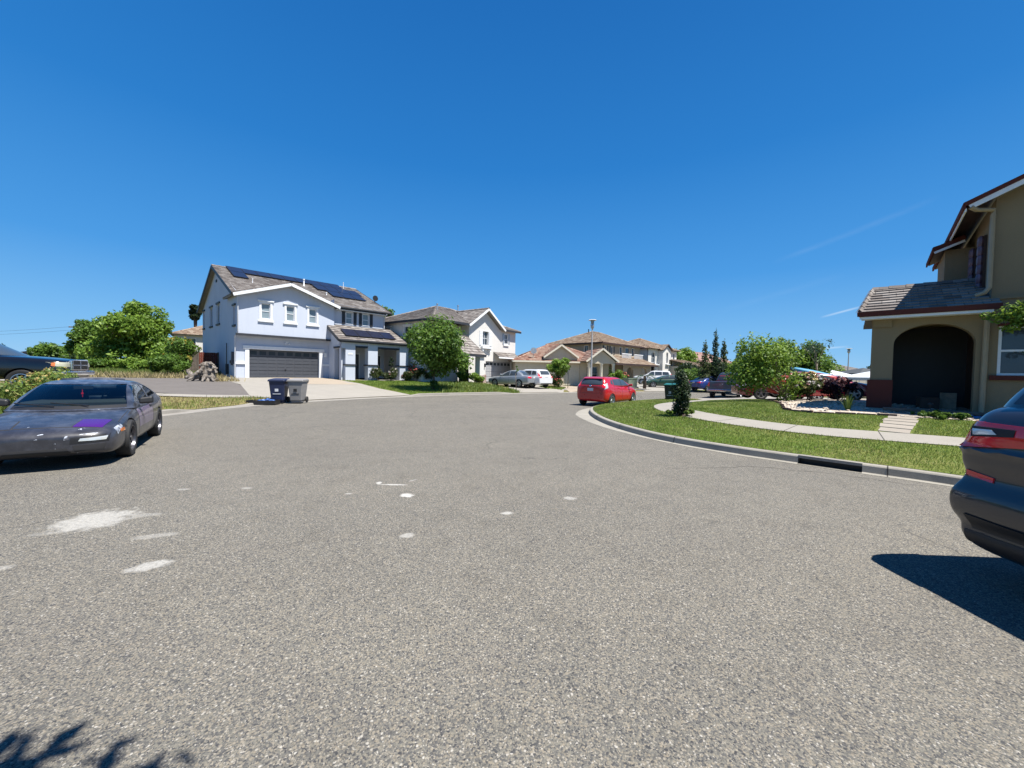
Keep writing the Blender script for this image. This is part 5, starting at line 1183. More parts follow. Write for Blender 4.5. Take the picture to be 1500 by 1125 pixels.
def wheel(parent, x, y, r, w, side, rim='alloy', spokes=5, name='wheel', rimr=.66, twist=0):
    mb = MB(); h = w/2; rr = r*rimr
    mb.lathe([(rr, -h*.85), (r*.86, -h), (r*.965, -h*.92), (r, -h*.6), (r, h*.6), (r*.965, h*.92), (r*.86, h), (rr, h*.85)], 28, (x, y, r), 'Y', closed=True)
    o = mb.build(name, MT['rubber'], parent, smooth='auto')
    mb = MB(); s = side; yo = y+s*h*.80; yi = y+s*h*.30
    mb.lathe([(rr*1.0, y+s*h*.86-0), (rr*.93, yo), (rr*.90, yi), (rr*.90, y-s*h*.7)], 28, (x, 0, r), 'Y', closed=False) if False else None
    ring = [(rr*1.01, s*h*.86), (rr*.94, s*h*.88), (rr*.90, s*h*.55), (rr*.90, -s*h*.8), (rr*1.01, -s*h*.8)]
    mb.lathe(ring, 28, (x, y, r), 'Y', closed=True)
    for k in range(spokes):
        a = 2*math.pi*k/spokes+twist; ca, sa = math.cos(a), math.sin(a); w0, w1 = rr*.13, rr*.10 if spokes > 5 else rr*.16
        pi_ = Vector((x, yo-s*.03, r)); t1 = Vector((ca, 0, sa)); t2 = Vector((-sa, 0, ca)); e = rr*.95
        q = [pi_+t2*w0, pi_-t2*w0, pi_+t1*e-t2*w1, pi_+t1*e+t2*w1]; mb.prism(q, (0, -s*.03, 0))
    mb.lathe([(rr*.2, 0), (rr*.2, s*.03)], 12, (x, yo-s*.035, r), 'Y')
    mb.build('rim', MT[rim], o, smooth='auto')
    mb = MB(); mb.lathe([(rr*.9, 0), (rr*.9, .02)], 20, (x, yi-s*h*.5, r), 'Y'); mb.build('brake_disc', MT['interior'], o)
    return o
def loft_body(st, paint, parent, axles, r, sub=2, well=1.15, wy=None, name='body', sculpt=None):
    """st: (x, z_bottom, z_shoulder, z_top, half_width[, tumble]) nose to tail"""
    mb = MB(); rings = []
    for q in st:
        x, zb, zs, zt, w = q[:5]; tb = q[5] if len(q) > 5 else .93; H = zs-zb
        half = [(0, zb), (.80*w, zb), (.955*w, zb+.05*H), (w*.99, zb+.25*H), (w, zb+.5*H), (w*.99, zb+.78*H), (w*tb, zs), (w*tb*.88, zs+(zt-zs)*.55), (w*.5, zt-(zt-zs)*.1), (0, zt)]
        rings.append([Vector((x, y, z)) for y, z in half]+[Vector((x, -y, z)) for y, z in half[-2:0:-1]])
    k = len(rings[0]); vs = [p for r_ in rings for p in r_]; fs = []
    for i in range(len(rings)-1):
        for j in range(k): fs.append((i*k+j, i*k+(j+1) % k, (i+1)*k+(j+1) % k, (i+1)*k+j))
    for e, base in ((0, 0), (1, (len(rings)-1)*k)):   # caps as quad strips
        h = k//2
        for j in range(h): 
            a, b = base+j, base+j+1; c_, d_ = base+(k-j-1) % k if j else base+k-1, base+(k-j) % k
            if j == 0: fs.append((base, base+1, base+k-1))
            elif j == h-1: fs.append((base+j, base+h, base+k-j))
            else: fs.append((base+j, base+j+1, base+k-j-1, base+k-j))
    mb.add(vs, fs); o = mb.build(name, [paint, MT['interior']], parent, smooth=True)
    sm = o.modifiers.new('s', 'SUBSURF'); sm.levels = sub; sm.render_levels = sub; apply_mods(o)
    if sculpt:
        for v in o.data.vertices: v.co = sculpt(v.co)
    bpy.context.view_layer.update()
    cut = MB()
    W = max(q[4] for q in st) if wy is None else wy
    for ax in axles:
        for s in (1, -1): cut.lathe([(r*well, s*(W-.30)), (r*well, s*(W+.35))], 40, (ax, 0, r*1.0), 'Y', mi=0)
    c = cut.build('cut', MT['interior']); b = o.modifiers.new('b', 'BOOLEAN'); b.object = c; b.operation = 'DIFFERENCE'; b.solver = 'EXACT'
    try: b.material_mode = 'TRANSFER'
    except Exception: pass
    apply_mods(o); bpy.data.objects.remove(c); 
    o.data.polygons.foreach_set('use_smooth', [True]*len(o.data.polygons)); o.data.set_sharp_from_angle(angle=R(32)); return o
def loft_cab(cb, paint, parent, sub=2, name='cabin', hollow=False):
    """cb: list of levels (z, x_front, x_rear, half_width, bow_front, bow_rear), belt to roof"""
    def ring(z, xf, xr, w, bf, br):
        h = [(xf+bf, 0), (xf+bf*.75, w*.5), (xf+.0, w*.88), (xf-.10, w*.985), (xf-.28, w), ((xf+xr)/2, w*1.01), (xr+.28, w), (xr+.10, w*.985), (xr, w*.88), (xr-br*.75, w*.5), (xr-br, 0)]
        return [Vector((x, y, z)) for x, y in h]+[Vector((x, -y, z)) for x, y in h[-2:0:-1]]
    rings = [ring(*l) for l in cb]; k = len(rings[0]); vs = [p for r_ in rings for p in r_]; fs = []; n = len(rings)
    for i in range(n-1):
        for j in range(k): fs.append((i*k+j, i*k+(j+1) % k, (i+1)*k+(j+1) % k, (i+1)*k+j))
    base = (n-1)*k; h = k//2
    fs.append((base, base+1, base+k-1)); fs.append((base+h-1, base+h, base+h+1))
    for j in range(1, h-1): fs.append((base+j, base+j+1, base+k-j-1, base+k-j))
    if not hollow:
        fs.append((0, 1, k-1)); fs.append((h-1, h, h+1))
        for j in range(1, h-1): fs.append((j, j+1, k-j-1, k-j))
    mb = MB(); mb.add(vs, fs); o = mb.build(name, [paint, MT['interior']], parent, smooth=True)
    sm = o.modifiers.new('s', 'SUBSURF'); sm.levels = sub; sm.render_levels = sub; apply_mods(o); return o
def q_side(s, pts, y=1.5): return [(x, y*s, z) for x, z in pts]
def seam(bv, parent, a, b, direc, w=.012, mat='interior', n=8):
    a, b = Vector(a), Vector(b); d = (b-a).normalized(); p = d.cross(Vector(direc)).normalized()*w/2
    return decal(bv, 'panel_seam', mat, parent, [a-p, b-p, b+p, a+p], direc, n, .002, m=1)
def mirrors(parent, x, y, z, paint, sx=1, big=1):
    for s in (1, -1):
        mb = MB(); w = .11*big
        mb.hexa([(x-.07, s*y, z-.01), (x+.06, s*y, z-.01), (x+.04, s*(y+.2*big), z), (x-.05, s*(y+.2*big), z)], [(x-.07, s*y, z+.10*big), (x+.04, s*y, z+.10*big), (x+.02, s*(y+.19*big), z+.13*big), (x-.05, s*(y+.19*big), z+.13*big)])
        bevel(mb.build('wing_mirror', paint, parent), .035, 4)
GL = 'glass'
def car(name, label, cat, loc, head, st, cabs, paint, r=.32, ax=(1.3, -1.3), track=.76, tw=.2, rim='alloy', spokes=5, ws=None, sidew=(), rearw=None, lamps=(), well=1.13, mir=None, group=None, wy=None, rimr=.66, twist=.3, seams=(), sculpt=None, bsub=2):
    root = empty(name, (0, 0, 0), 0, label, cat, group)
    W = max(q[4] for q in st)
    body = loft_body(st, paint, root, ax, r, wy=W, well=well, sub=bsub, sculpt=sculpt); cab = loft_cab(cabs, paint, root, name='cabin'); bv = bvh_of([body, cab])
    if ws: decal(bv, 'windscreen', GL, root, ws, (-1, 0, 0), 8, .005)
    if rearw: decal(bv, 'rear_window', GL, root, rearw, (1, 0, 0), 8, .005)
    for s in (1, -1):
        for pts in sidew: decal(bv, 'side_window', GL, root, q_side(s, pts), (0, -s, 0), 6, .005)
    for nm, mt, cor, dr in lamps:
        decal(bv, nm, mt, root, cor, dr, 6, .008)
    for a_, b_ in seams:
        for s in (1, -1): seam(bv, root, (a_[0], 1.5*s, a_[1]), (b_[0], 1.5*s, b_[1]), (0, -s, 0))
    for x in ax:
        for s in (1, -1): wheel(root, x, s*(track), r, tw, s, rim, spokes, rimr=rimr, twist=twist)
    if mir: mirrors(root, *mir, paint)
    root.location = loc; root.rotation_euler = (0, 0, head)
    return root, bv
def lampf(y0, y1, z0, z1, s, x=3): return [(x, s*y0, z0), (x, s*y1, z0), (x, s*y1, z1), (x, s*y0, z1)]

# ---- patchy grey coupe, near left
t = NT('patchy_grey_primer'); co = t.co(); n1_ = t.noise(co, 2.6, 7, .7); n2_ = t.noise(t.co(scale=(1.4, 1, 1)), 7, 6, .7)
up_ = t.n('ShaderNodeNewGeometry').outputs['Normal']; sx = t.n('ShaderNodeSeparateXYZ'); t.l(co, sx.inputs[0])
c = t.ramp(n1_, [(.3, (.012, .014, .02)), (.44, (.030, .034, .046)), (.54, (.06, .068, .09)), (.66, (.14, .16, .20))])
c = t.mix(t.ramp(n2_, [(.58, 0.), (.66, .55)]), c, (.03, .033, .04))
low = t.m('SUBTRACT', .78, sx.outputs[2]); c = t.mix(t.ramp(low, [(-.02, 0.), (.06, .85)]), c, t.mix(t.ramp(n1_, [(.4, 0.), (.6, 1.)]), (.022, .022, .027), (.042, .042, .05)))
chip = t.ramp(t.noise(co, 11, 4, .6), [(.695, 0.), (.71, 1.)]); fr_ = t.ramp(sx.outputs[0], [(.0, 0.), (1.0, 0.), (1.0, 0.)])
front = t.m('MULTIPLY', chip, t.m('GREATER_THAN', sx.outputs[0], 1.75))
c = t.mix(front, c, (.4, .43, .48))
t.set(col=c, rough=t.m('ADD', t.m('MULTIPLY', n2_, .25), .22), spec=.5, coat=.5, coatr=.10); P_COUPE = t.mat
t = NT('purple_primer_door'); co = t.co(); sx = t.n('ShaderNodeSeparateXYZ'); t.l(co, sx.inputs[0])
t.set(col=t.ramp(t.noise(co, 3, 5, .6), [(.35, (.10, .07, .14)), (.55, (.15, .12, .19)), (.7, (.13, .13, .16))]), rough=.3, coat=.3); MT['purple_door'] = t.mat
t = NT('purple_metallic'); t.set(col=(.075, .006, .17), rough=.25, metal=.2, coat=.8); MT['purple'] = t.mat
t = NT('bare_patch'); t.set(col=t.ramp(t.noise(t.co(), 14, 5, .7), [(.42, (.06, .06, .07)), (.5, (.36, .40, .47)), (.7, (.5, .52, .55))]), rough=.5); MT['bare'] = t.mat
t = NT('clear_car_glass'); gl = t.n('ShaderNodeBsdfGlossy'); gl.inputs['Roughness'].default_value = .03; gl.inputs[0].default_value = (.9, .95, 1, 1); tp = t.n('ShaderNodeBsdfTransparent'); tp.inputs[0].default_value = (.66, .80, .78, 1)
fz = t.n('ShaderNodeFresnel'); fz.inputs[0].default_value = 1.42; mx = t.n('ShaderNodeMixShader'); t.l(t.m('ADD', fz.outputs[0], .01), mx.inputs[0]); t.l(tp.outputs[0], mx.inputs[1]); t.l(gl.outputs[0], mx.inputs[2]); t.l(mx.outputs[0], t.out.inputs[0]); MT['car_glass'] = t.mat
CP = empty('parked_coupe', (0, 0, 0), 0, 'patchy dark grey two-door coupe with one purple headlight cover at the left', 'car')
st = [(2.22, .30, .44, .49, .40), (2.18, .25, .50, .56, .64), (2.06, .19, .55, .615, .765), (1.9, .18, .60, .66, .805), (1.55, .18, .665, .72, .83), (1.237, .18, .72, .77, .845), (.85, .18, .775, .83, .845), (.35, .17, .81, .87, .842), (-.3, .17, .83, .89, .842), (-.9, .18, .85, .90, .845), (-1.237, .19, .865, .905, .845), (-1.75, .22, .87, .91, .825), (-2.12, .28, .865, .91, .77), (-2.27, .36, .84, .88, .70), (-2.31, .42, .78, .82, .62)]
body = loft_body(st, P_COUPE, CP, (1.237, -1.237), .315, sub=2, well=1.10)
cab = loft_cab([(.80, .88, -1.98, .80, .24, .05), (.87, .78, -1.90, .775, .24, .05), (1.06, .44, -1.42, .70, .20, .05), (1.215, .12, -.92, .60, .15, .08), (1.265, -.05, -.72, .52, .08, .05), (1.29, -.22, -.55, .36, .02, .02)], P_COUPE, CP, hollow=True)
bv0 = bvh_of([body, cab])
WS = [(2, -.68, .872), (2, .68, .872), (2, .55, 1.215), (2, -.55, 1.215)]
SWP = [[(.58, .90), (-.46, .92), (-.50, 1.195), (.10, 1.185)], [(-.56, .925), (-1.38, .955), (-.98, 1.13), (-.60, 1.195)]]
RWP = [(-3, -.56, .96), (-3, .56, .96), (-3, .46, 1.19), (-3, -.46, 1.19)]
g_ws = decal(bv0, 'windscreen', 'car_glass', CP, WS, (-1, 0, 0), 10, -.006)
g_rw = decal(bv0, 'rear_window', 'car_glass', CP, RWP, (1, 0, 0), 8, -.006)
for s in (1, -1):
    for pts in SWP: decal(bv0, 'side_window', 'car_glass', CP, q_side(s, pts), (0, -s, 0), 6, -.006)
# hollow cabin shell: thickness, then cut the openings
so = cab.modifiers.new('t', 'SOLIDIFY'); so.thickness = .03; so.offset = -1; apply_mods(cab)
def cutter(mb, cor, direc, l0, l1):
    d = Vector(direc).normalized(); mb.hexa([Vector(p)+d*l0 for p in cor], [Vector(p)+d*l1 for p in cor])
cut = MB(); dz = Vector((1, 0, 0))
mid = []
for p in WS: h = bv0.ray_cast(Vector(p)+dz*2, -dz); mid.append(h[0])
cutter(cut, mid, (1, 0, 0), -.25, .8)
mid = []; dz = Vector((-1, 0, 0))
for p in RWP: h = bv0.ray_cast(Vector(p)+dz*2, -dz); mid.append(h[0])
cutter(cut, mid, dz, -.3, .8)
c1_ = cut.build('cut', MT['interior']); b = cab.modifiers.new('b', 'BOOLEAN'); b.object = c1_; b.solver = 'EXACT'; apply_mods(cab); bpy.data.objects.remove(c1_)
for s in (1, -1):
    cut = MB()
    for pts in SWP:
        mid = []; dz = Vector((0, s, 0))
        for p in q_side(s, pts): h = bv0.ray_cast(Vector(p)+dz*2, -dz); mid.append(h[0] if h[0] else Vector(p))
        cutter(cut, mid, dz, -.12, .3)
    c1_ = cut.build('cut', MT['interior']); b = cab.modifiers.new('b', 'BOOLEAN'); b.object = c1_; b.solver = 'EXACT'; apply_mods(cab); bpy.data.objects.remove(c1_)
cab.data.polygons.foreach_set('use_smooth', [True]*len(cab.data.polygons)); cab.data.set_sharp_from_angle(angle=R(30))
bv = bvh_of([body, cab])
# interior
mb = MB(); mb.box(-.1, .60, -.68, .68, .86, .925); bevel(mb.build('dashboard', MT['interior'], CP), .03)
mb = MB(); mb.box(-1.7, .6, -.70, .70, .80, .893); mb.build('interior_floor', MT['interior'], CP)
for s in (1, -1):
    mb = MB(); mb.hexa([(-.62, s*.36-.25, .88), (-.46, s*.36-.25, .88), (-.46, s*.36+.25, .88), (-.62, s*.36+.25, .88)], [(-.74, s*.36-.19, 1.07), (-.64, s*.36-.19, 1.07), (-.64, s*.36+.19, 1.07), (-.74, s*.36+.19, 1.07)]); mb.box(-.78, -.70, s*.36-.12, s*.36+.12, 1.08, 1.18)
    bevel(mb.build('seat', MT['interior'], CP), .04, 3)
mb = MB(); n = 22; c0 = Vector((-.06, .36, .955)); ux, uz = Vector((0, 1, 0)), Vector((-.45, 0, .9)).normalized()
mb.tube([c0+ux*math.cos(2*math.pi*i/n)*.18+uz*math.sin(2*math.pi*i/n)*.18 for i in range(n+1)], .014, 6, cap=False); mb.tube([c0-ux*.17, c0+ux*.17], .02, 6)
mb.build('steering_wheel', MT['black'], CP, smooth=True)
mb = MB(); mb.box(.18, .21, -.13, .12, 1.125, 1.185); o = mb.build('rear_view_mirror', MT['black'], CP)
mb = MB(); mb.tube([(.20, -.02, 1.12), (.20, -.02, .98)], .006, 5); mb.box(.195, .21, -.035, -.005, 1.03, 1.06); mb.build('charm', MT['lamp_red'], o)
# painted details
decal(bv, 'headlight_cover', 'purple', CP, [(2.0, .31, 2), (2.0, .63, 2), (1.64, .67, 2), (1.64, .34, 2)], (0, 0, -1), 8, .008)
decal(bv, 'headlight_cover', P_COUPE, CP, [(2.0, -.31, 2), (2.0, -.63, 2), (1.64, -.67, 2), (1.64, -.34, 2)], (0, 0, -1), 8, .004)
for s in (1, -1):
    seam(bv, CP, (2.005, s*.30, 2), (1.63, s*.33, 2), (0, 0, -1), .014); seam(bv, CP, (2.01, s*.30, 2), (2.005, s*.65, 2), (0, 0, -1), .014); seam(bv, CP, (1.63, s*.33, 2), (1.63, s*.70, 2), (0, 0, -1), .01)
    decal(bv, 'turn_signal', 'lamp_clear', CP, [(3, s*.42, .43), (3, s*.70, .43), (3, s*.715, .485), (3, s*.44, .47)], (-1, 0, 0), 8, .01)
    decal(bv, 'turn_signal_surround', 'black', CP, [(3, s*.33, .395), (3, s*.725, .40), (3, s*.735, .515), (3, s*.34, .49)], (-1, 0, 0), 8, .004)
    decal(bv, 'intake', 'interior', CP, [(3, s*.38, .27), (3, s*.68, .29), (3, s*.70, .375), (3, s*.36, .37)], (-1, 0, 0), 8, .006)
    decal(bv, 'side_marker', 'lamp_amber', CP, [(1.78, s*1.5, .50), (1.63, s*1.5, .505), (1.63, s*1.5, .55), (1.78, s*1.5, .545)], (0, -s, 0), 4, .008)
    decal(bv, 'door_panel', 'purple_door', CP, q_side(s, [(.66, .44), (-.55, .44), (-.58, .80), (.66, .775)]), (0, -s, 0), 10, .003)
    for a, b in (((.68, .25), (.70, .80)), ((-.58, .25), (-.60, .845)), ((.68, .25), (-.58, .25)), ((1.62, .22), (1.62, .60))): seam(bv, CP, (a[0], s*1.5, a[1]), (b[0], s*1.5, b[1]), (0, -s, 0))
    decal(bv, 'door_handle', 'black', CP, q_side(s, [(-.36, .735), (-.52, .735), (-.52, .77), (-.36, .77)]), (0, -s, 0), 3, .014)
decal(bv, 'lower_grille', 'interior', CP, [(3, -.34, .255), (3, .34, .255), (3, .30, .335), (3, -.30, .335)], (-1, 0, 0), 8, .006)
for y0, y1, z0, z1 in ((.27, .33, .45, .52), (-.02, .02, .475, .495), (.0, .07, .54, .56), (.42, .62, .52, .542), (-.62, -.5, .42, .44), (.17, .2, .40, .42)):
    decal(bv, 'bare_paint_patch', 'bare', CP, [(3, y0, z0), (3, y1, z0+.01), (3, y1-.02, z1), (3, y0+.01, z1-.01)], (-1, 0, 0), 6, .003, round_=True)
decal(bv, 'bare_paint_patch', 'bare', CP, [(1.92, .74, 2), (1.90, .79, 2), (1.66, .80, 2), (1.68, .77, 2)], (0, 0, -1), 6, .003)
seam(bv, CP, (2.0, -.30, 2), (2.0, .30, 2), (0, 0, -1), .018); decal(bv, 'cowl', 'black', CP, [(2, -.69, .825), (2, .69, .825), (2, .68, .872), (2, -.68, .872)], (-1, 0, 0), 14, .004)
for s in (1, -1): seam(bv, CP, (1.66, s*.745, 2), (.96, s*.735, 2), (0, 0, -1), .010)
seam(bv, CP, (2.3, -.74, .245), (2.3, .74, .245), (-1, 0, 0), .02)
for s, y in ((1, .15), (-1, -.25)):
    mb = MB(); mb.tube([(1.02, y+.1, .875), (.86, y-.38, .925)], .010, 5); mb.build('wiper', MT['black'], CP)
for x in (1.237, -1.237):
    for s in (1, -1): wheel(CP, x, s*.755, .315, .20, s, 'dark_alloy', 7, rimr=.70)
mirrors(CP, .50, .80, .865, MT['black'], big=1.05)
mb = MB(); mb.box(-2.2, -1.9, -.6, .6, .93, .955); 
CP.location = (-8.04, 7.43, 0); CP.rotation_euler = (0, 0, math.atan2(-.83, .557))

# ---- dark SUV at the right edge
t = NT('slate_grey_metallic'); co = t.co(); t.set(col=t.mix(t.noise(co, 2, 3), (.016, .018, .024), (.022, .025, .032)), rough=.3, metal=.2, coat=1, coatr=.02); P_SUV = t.mat
st = [(2.46, .42, .78, .84, .55), (2.40, .30, .88, .96, .80), (2.1, .26, .95, 1.04, .93), (1.49, .26, 1.05, 1.12, .99), (.9, .26, 1.10, 1.17, .99), (0, .26, 1.16, 1.22, .99), (-1.0, .26, 1.22, 1.28, 1.0), (-1.49, .26, 1.26, 1.32, 1.005), (-1.95, .22, 1.30, 1.36, 1.0, .94), (-2.28, .215, 1.31, 1.36, .985, .93), (-2.44, .22, 1.26, 1.31, .965, .90), (-2.50, .26, 1.16, 1.2, .945, .88), (-2.52, .34, 1.06, 1.1, .90, .86)]
cabs = [(1.15, 1.05, -2.40, .92, .22, .06), (1.27, .92, -2.38, .91, .22, .06), (1.46, .45, -2.26, .86, .20, .06), (1.66, .02, -2.08, .78, .12, .06), (1.745, -.25, -1.95, .66, .06, .04), (1.77, -.5, -1.7, .4, .02, .02)]
def suv_sculpt(c):
    k = min(1, max(0, (-c.x-1.9)/.4)); k = k*k*(3-2*k)
    if k <= 0: return c
    g = lambda z0, s_: math.exp(-((c.z-z0)/s_)**2)
    step = 1/(1+math.exp(-(c.z-.70)/.018))     # the bumper top forms a shelf under the recess
    d = .040*(1-step)*g(.58, .16)-.030*step*g(.80, .075)+.022*g(.985, .022)-.02*g(.42, .05)
    return Vector((c.x-d*k, c.y+(1 if c.y > 0 else -1)*d*k*.7*min(1, abs(c.y)/.6), c.z))
SV, bv = car('parked_suv', 'dark slate grey SUV with red wraparound tail lamp cut off by the right edge', 'car', (6.15, 2.20, 0), R(-1.5), st, cabs, P_SUV, r=.375, ax=(1.49, -1.49), track=.86, tw=.25, rim='dark_alloy', spokes=10,
  ws=[(3, -.70, 1.24), (3, .70, 1.24), (3, .58, 1.63), (3, -.58, 1.63)], rearw=[(-4, -.74, 1.34), (-4, .74, 1.34), (-4, .66, 1.63), (-4, -.66, 1.63)],
  sidew=[[(.62, 1.24), (-.25, 1.27), (-.25, 1.64), (.10, 1.62)], [(-.33, 1.28), (-1.2, 1.32), (-1.2, 1.65), (-.33, 1.65)], [(-1.28, 1.33), (-2.12, 1.40), (-1.90, 1.60), (-1.28, 1.65)]], mir=(.75, .93, 1.12), well=1.12, sculpt=suv_sculpt, bsub=3)
for s in (1, -1):
    decal(bv, 'tail_lamp', 'lamp_red', SV, [(-4, s*.40, 1.06), (-4, s*.90, 1.0), (-4, s*.905, 1.20), (-4, s*.40, 1.19)], (1, 0, 0), 12, .018)
    tl = decal(bv, 'tail_lamp', 'lamp_red', SV, [(-2.50, 2*s, 1.0), (-2.05, 2*s, 1.12), (-1.95, 2*s, 1.19), (-2.48, 2*s, 1.20)], (0, -s, 0), 10, .018)
    decal(bv, 'lamp_dark_band', 'interior', SV, [(-4, s*.56, 1.115), (-4, s*.84, 1.085), (-4, s*.86, 1.165), (-4, s*.56, 1.165)], (1, 0, 0), 8, .024)
    decal(bv, 'reversing_lamp', 'lamp_clear', SV, [(-4, s*.66, 1.120), (-4, s*.82, 1.10), (-4, s*.84, 1.145), (-4, s*.70, 1.15)], (1, 0, 0), 6, .028)
    decal(bv, 'reflector', 'lamp_red', SV, [(-4, s*.70, .765), (-4, s*.89, .785), (-4, s*.89, .825), (-4, s*.70, .80)], (1, 0, 0), 8, .01)
    decal(bv, 'bumper_insert', 'black', SV, [(-4, s*.15, .40), (-4, s*.80, .40), (-4, s*.84, .50), (-4, s*.15, .47)], (1, 0, 0), 10, .012)
    seam(bv, SV, (-2.5, 2*s, .93), (-1.95, 2*s, .88), (0, -s, 0), .010)
    for a, b in (((-.30, .34), (-.30, 1.18)), ((-1.15, .5), (-1.25, 1.2)), ((.62, .34), (.66, 1.15))): seam(bv, SV, (a[0], s*2, a[1]), (b[0], s*2, b[1]), (0, -s, 0), .008)
mb = MB(); mb.hexa([(-2.26, -.66, 1.665), (-1.9, -.68, 1.71), (-1.9, .68, 1.71), (-2.26, .66, 1.665)], [(-2.24, -.64, 1.69), (-1.9, -.64, 1.765), (-1.9, .64, 1.765), (-2.24, .64, 1.69)]); bevel(mb.build('roof_spoiler', P_SUV, SV), .012)
for s in (1, -1):
    mb = MB(); mb.lathe([(.05, 0), (.055, -.06), (.045, -.06), (.045, 0)], 16, (-2.36, s*.62, .36), 'X', closed=True); mb.build('exhaust_tip', MT['chrome'], SV, smooth='auto')
    mb = MB(); mb.lathe([(.012, 0), (.012, -.006)], 12, (-2.462, s*.5, .60), 'X'); mb.build('parking_sensor', MT['black'], SV)
    mb = MB(); mb.tube([(.1, s*.66, 1.74), (-.6, s*.69, 1.78), (-1.6, s*.66, 1.75)], .018, 6); mb.build('roof_rail', MT['black'], SV)
decal(bv, 'number_plate', 'plate', SV, [(-4, -.15, .80), (-4, .15, .80), (-4, .15, .95), (-4, -.15, .95)], (1, 0, 0), 3, .01)
decal(bv, 'bumper_lower', 'black', SV, [(-4, -.86, .27), (-4, .86, .27), (-4, .86, .38), (-4, -.86, .38)], (1, 0, 0), 12, .008)

SV.scale = (1, 1, 1.055)
# ---- red hatchback in the street
P_RED = M_paint('red_car_paint', (.50, .010, .015), .28, dust=.06)
st = [(2.0, .36, .62, .68, .42), (1.95, .24, .70, .78, .68), (1.75, .20, .78, .88, .80), (1.28, .19, .88, .97, .845), (.8, .18, .93, 1.02, .848), (0, .18, .95, 1.02, .848), (-.8, .18, .99, 1.05, .85), (-1.27, .19, 1.03, 1.10, .85), (-1.65, .22, 1.06, 1.13, .835), (-1.88, .27, 1.05, 1.12, .80), (-1.98, .36, .96, 1.02, .73)]
cabs = [(.92, 1.28, -1.92, .80, .22, .06), (1.02, 1.10, -1.90, .77, .22, .06), (1.22, .60, -1.80, .69, .20, .07), (1.38, .12, -1.66, .60, .12, .08), (1.435, -.2, -1.55, .50, .05, .05), (1.455, -.5, -1.4, .34, .02, .02)]
PR, bv = car('parked_hatchback', 'bright red five-door hatchback seen from behind beside the corner kerb', 'car', (5.08, 20.62, 0), math.atan2(.77, .64), st, cabs, P_RED, r=.31, ax=(1.275, -1.275), track=.765, tw=.18, rim='alloy', spokes=9,
  ws=[(3, -.62, 1.02), (3, .62, 1.02), (3, .52, 1.37), (3, -.52, 1.37)], rearw=[(-4, -.60, 1.10), (-4, .60, 1.10), (-4, .52, 1.33), (-4, -.52, 1.33)],
  sidew=[[(.78, 1.02), (-.12, 1.02), (-.12, 1.35), (.22, 1.33)], [(-.18, 1.02), (-.98, 1.05), (-.98, 1.33), (-.18, 1.355)], [(-1.04, 1.06), (-1.30, 1.12), (-1.20, 1.28), (-1.04, 1.325)]], mir=(.72, .80, .98), well=1.12, rimr=.68,
  seams=[((-.15, .28), (-.15, 1.0)), ((.80, .30), (.84, .98)), ((-.95, .55), (-1.0, 1.02)), ((.8, .28), (-.8, .28))])
for s in (1, -1):
    decal(bv, 'tail_lamp', 'lamp_red', PR, [(-4, s*.60, .92), (-4, s*.80, .90), (-4, s*.70, 1.22), (-4, s*.62, 1.20)], (1, 0, 0), 6, .016)
    decal(bv, 'tail_lamp_lens', 'lamp_clear', PR, [(-1.93, s*2, .86), (-1.70, s*2, .93), (-1.62, s*2, 1.16), (-1.80, s*2, 1.12)], (0, -s, 0), 6, .016)
    decal(bv, 'headlight', 'lamp_clear', PR, [(3, s*.45, .70), (3, s*.76, .72), (3, s*.74, .84), (3, s*.5, .80)], (-1, 0, 0), 6, .012)
    decal(bv, 'side_window_trim', 'black', PR, q_side(s, [(-.12, 1.02), (-.18, 1.02), (-.18, 1.355), (-.12, 1.35)]), (0, -s, 0), 3, .006)
    for x in (-.45, .45): decal(bv, 'door_handle', P_RED, PR, q_side(s, [(x, .90), (x-.18, .905), (x-.18, .935), (x, .93)]), (0, -s, 0), 3, .02)
decal(bv, 'number_plate', 'plate', PR, [(-4, -.155, .76), (-4, .155, .76), (-4, .155, .90), (-4, -.155, .90)], (1, 0, 0), 3, .012)
decal(bv, 'emblem', 'chrome', PR, [(-4, -.05, .985), (-4, .05, .985), (-4, .05, 1.045), (-4, -.05, 1.045)], (1, 0, 0), 3, .014, round_=True)
decal(bv, 'tailgate_strip', 'black', PR, [(-4, -.58, 1.045), (-4, .58, 1.045), (-4, .59, 1.09), (-4, -.59, 1.09)], (1, 0, 0), 8, .007)
seam(bv, PR, (-4, -.78, .66), (-4, .78, .66), (1, 0, 0), .012)
mb = MB(); mb.hexa([(-1.80, -.52, 1.355), (-1.5, -.54, 1.40), (-1.5, .54, 1.40), (-1.80, .52, 1.355)], [(-1.80, -.50, 1.375), (-1.5, -.50, 1.445), (-1.5, .50, 1.445), (-1.80, .50, 1.375)]); bevel(mb.build('roof_spoiler', P_RED, PR), .01)
mb = MB(); mb.tube([(-1.2, 0, 1.44), (-1.32, 0, 1.50)], .008, 5); mb.build('antenna', MT['black'], PR)

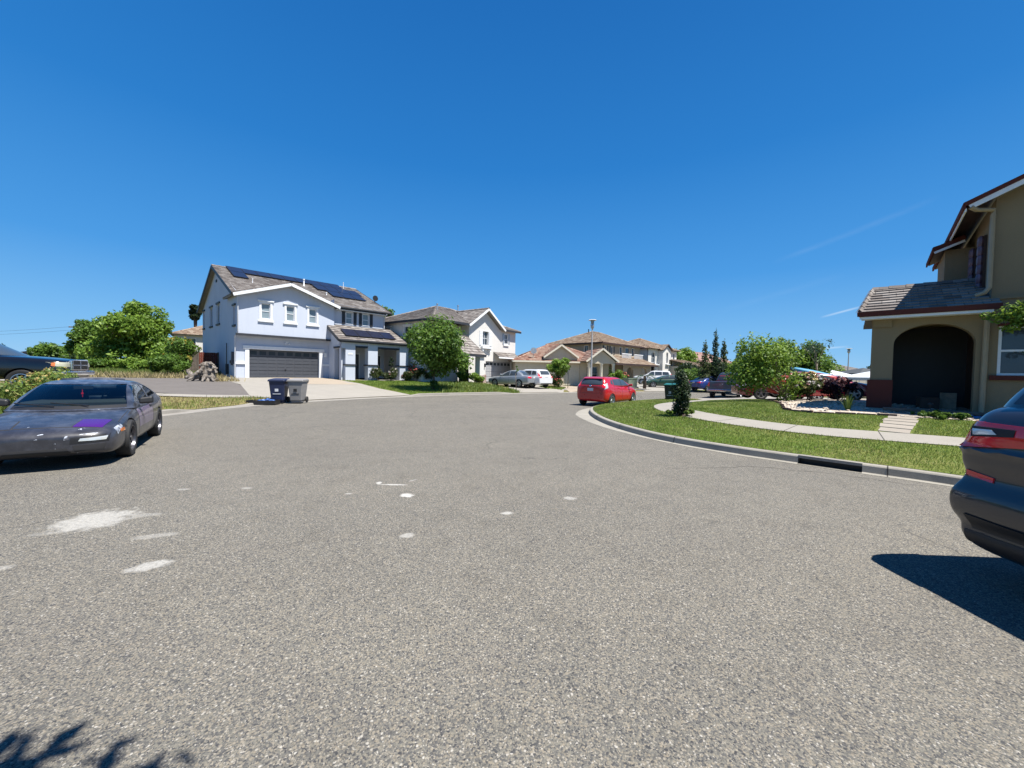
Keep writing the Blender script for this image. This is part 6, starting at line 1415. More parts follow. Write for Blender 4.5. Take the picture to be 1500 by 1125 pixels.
# ---- sedan / crossover / wagon kinds
def sedan_st(L=4.6, W=.90, h=.98):
    a = L/2; return [(a, .36, .62, .68, .5*W), (a-.06, .24, .70, .76, .8*W), (a-.3, .20, .76, .84, .92*W), (a-.95, .19, .84, .92, .99*W), (.7, .18, h-.08, h, W), (0, .18, h-.05, h+.01, W), (-.8, .18, h-.02, h+.03, W), (-a+.9, .20, h, h+.05, .99*W), (-a+.35, .24, h, h+.06, .95*W), (-a+.08, .30, h-.04, h+.03, .88*W), (-a, .42, h-.14, h-.08, .78*W)]
def sedan_cab(xf=1.0, xr=-1.85, h=1.46, b=.98, W=.80):
    return [(b-.08, xf+.15, xr-.1, W, .22, .08), (b, xf, xr, W-.03, .22, .08), (b+.22, xf-.45, xr+.28, W-.12, .18, .08), (h-.07, xf-.95, xr+.75, W-.22, .10, .06), (h-.02, xf-1.15, xr+.95, W-.32, .05, .04), (h, xf-1.4, xr+1.15, W-.5, .02, .02)]
def simple_car(name, label, loc, head, paint, kind='sedan', L=4.7, h=1.46, W=.9, r=.33, group=None, lampr=True, rim='alloy'):
    if kind == 'sedan':
        st = sedan_st(L, W, .98); cb = sedan_cab(1.0, -1.75, h, .98, W-.08)
        sw = [[(.55, 1.0), (-.22, 1.01), (-.22, h-.08), (-.02, h-.10)], [(-.30, 1.01), (-1.12, 1.03), (-.95, h-.12), (-.30, h-.08)]]
        rw = [(-4, -W+.28, 1.05), (-4, W-.28, 1.05), (-4, W-.38, h-.08), (-4, -W+.38, h-.08)]; zt = .80
    else:
        a = L/2; b = h*.64
        st = [(a, .42, b-.30, b-.22, .55*W), (a-.06, .28, b-.2, b-.12, .82*W), (a-.35, .24, b-.12, b-.04, .94*W), (a-.95, .23, b-.06, b+.01, .99*W), (.6, .22, b-.04, b+.02, W), (-.8, .22, b, b+.04, W), (-a+.8, .24, b+.02, b+.07, W), (-a+.25, .28, b+.03, b+.08, .97*W), (-a+.05, .34, b, b+.05, .92*W), (-a, .44, b-.1, b-.04, .85*W)]
        xr = -a+.12; cb = [(b-.08, 1.25, xr, W-.07, .22, .04), (b+.02, 1.1, xr+.02, W-.09, .22, .05), (b+.25, .65, xr+.12, W-.15, .18, .05), (h-.09, .25, xr+.3, W-.22, .10, .05), (h-.02, 0, xr+.42, W-.32, .05, .04), (h, -.3, xr+.6, W-.5, .02, .02)]
        sw = [[(.72, b+.06), (-.12, b+.07), (-.12, h-.12), (.32, h-.14)], [(-.20, b+.07), (-1.05, b+.09), (-1.05, h-.12), (-.20, h-.12)], [(-1.13, b+.1), (xr+.38, b+.12), (xr+.48, h-.17), (-1.13, h-.12)]]
        rw = [(-4, -W+.2, b+.12), (-4, W-.2, b+.12), (-4, W-.32, h-.13), (-4, -W+.32, h-.13)]; zt = b-.08
    fw_z = (1.02 if kind == 'sedan' else h*.64+.08)
    root, bv = car(name, label, 'car', loc, head, st, cb, paint, r=r, ax=(L*.29, -L*.29), track=W-.11, tw=.2, rim=rim, spokes=5, ws=[(3, -W+.25, fw_z), (3, W-.25, fw_z), (3, W-.36, h-.10), (3, -W+.36, h-.10)], rearw=rw, sidew=sw, mir=(.62, W-.06, fw_z-.02), group=group, seams=[((-.25, .32), (-.26, fw_z-.06)), ((.75, .3), (.78, fw_z-.1))])
    for s in (1, -1):
        if kind == 'sedan': decal(bv, 'tail_lamp', 'lamp_red', root, [(-4, s*.42, zt), (-4, s*.80, zt-.02), (-4, s*.80, zt+.14), (-4, s*.42, zt+.10)], (1, 0, 0), 6, .02)
        else: decal(bv, 'tail_lamp', 'lamp_red', root, [(-4, s*.58, zt-.06), (-4, s*.86, zt-.06), (-4, s*.80, zt+.32), (-4, s*.68, zt+.30)], (1, 0, 0), 6, .02)
        decal(bv, 'headlight', 'lamp_clear', root, [(4, s*.48, fw_z-.36), (4, s*.84, fw_z-.34), (4, s*.82, fw_z-.22), (4, s*.5, fw_z-.24)], (-1, 0, 0), 6, .014)
    decal(bv, 'number_plate', 'plate', root, [(-4, -.155, zt-.02), (-4, .155, zt-.02), (-4, .155, zt+.11), (-4, -.155, zt+.11)], (1, 0, 0), 3, .012)
    decal(bv, 'bumper_lower', 'black', root, [(-4, -W*.7, .30), (-4, W*.7, .30), (-4, W*.7, .42), (-4, -W*.7, .42)], (1, 0, 0), 6, .01)
    return root, bv
P_SIL = M_paint('silver_paint', (.42, .45, .47), .3, metal=.5, dust=.06); P_WHT = M_paint('white_car_paint', (.78, .79, .80), .3, dust=.05)
P_GRN = M_paint('dark_green_paint', (.018, .06, .035), .3, dust=.08); P_BLU = M_paint('blue_paint', (.02, .05, .22), .3); P_NAVY = M_paint('black_truck_paint', (.006, .007, .010), .2, dust=.04)
P_DRK = M_paint('charcoal_truck_paint', (.05, .058, .08), .3, dust=.1); P_MAR = M_paint('maroon_paint', (.38, .012, .03), .28, dust=.05); P_DRED = M_paint('deep_red_paint', (.20, .02, .02), .3, dust=.08)
def zat(x, y): return hz(x, y)+.02
hd = math.atan2(.62, -.78)
simple_car('parked_sedan', 'silver four-door sedan on the white house driveway next to the white crossover', (.05, 35.2, zat(-.05, 35.2)), hd, P_SIL, 'sedan', 4.75, 1.47, .9)
simple_car('parked_crossover', 'white crossover with black rear window beside the silver sedan', (1.55, 35.6, zat(1.0, 34.9)), math.atan2(.72, -.62), P_WHT, 'wagon', 4.4, 1.62, .9, .34)
simple_car('parked_wagon', 'white sport utility car behind the dark green sedan and palm', (18.6, 52, zat(18.6, 52)), math.atan2(.25, -1), P_WHT, 'wagon', 4.9, 1.85, .95, .38)
simple_car('parked_sedan', 'dark green sedan parked by the small palm', (17.0, 43.5, zat(17.0, 43.5)-.02), math.atan2(.18, -1), P_GRN, 'sedan', 4.9, 1.42, .92)
simple_car('parked_sedan', 'blue sedan glimpsed left of the charcoal pickup', (19.6, 38.6, .0+zat(19.6, 38.6)), R(20), P_BLU, 'sedan', 4.5, 1.45, .88)
simple_car('parked_sedan', 'deep red sedan parked behind the airy light green tree', (14.5, 21.2, zat(12.4, 20.5)), R(172), P_DRED, 'sedan', 4.6, 1.44, .90, .34)
mc, bv = simple_car('parked_sports_car', 'maroon low car nose-out behind the purple rose bush', (14.35, 18.75, zat(14.5, 18.5)), R(-14), P_MAR, 'sedan', 4.4, 1.32, .9)
# ---- pickups
def pickup(label, loc, head, paint, front_chrome=True, stripe=False):
    root = empty('parked_pickup', (0, 0, 0), 0, label, 'pickup truck')
    L = 5.7; a = L/2; W = .99; b = 1.22
    st = [(a-.0, .52, .98, 1.04, .66*W), (a-.05, .48, 1.08, 1.14, .86*W), (a-.3, .46, 1.12, 1.20, .96*W), (a-1.2, .45, 1.18, 1.27, W), (.9, .44, b, 1.28, W), (.2, .44, b, 1.28, W), (-.75, .44, b, 1.27, W), (-.9, .46, b, 1.25, W), (-a+.25, .52, b, 1.24, W), (-a+.04, .55, b, 1.23, .985*W), (-a, .58, b-.03, 1.2, .95*W)]
    body = loft_body(st, paint, root, (1.86, -1.75), .39, well=1.16)
    # open bed: boolean box
    cut = MB(); cut.box(-a+.10, -.92, -W+.14, W-.14, .82, 1.6); c = cut.build('cut', MT['interior']); bo = body.modifiers.new('b', 'BOOLEAN'); bo.object = c; bo.solver = 'EXACT'
    try: bo.material_mode = 'TRANSFER'
    except Exception: pass
    apply_mods(body); bpy.data.objects.remove(c)
    cab = loft_cab([(1.14, 1.40, -.88, .92, .22, .02), (1.26, 1.22, -.86, .88, .2, .02), (1.55, .72, -.78, .80, .15, .02), (1.80, .32, -.68, .70, .08, .02), (1.88, .1, -.60, .58, .04, .02), (1.91, -.1, -.4, .4, .01, .01)], paint, root)
    bv = bvh_of([body, cab])
    decal(bv, 'windscreen', GL, root, [(4, -.68, 1.27), (4, .68, 1.27), (4, .56, 1.80), (4, -.56, 1.80)], (-1, 0, 0), 8, .005)
    decal(bv, 'rear_window', GL, root, [(-4, -.60, 1.36), (-4, .60, 1.36), (-4, .56, 1.76), (-4, -.56, 1.76)], (1, 0, 0), 6, .005)
    for s in (1, -1):
        decal(bv, 'side_window', GL, root, q_side(s, [(.92, 1.28), (.12, 1.29), (.12, 1.78), (.42, 1.76)]), (0, -s, 0), 5, .005)
        decal(bv, 'side_window', GL, root, q_side(s, [(.04, 1.29), (-.62, 1.30), (-.58, 1.74), (.04, 1.78)]), (0, -s, 0), 5, .005)
        decal(bv, 'headlight', 'lamp_cloudy', root, [(a+1, s*.52, .90), (a+1, s*.88, .90), (a+1, s*.90, 1.06), (a+1, s*.52, 1.06)], (-1, 0, 0), 8, .014)
        decal(bv, 'headlight', 'lamp_cloudy', root, [(a-.05, s*2, .90), (a-.20, s*2, .92), (a-.20, s*2, 1.05), (a-.05, s*2, 1.06)], (0, -s, 0), 6, .012)
        decal(bv, 'turn_signal', 'lamp_amber', root, [(a-.20, s*2, .91), (a-.29, s*2, .93), (a-.29, s*2, 1.04), (a-.20, s*2, 1.05)], (0, -s, 0), 4, .016)
        decal(bv, 'tail_lamp', 'lamp_red', root, [(-4, s*.84, .86), (-4, s*.965, .86), (-4, s*.965, 1.16), (-4, s*.84, 1.16)], (1, 0, 0), 5, .014)
        decal(bv, 'tail_lamp', 'lamp_red', root, [(-a-.0, 2*s, .86), (-a+.14, 2*s, .86), (-a+.14, 2*s, 1.16), (-a, 2*s, 1.16)], (0, -s, 0), 4, .012)
        for x0 in (.95, .08, -.72): seam(bv, root, (x0, 2*s, .55), (x0, 2*s, 1.2), (0, -s, 0), .012)
    mb = MB(); mb.box(-a-.16, -a+.0, -.97, .97, .50, .66); bevel(mb.build('rear_bumper', MT['chrome'], root), .03)
    mb = MB(); mb.box(a-.30, a+.06, -.94, .94, .60, .76); bevel(mb.build('front_bumper', MT['chrome'], root), .06, 4)
    mb = MB(); mb.box(a-.06, a+.055, -.50, .50, .77, 1.17); g = bevel(mb.build('grille', MT['chrome'], root), .04)
    mb = MB()
    for sx_ in ((-.41, -.04), (.04, .41)):
        for sz in ((.81, .945), (.985, 1.125)): mb.box(a+.04, a+.062, sx_[0], sx_[1], sz[0], sz[1])
    mb.build('grille_insert', MT['black'], g)
    decal(bv, 'tailgate_panel', paint, root, [(-4, -.80, .78), (-4, .80, .78), (-4, .80, 1.17), (-4, -.80, 1.17)], (1, 0, 0), 6, .012)
    decal(bv, 'number_plate', 'plate', root, [(-4, -.04, 1.02), (-4, .04, 1.02), (-4, .04, 1.06), (-4, -.04, 1.06)], (1, 0, 0), 2, .02)
    if stripe:
        for s in (1, -1): decal(bv, 'red_stripe', 'lamp_red', root, q_side(s, [(.7, 1.18), (-.7, 1.18), (-.7, 1.21), (.7, 1.21)]), (0, -s, 0), 6, .012)
        mb = MB(); mb.box(-1.0, -.93, -.85, .85, 1.2, 1.26); mb.tube([(-.96, -.75, 1.2), (-.96, -.6, 1.62), (-.96, .6, 1.62), (-.96, .75, 1.2)], .016, 6); mb.build('bed_rack', MT['lamp_red'], root)
    for x in (1.86, -1.75):
        for s in (1, -1): wheel(root, x, s*.88, .39, .26, s, 'alloy', 6)
    mirrors(root, .85, .96, 1.28, MT['black'], big=1.4)
    root.location = loc; root.rotation_euler = (0, 0, head)
    return root
pickup('black pickup truck with chrome crosshair grille behind the grey coupe', (-18.55, 13.3, .58), math.atan2(.40, .92), P_NAVY)
pickup('charcoal pickup truck seen from its tailgate left of the airy light green tree', (16.75, 30.0, 0.0), R(50), P_DRK, stripe=True)
# ------------------------------------------------------------------ bins
def wheelie(label, loc, rz, body, lid, logo=True, group='wheeled refuse bins on the kerbs', name='trash_bin', lean=0):
    root = empty(name, loc, rz, label, 'trash bin', group)
    mb = MB(); b = [(-.24, -.26, .10), (.24, -.26, .10), (.24, .24, .10), (-.24, .24, .10)]; t_ = [(-.31, -.37, .98), (.31, -.37, .98), (.31, .35, .98), (-.31, .35, .98)]
    mb.hexa(b, t_); mb.box(-.22, .22, -.22, .24, .02, .10)
    bevel(mb.build('body', body, root), .04, 3)
    mb = MB(); mb.box(-.34, .34, -.40, .38, .96, 1.0); mb.box(-.30, .30, .36, .44, .90, .96); mb.tube([(-.26, .46, .95), (.26, .46, .95)], .02, 8); bevel(mb.build('rim', body, root), .012)
    mb = MB(); mb.hexa([(-.35, -.42, 1.0), (.35, -.42, 1.0), (.35, .40, 1.0), (-.35, .40, 1.0)], [(-.31, -.36, 1.06), (.31, -.36, 1.06), (.31, .34, 1.10), (-.31, .34, 1.10)]); bevel(mb.build('lid', lid, root), .03, 3)
    for s in (1, -1): mb = MB(); mb.lathe([(.02, -.03), (.13, -.03), (.14, 0), (.13, .03), (.02, .03)], 18, (s*.29, .24, .14), 'X'); mb.build('wheel', MT['rubber'], root)
    if logo:
        mb = MB(); yy = -.322; mb.box(-.07, .07, yy-.006, yy, .52, .66); mb.box(-.16, .16, -.311, -.305, .40, .43); mb.build('printed_mark', MT['plate'] if logo == 1 else MT['black'], root)
    return root
t = NT('navy_bin_plastic'); t.set(col=t.mix(t.noise(t.co(), 4, 4), (.008, .014, .045), (.02, .03, .08)), rough=.5); BN = t.mat
t = NT('grey_bin_plastic'); t.set(col=t.mix(t.noise(t.co(), 4, 4), (.18, .175, .17), (.26, .25, .245)), rough=.6); BG_ = t.mat
t = NT('dark_bin_plastic'); t.set(col=t.mix(t.noise(t.co(), 4, 4), (.008, .014, .014), (.016, .026, .026)), rough=.5); BD = t.mat
t = NT('teal_lid_plastic'); t.set(col=(.02, .12, .10), rough=.3); BT = t.mat
wheelie('navy blue wheeled bin with a white mark at the end of the blue house driveway', (-10.38, 17.5, .03), R(12), BN, BN, 1)
wheelie('grey wheeled bin with dark markings right beside the navy one', (-9.68, 17.75, .03), R(8), BG_, BG_, 2)
b3 = wheelie('dark bin with teal lid at the road edge behind the white-flowering bush', (9.15, 22.6, .03), R(-30), BD, BT, 1)
wheelie('second teal-lidded bin mostly hidden by the white-flowering bush', (9.95, 23.1, .03), R(-32), BD, BT, 0)
# black tray and blue bag lying at the foot of the bins
TR = empty('plastic_tray', (-10.55, 16.78, .02), R(8), 'low black plastic tray lying at the foot of the navy bin', 'tray'); mb = MB()
mb.box(-.62, .45, -.22, .25, 0, .03); mb.box(-.62, .45, -.25, -.22, 0, .18); mb.box(-.62, .45, .25, .28, 0, .18); mb.box(-.65, -.62, -.25, .28, 0, .18); mb.box(.45, .48, -.25, .28, 0, .18); mb.build('tray_shell', MT['black'], TR)
mb = MB(); rg = random.Random(4)
for k in range(7): mb.lathe([(.02, -.06), (.10, -.03), (.12, .02), (.06, .07), (.01, .08)], 8, (-.2+k*.09, rg.uniform(-.1, .1), .14+rg.uniform(-.02, .05)))
t = NT('blue_bag'); t.set(col=t.ramp(t.noise(t.co(), 9, 4), [(.4, (.01, .03, .12)), (.6, (.05, .14, .42)), (.7, (.4, .5, .65))]), rough=.35); MT['blue_bag'] = t.mat
o = mb.build('plastic_bag', MT['blue_bag']); o.location = TR.location; o.rotation_euler = TR.rotation_euler; tag(o, 'crumpled blue plastic bag lying in the black tray', 'bag')
# ------------------------------------------------------------------ stump
ST = empty('tree_stump', (-18.1, 23.4, hz(-18.1, 23.4)-.04), R(30), 'weathered grey driftwood tree stump with roots beside the asphalt path', 'tree stump')
mb = MB(); rg = random.Random(11)
mb.tube([(0, 0, -.1), (.02, .02, .35), (-.04, 0, .75), (.02, .05, 1.12), (.05, .05, 1.28)], [.46, .36, .30, .36, .30], 14)
for (a, l, r0, z0, z1) in ((190, 1.0, .2, .55, .02), (150, .7, .17, .5, .05), (250, .8, .18, .5, .05), (300, .7, .17, .45, .05), (20, .6, .16, .4, .05), (80, .6, .15, .5, .05), (215, 1.3, .14, .9, .05)):
    ca, sa = math.cos(R(a)), math.sin(R(a)); mb.tube([(ca*.1, sa*.1, z0+.3), (ca*l*.5, sa*l*.5, z0*.6+.12), (ca*l, sa*l, z1)], [r0*1.1, r0*.8, r0*.35], 9)
for (a, z, r0) in ((10, .95, .17), (60, 1.15, .16), (-40, 1.0, .15), (120, 1.2, .15), (200, 1.15, .17), (-10, .7, .14), (-75, .8, .16), (300, 1.25, .13)):
    ca, sa = math.cos(R(a)), math.sin(R(a)); mb.tube([(0, 0, z), (ca*.3, sa*.3, z+.05), (ca*.5, sa*.5, z-.05)], [r0*1.2, r0, r0*.55], 8)
o = mb.build('stump_wood', MT['driftwood'], ST, smooth=True)
rm = o.modifiers.new('r', 'REMESH'); rm.mode = 'VOXEL'; rm.voxel_size = .035; rm.use_smooth_shade = True
tx = bpy.data.textures.new('stump_tex', 'CLOUDS'); tx.noise_scale = .22; dm = o.modifiers.new('d', 'DISPLACE'); dm.texture = tx; dm.strength = .16; dm.mid_level = .5
LG = empty('driftwood_log', (-20.0, 24.9, hz(-20, 24.9)), R(20), 'small broken driftwood log lying left of the big stump', 'log')
mb = MB(); mb.tube([(-.55, -.2, .08), (0, 0, .25), (.5, .1, .35), (1.0, .1, .62)], [.10, .22, .17, .09], 9); mb.tube([(-.2, 0, .15), (-.5, .2, .45), (-.55, .25, .55)], [.15, .13, .1], 8); mb.tube([(.2, 0, .2), (.1, .5, .05)], [.14, .08], 8)
o = mb.build('log_wood', MT['driftwood'], LG, smooth=True); rm = o.modifiers.new('r', 'REMESH'); rm.mode = 'VOXEL'; rm.voxel_size = .04; rm.use_smooth_shade = True
dm = o.modifiers.new('d', 'DISPLACE'); dm.texture = tx; dm.strength = .12
ST.scale = (.86, .86, .86)
# ------------------------------------------------------------------ fences by the blue house
def fence(name, label, p, q, z, h, mat, post='fence_grey', bw=.14, gap=.006):
    p, q = Vector(p), Vector(q); L = (q-p).length; rz = math.atan2(q.y-p.y, q.x-p.x); root = empty(name, (p.x, p.y, z), rz, label, 'fence'); mb = MB(); rg = random.Random(1); x = 0
    while x < L-.05:
        mb.box(x, min(L, x+bw-gap), 0, .022, .05, h+rg.uniform(-.015, .015)); x += bw
    mb.box(0, L, .022, .06, .3, .39); mb.box(0, L, .022, .06, h-.35, h-.26); mb.build('boards', MT[mat], root)
    n = max(1, round(L/2.4))
    for k in range(n+1): m = MB(); m.box(L*k/n-.045, L*k/n+.045, -.03, .06, -.2, h+.04); m.build('post', MT[post], root)
    return root
f0 = h1p(-.05, 6.2); f1 = h1p(-1.35, 6.2); f2 = 0
fence('wooden_fence', 'dark red wooden side gate and fence against the blue house wall', (*f1, 0), (*f0, 0), .80, 1.95, 'fence_red', 'fence_grey')
f3 = h1p(-2.35, 6.5)
fence('wooden_fence', 'dark weathered fence in shade between the red fence and the bushes', (*f3, 0), (*f1, 0), .80, 1.95, 'fence_grey')
mb = MB(); a = h1p(-1.3, 5.2); mb.box(-.30, .30, -.28, .28, 0, .95); mb.box(-.33, .33, -.31, .31, .95, 1.02); o = bevel(mb.build('garden_bin', BD), .03); o.location = (*h1p(-.7, 4.6), .82); tag(o, 'dark bin standing in the shade by the red fence', 'trash bin')
# ------------------------------------------------------------------ poles and lamps
def lamp_post(label, loc, h, s=1.0):
    root = empty('street_lamp', loc, 0, label, 'street lamp', 'street lamps'); mb = MB(); mb.tube([(0, 0, 0), (0, 0, h*.45), (0, 0, h-.9)], [.085*s, .07*s, .05*s], 12); mb.lathe([(.16*s, 0), (.16*s, .05), (.09*s, .12)], 12); mb.build('pole', MT['conc_pole'], root, smooth='auto')
    mb = MB(); mb.lathe([(.06*s, h-.9), (.09*s, h-.82), (.16*s, h-.7), (.17*s, h-.5), (.15*s, h-.42)], 14); mb.build('lamp_head', MT['galv'], root, smooth='auto')
    mb = MB(); mb.lathe([(.14*s, h-.42), (.16*s, h-.14), (.30*s, h-.09), (.26*s, h-.08)], 14); mb.build('lens', MT['glass_pale'], root, smooth='auto')
    mb = MB(); mb.lathe([(.36*s, h-.08), (.37*s, h-.05), (.3*s, h-.02)], 16); mb.build('cap', MT['white_trim'], root, smooth='auto')
    return root
lamp_post('grey street lamp with flat cap standing behind the red hatchback', (7.12, 35.4, .12), 6.35)
lamp_post('far slim street lamp seen between the canopies and the tan house', (59.8, 70, .4), 6.6, 1.35)
UP = empty('utility_pole', (-93.8, 85, .5), R(20), 'thin wooden utility pole with a crossarm rising behind the left bushes', 'utility pole')
mb = MB(); mb.tube([(0, 0, 0), (0, 0, 9.3)], [.26, .18], 8); mb.build('pole', MT['bark'], UP); mb = MB(); mb.box(-1.6, 1.6, -.08, .08, 8.95, 9.15); mb.tube([(-.9, 0, 9.0), (0, 0, 8.2)], .05, 5); mb.tube([(.9, 0, 9.0), (0, 0, 8.2)], .05, 5); mb.build('crossarm', MT['bark'], UP)
for x in (-1.4, -.7, .7, 1.4): mb = MB(); mb.lathe([(.06, 9.15), (.09, 9.2), (.05, 9.35)], 8, (x, 0, 0)); mb.build('insulator', MT['galv'], UP)
mb = MB(); mb.tube([(0, 0, 0), (0, 0, 6.0)], [.16, .12], 8); mb.lathe([(.2, 5.95), (.2, 6.05), (.05, 6.1)], 8); o = mb.build('metal_pole', MT['conc_pole']); o.location = (-66, 60, .5); tag(o, 'pale metal pole just right of the wooden utility pole', 'pole')
for k, zz in enumerate((9.35, 8.6)):
    mb = MB(); pts = []
    for i in range(25):
        u = i/24; pts.append(((-93.8-90*u), (85+30*u), zz+.5-3*u*(1-u)))
    mb.tube(pts, .02, 4); tag(mb.build('power_line', MT['black']), ('upper' if k == 0 else 'lower')+' thin power line running left from the utility pole', 'power line')
# utility cabinet
UB = empty('utility_cabinet', (11.6, 38.6, .38), R(25), 'low pale green utility cabinet between the red flowers and the palm', 'utility cabinet')
t = NT('pale_green_cabinet'); t.set(col=(.17, .21, .155), rough=.5); MT['cab_green'] = t.mat
mb = MB(); mb.box(-.55, .55, -.4, .4, 0, .78); bevel(mb.build('cabinet_body', MT['cab_green'], UB), .03); mb = MB(); mb.box(-.58, .58, -.43, .43, .781, .86); mb.build('cabinet_lid', MT['cab_green'], UB); mb = MB(); mb.box(-.65, .65, -.5, .5, -.1, .04); mb.build('pad', MT['kerb'], UB)
# ------------------------------------------------------------------ canopies, blue strip, things on the driveway behind the rose bed
def canopy(label, loc, rz, w, d, h, topm, group='pop-up canopies behind the roses'):
    root = empty('canopy', loc, rz, label, 'canopy', group); mb = MB()
    mb.add([(-w/2, -d/2, h), (w/2, -d/2, h), (w/2, d/2, h), (-w/2, d/2, h), (0, 0, h+.55)], [(0, 1, 4), (1, 2, 4), (2, 3, 4), (3, 0, 4)])
    mb.add([(-w/2, -d/2, h-.22), (w/2, -d/2, h-.22), (w/2, d/2, h-.22), (-w/2, d/2, h-.22), (-w/2, -d/2, h), (w/2, -d/2, h), (w/2, d/2, h), (-w/2, d/2, h)], [(0, 1, 5, 4), (1, 2, 6, 5), (2, 3, 7, 6), (3, 0, 4, 7)])
    o = mb.build('canopy_top', topm, root); so = o.modifiers.new('t', 'SOLIDIFY'); so.thickness = .01
    for x in (-w/2+.03, w/2-.03):
        for y in (-d/2+.03, d/2-.03): mb = MB(); mb.tube([(x, y, 0), (x, y, h)], .022, 6); mb.build('leg', MT['galv'], root)
    return root
t = NT('white_canvas'); t.set(col=t.mix(t.noise(t.co(), 2, 3), (.5, .53, .56), (.58, .6, .62)), rough=.6); MT['canvas'] = t.mat
t = NT('dark_canvas'); t.set(col=(.04, .045, .05), rough=.7); MT['canvas_dark'] = t.mat
canopy('white pop-up canopy nearest the tan house corner', (26.3, 28.3, .35), R(15), 3.4, 3, 1.35, MT['canvas'])
canopy('white pop-up canopy farther back left of the other one', (28.6, 35.5, .35), R(30), 3.2, 3, 1.5, MT['canvas'])
canopy('dark grey canopy sloping behind the white ones', (33.5, 37.5, .35), R(10), 4.6, 3, 1.75, MT['canvas_dark'])
t = NT('blue_hull'); t.set(col=t.mix(t.noise(t.co(), 3, 3), (.02, .17, .32), (.04, .28, .42)), rough=.6); MT['blue_hull'] = t.mat
KY = empty('kayak', (16.9, 21.9, 1.80), math.atan2(-.45, 1), 'blue kayak-like hull slanting above the rose bushes', 'kayak'); mb = MB(); n = 14
mb.tube([(-1.15+2.3*i/n, 0, -.28*(i/n-.5)*2+.06*((2*i/n-1)**2)) for i in range(n+1)], [.03+.17*math.sin(math.pi*min(1, max(0, i/n)))**.6 for i in range(n+1)], 12); mb.build('hull', MT['blue_hull'], KY, smooth=True)
mb = MB(); mb.tube([(-.5, 0, 0), (-.55, .1, -1.35)], .03, 6); mb.tube([(.6, 0, -.15), (.65, .1, -1.35)], .03, 6); mb.build('rack', MT['galv'], KY)
# porch clutter, hose, boxes
bt_ = HR.matrix_basis
def hr(u, v, z): return HR.matrix_basis @ Vector((u, v, z))
for k, (u, v, z, w, h, ry, mt, lb) in enumerate([(1.35, 1.3, -.06, .42, .35, .2, 'brown_trim', 'brown box standing on the dark porch floor'), (1.8, 1.5, -.06, .35, .5, -.1, 'fence_tan', 'taller tan box at the right side of the porch')]):
    mb = MB(); mb.box(-w/2, w/2, -w/2, w/2, 0, h); mb.box(-.02, .02, -w/2-.003, -w/2, 0, h); o = bevel(mb.build('cardboard_box', MT[mt]), .01); o.location = hr(u, v, z); o.rotation_euler = (0, 0, R(-43)+ry); tag(o, lb, 'box', 'boxes on the arched porch')
rg = random.Random(8); mb = MB(); P = []
base = Vector((12.05, 10.75, 0))
for i in range(90):
    a = i*.33; r_ = .24+.12*math.sin(i*.21); P.append((base.x+math.cos(a)*r_*1.3+i*.0045, base.y+math.sin(a)*r_*.7-i*.004, hz(base.x, base.y)+.06+.03*math.sin(i*.7)))
mb.tube(P, .013, 6, cap=False); t = NT('blue_hose'); t.set(col=(.03, .20, .52), rough=.35); MT['hose'] = t.mat
tag(mb.build('garden_hose', MT['hose'], smooth=True), 'tangled light blue garden hose in front of the arched porch', 'garden hose')
mb = MB(); a, b = Vector((11.0, 11.62, hz(11, 11.6)+.10)), Vector((12.6, 10.25, hz(12.6, 10.2)+.10)); mb.bar(a, b, .12, .09); tag(bevel(mb.build('timber_edging', MT['fence_grey']), .02), 'grey timber lying in front of the porch step', 'timber')
mb = MB(); mb.tube([(11.75, 11.0, hz(11.75, 11.)), (11.75, 11.0, hz(11.75, 11.)+.32)], .012, 6); mb.lathe([(.06, 0), (.05, .04), (.01, .06)], 10, (11.75, 11.0, hz(11.75, 11.)+.30)); tag(mb.build('path_light', MT['black']), 'small black garden path light beside the flagstones', 'path light')
# stones edging the gravel
E_ = [(10.6, 16.2), (10.4, 15.4), (9.8, 14.3), (9.2, 13.3), (8.78, 12.6), (8.75, 12.3), (9.0, 11.7), (9.45, 11.45), (9.9, 11.25), (10.6, 10.75)]; mb = MB(); rg = random.Random(3)
ED = densify(E_, .32)
for i, (a, b) in enumerate(zip(ED[:-1], ED[1:])):
    z = hz(*a)-.03; d = Vector((b[0]-a[0], b[1]-a[1], 0)); nrm_ = Vector((-d.y, d.x, 0)).normalized()*.05; A_ = Vector((*a, z))+d*.04; B_ = Vector((*a, z))+d*.96; hh = Vector((0, 0, rg.uniform(.08, .12)))
    mb.hexa([A_-nrm_, B_-nrm_, B_+nrm_, A_+nrm_], [A_-nrm_*.8+hh, B_-nrm_*.8+hh, B_+nrm_*.8+hh, A_+nrm_*.8+hh])
tag(mb.build('brick_edging', MT['brown_trim']), 'low dark brick edging curving round the pale gravel bed', 'garden edging')
# scattered pale stones on the gravel
mb = MB(); rg = random.Random(9)
for k in range(420):
    x, y = rg.uniform(8.9, 13.5), rg.uniform(9.5, 16)
    if not inside((x, y), GRAVEL): continue
    r_ = rg.uniform(.025, .06); z = hz(x, y)+.022; mb.lathe([(r_*.5, -.01), (r_, r_*.2), (r_*.8, r_*.6), (r_*.2, r_*.8)], 6, (x, y, z))
tag(mb.build('loose_stones', MT['gravel']), kind='stuff')
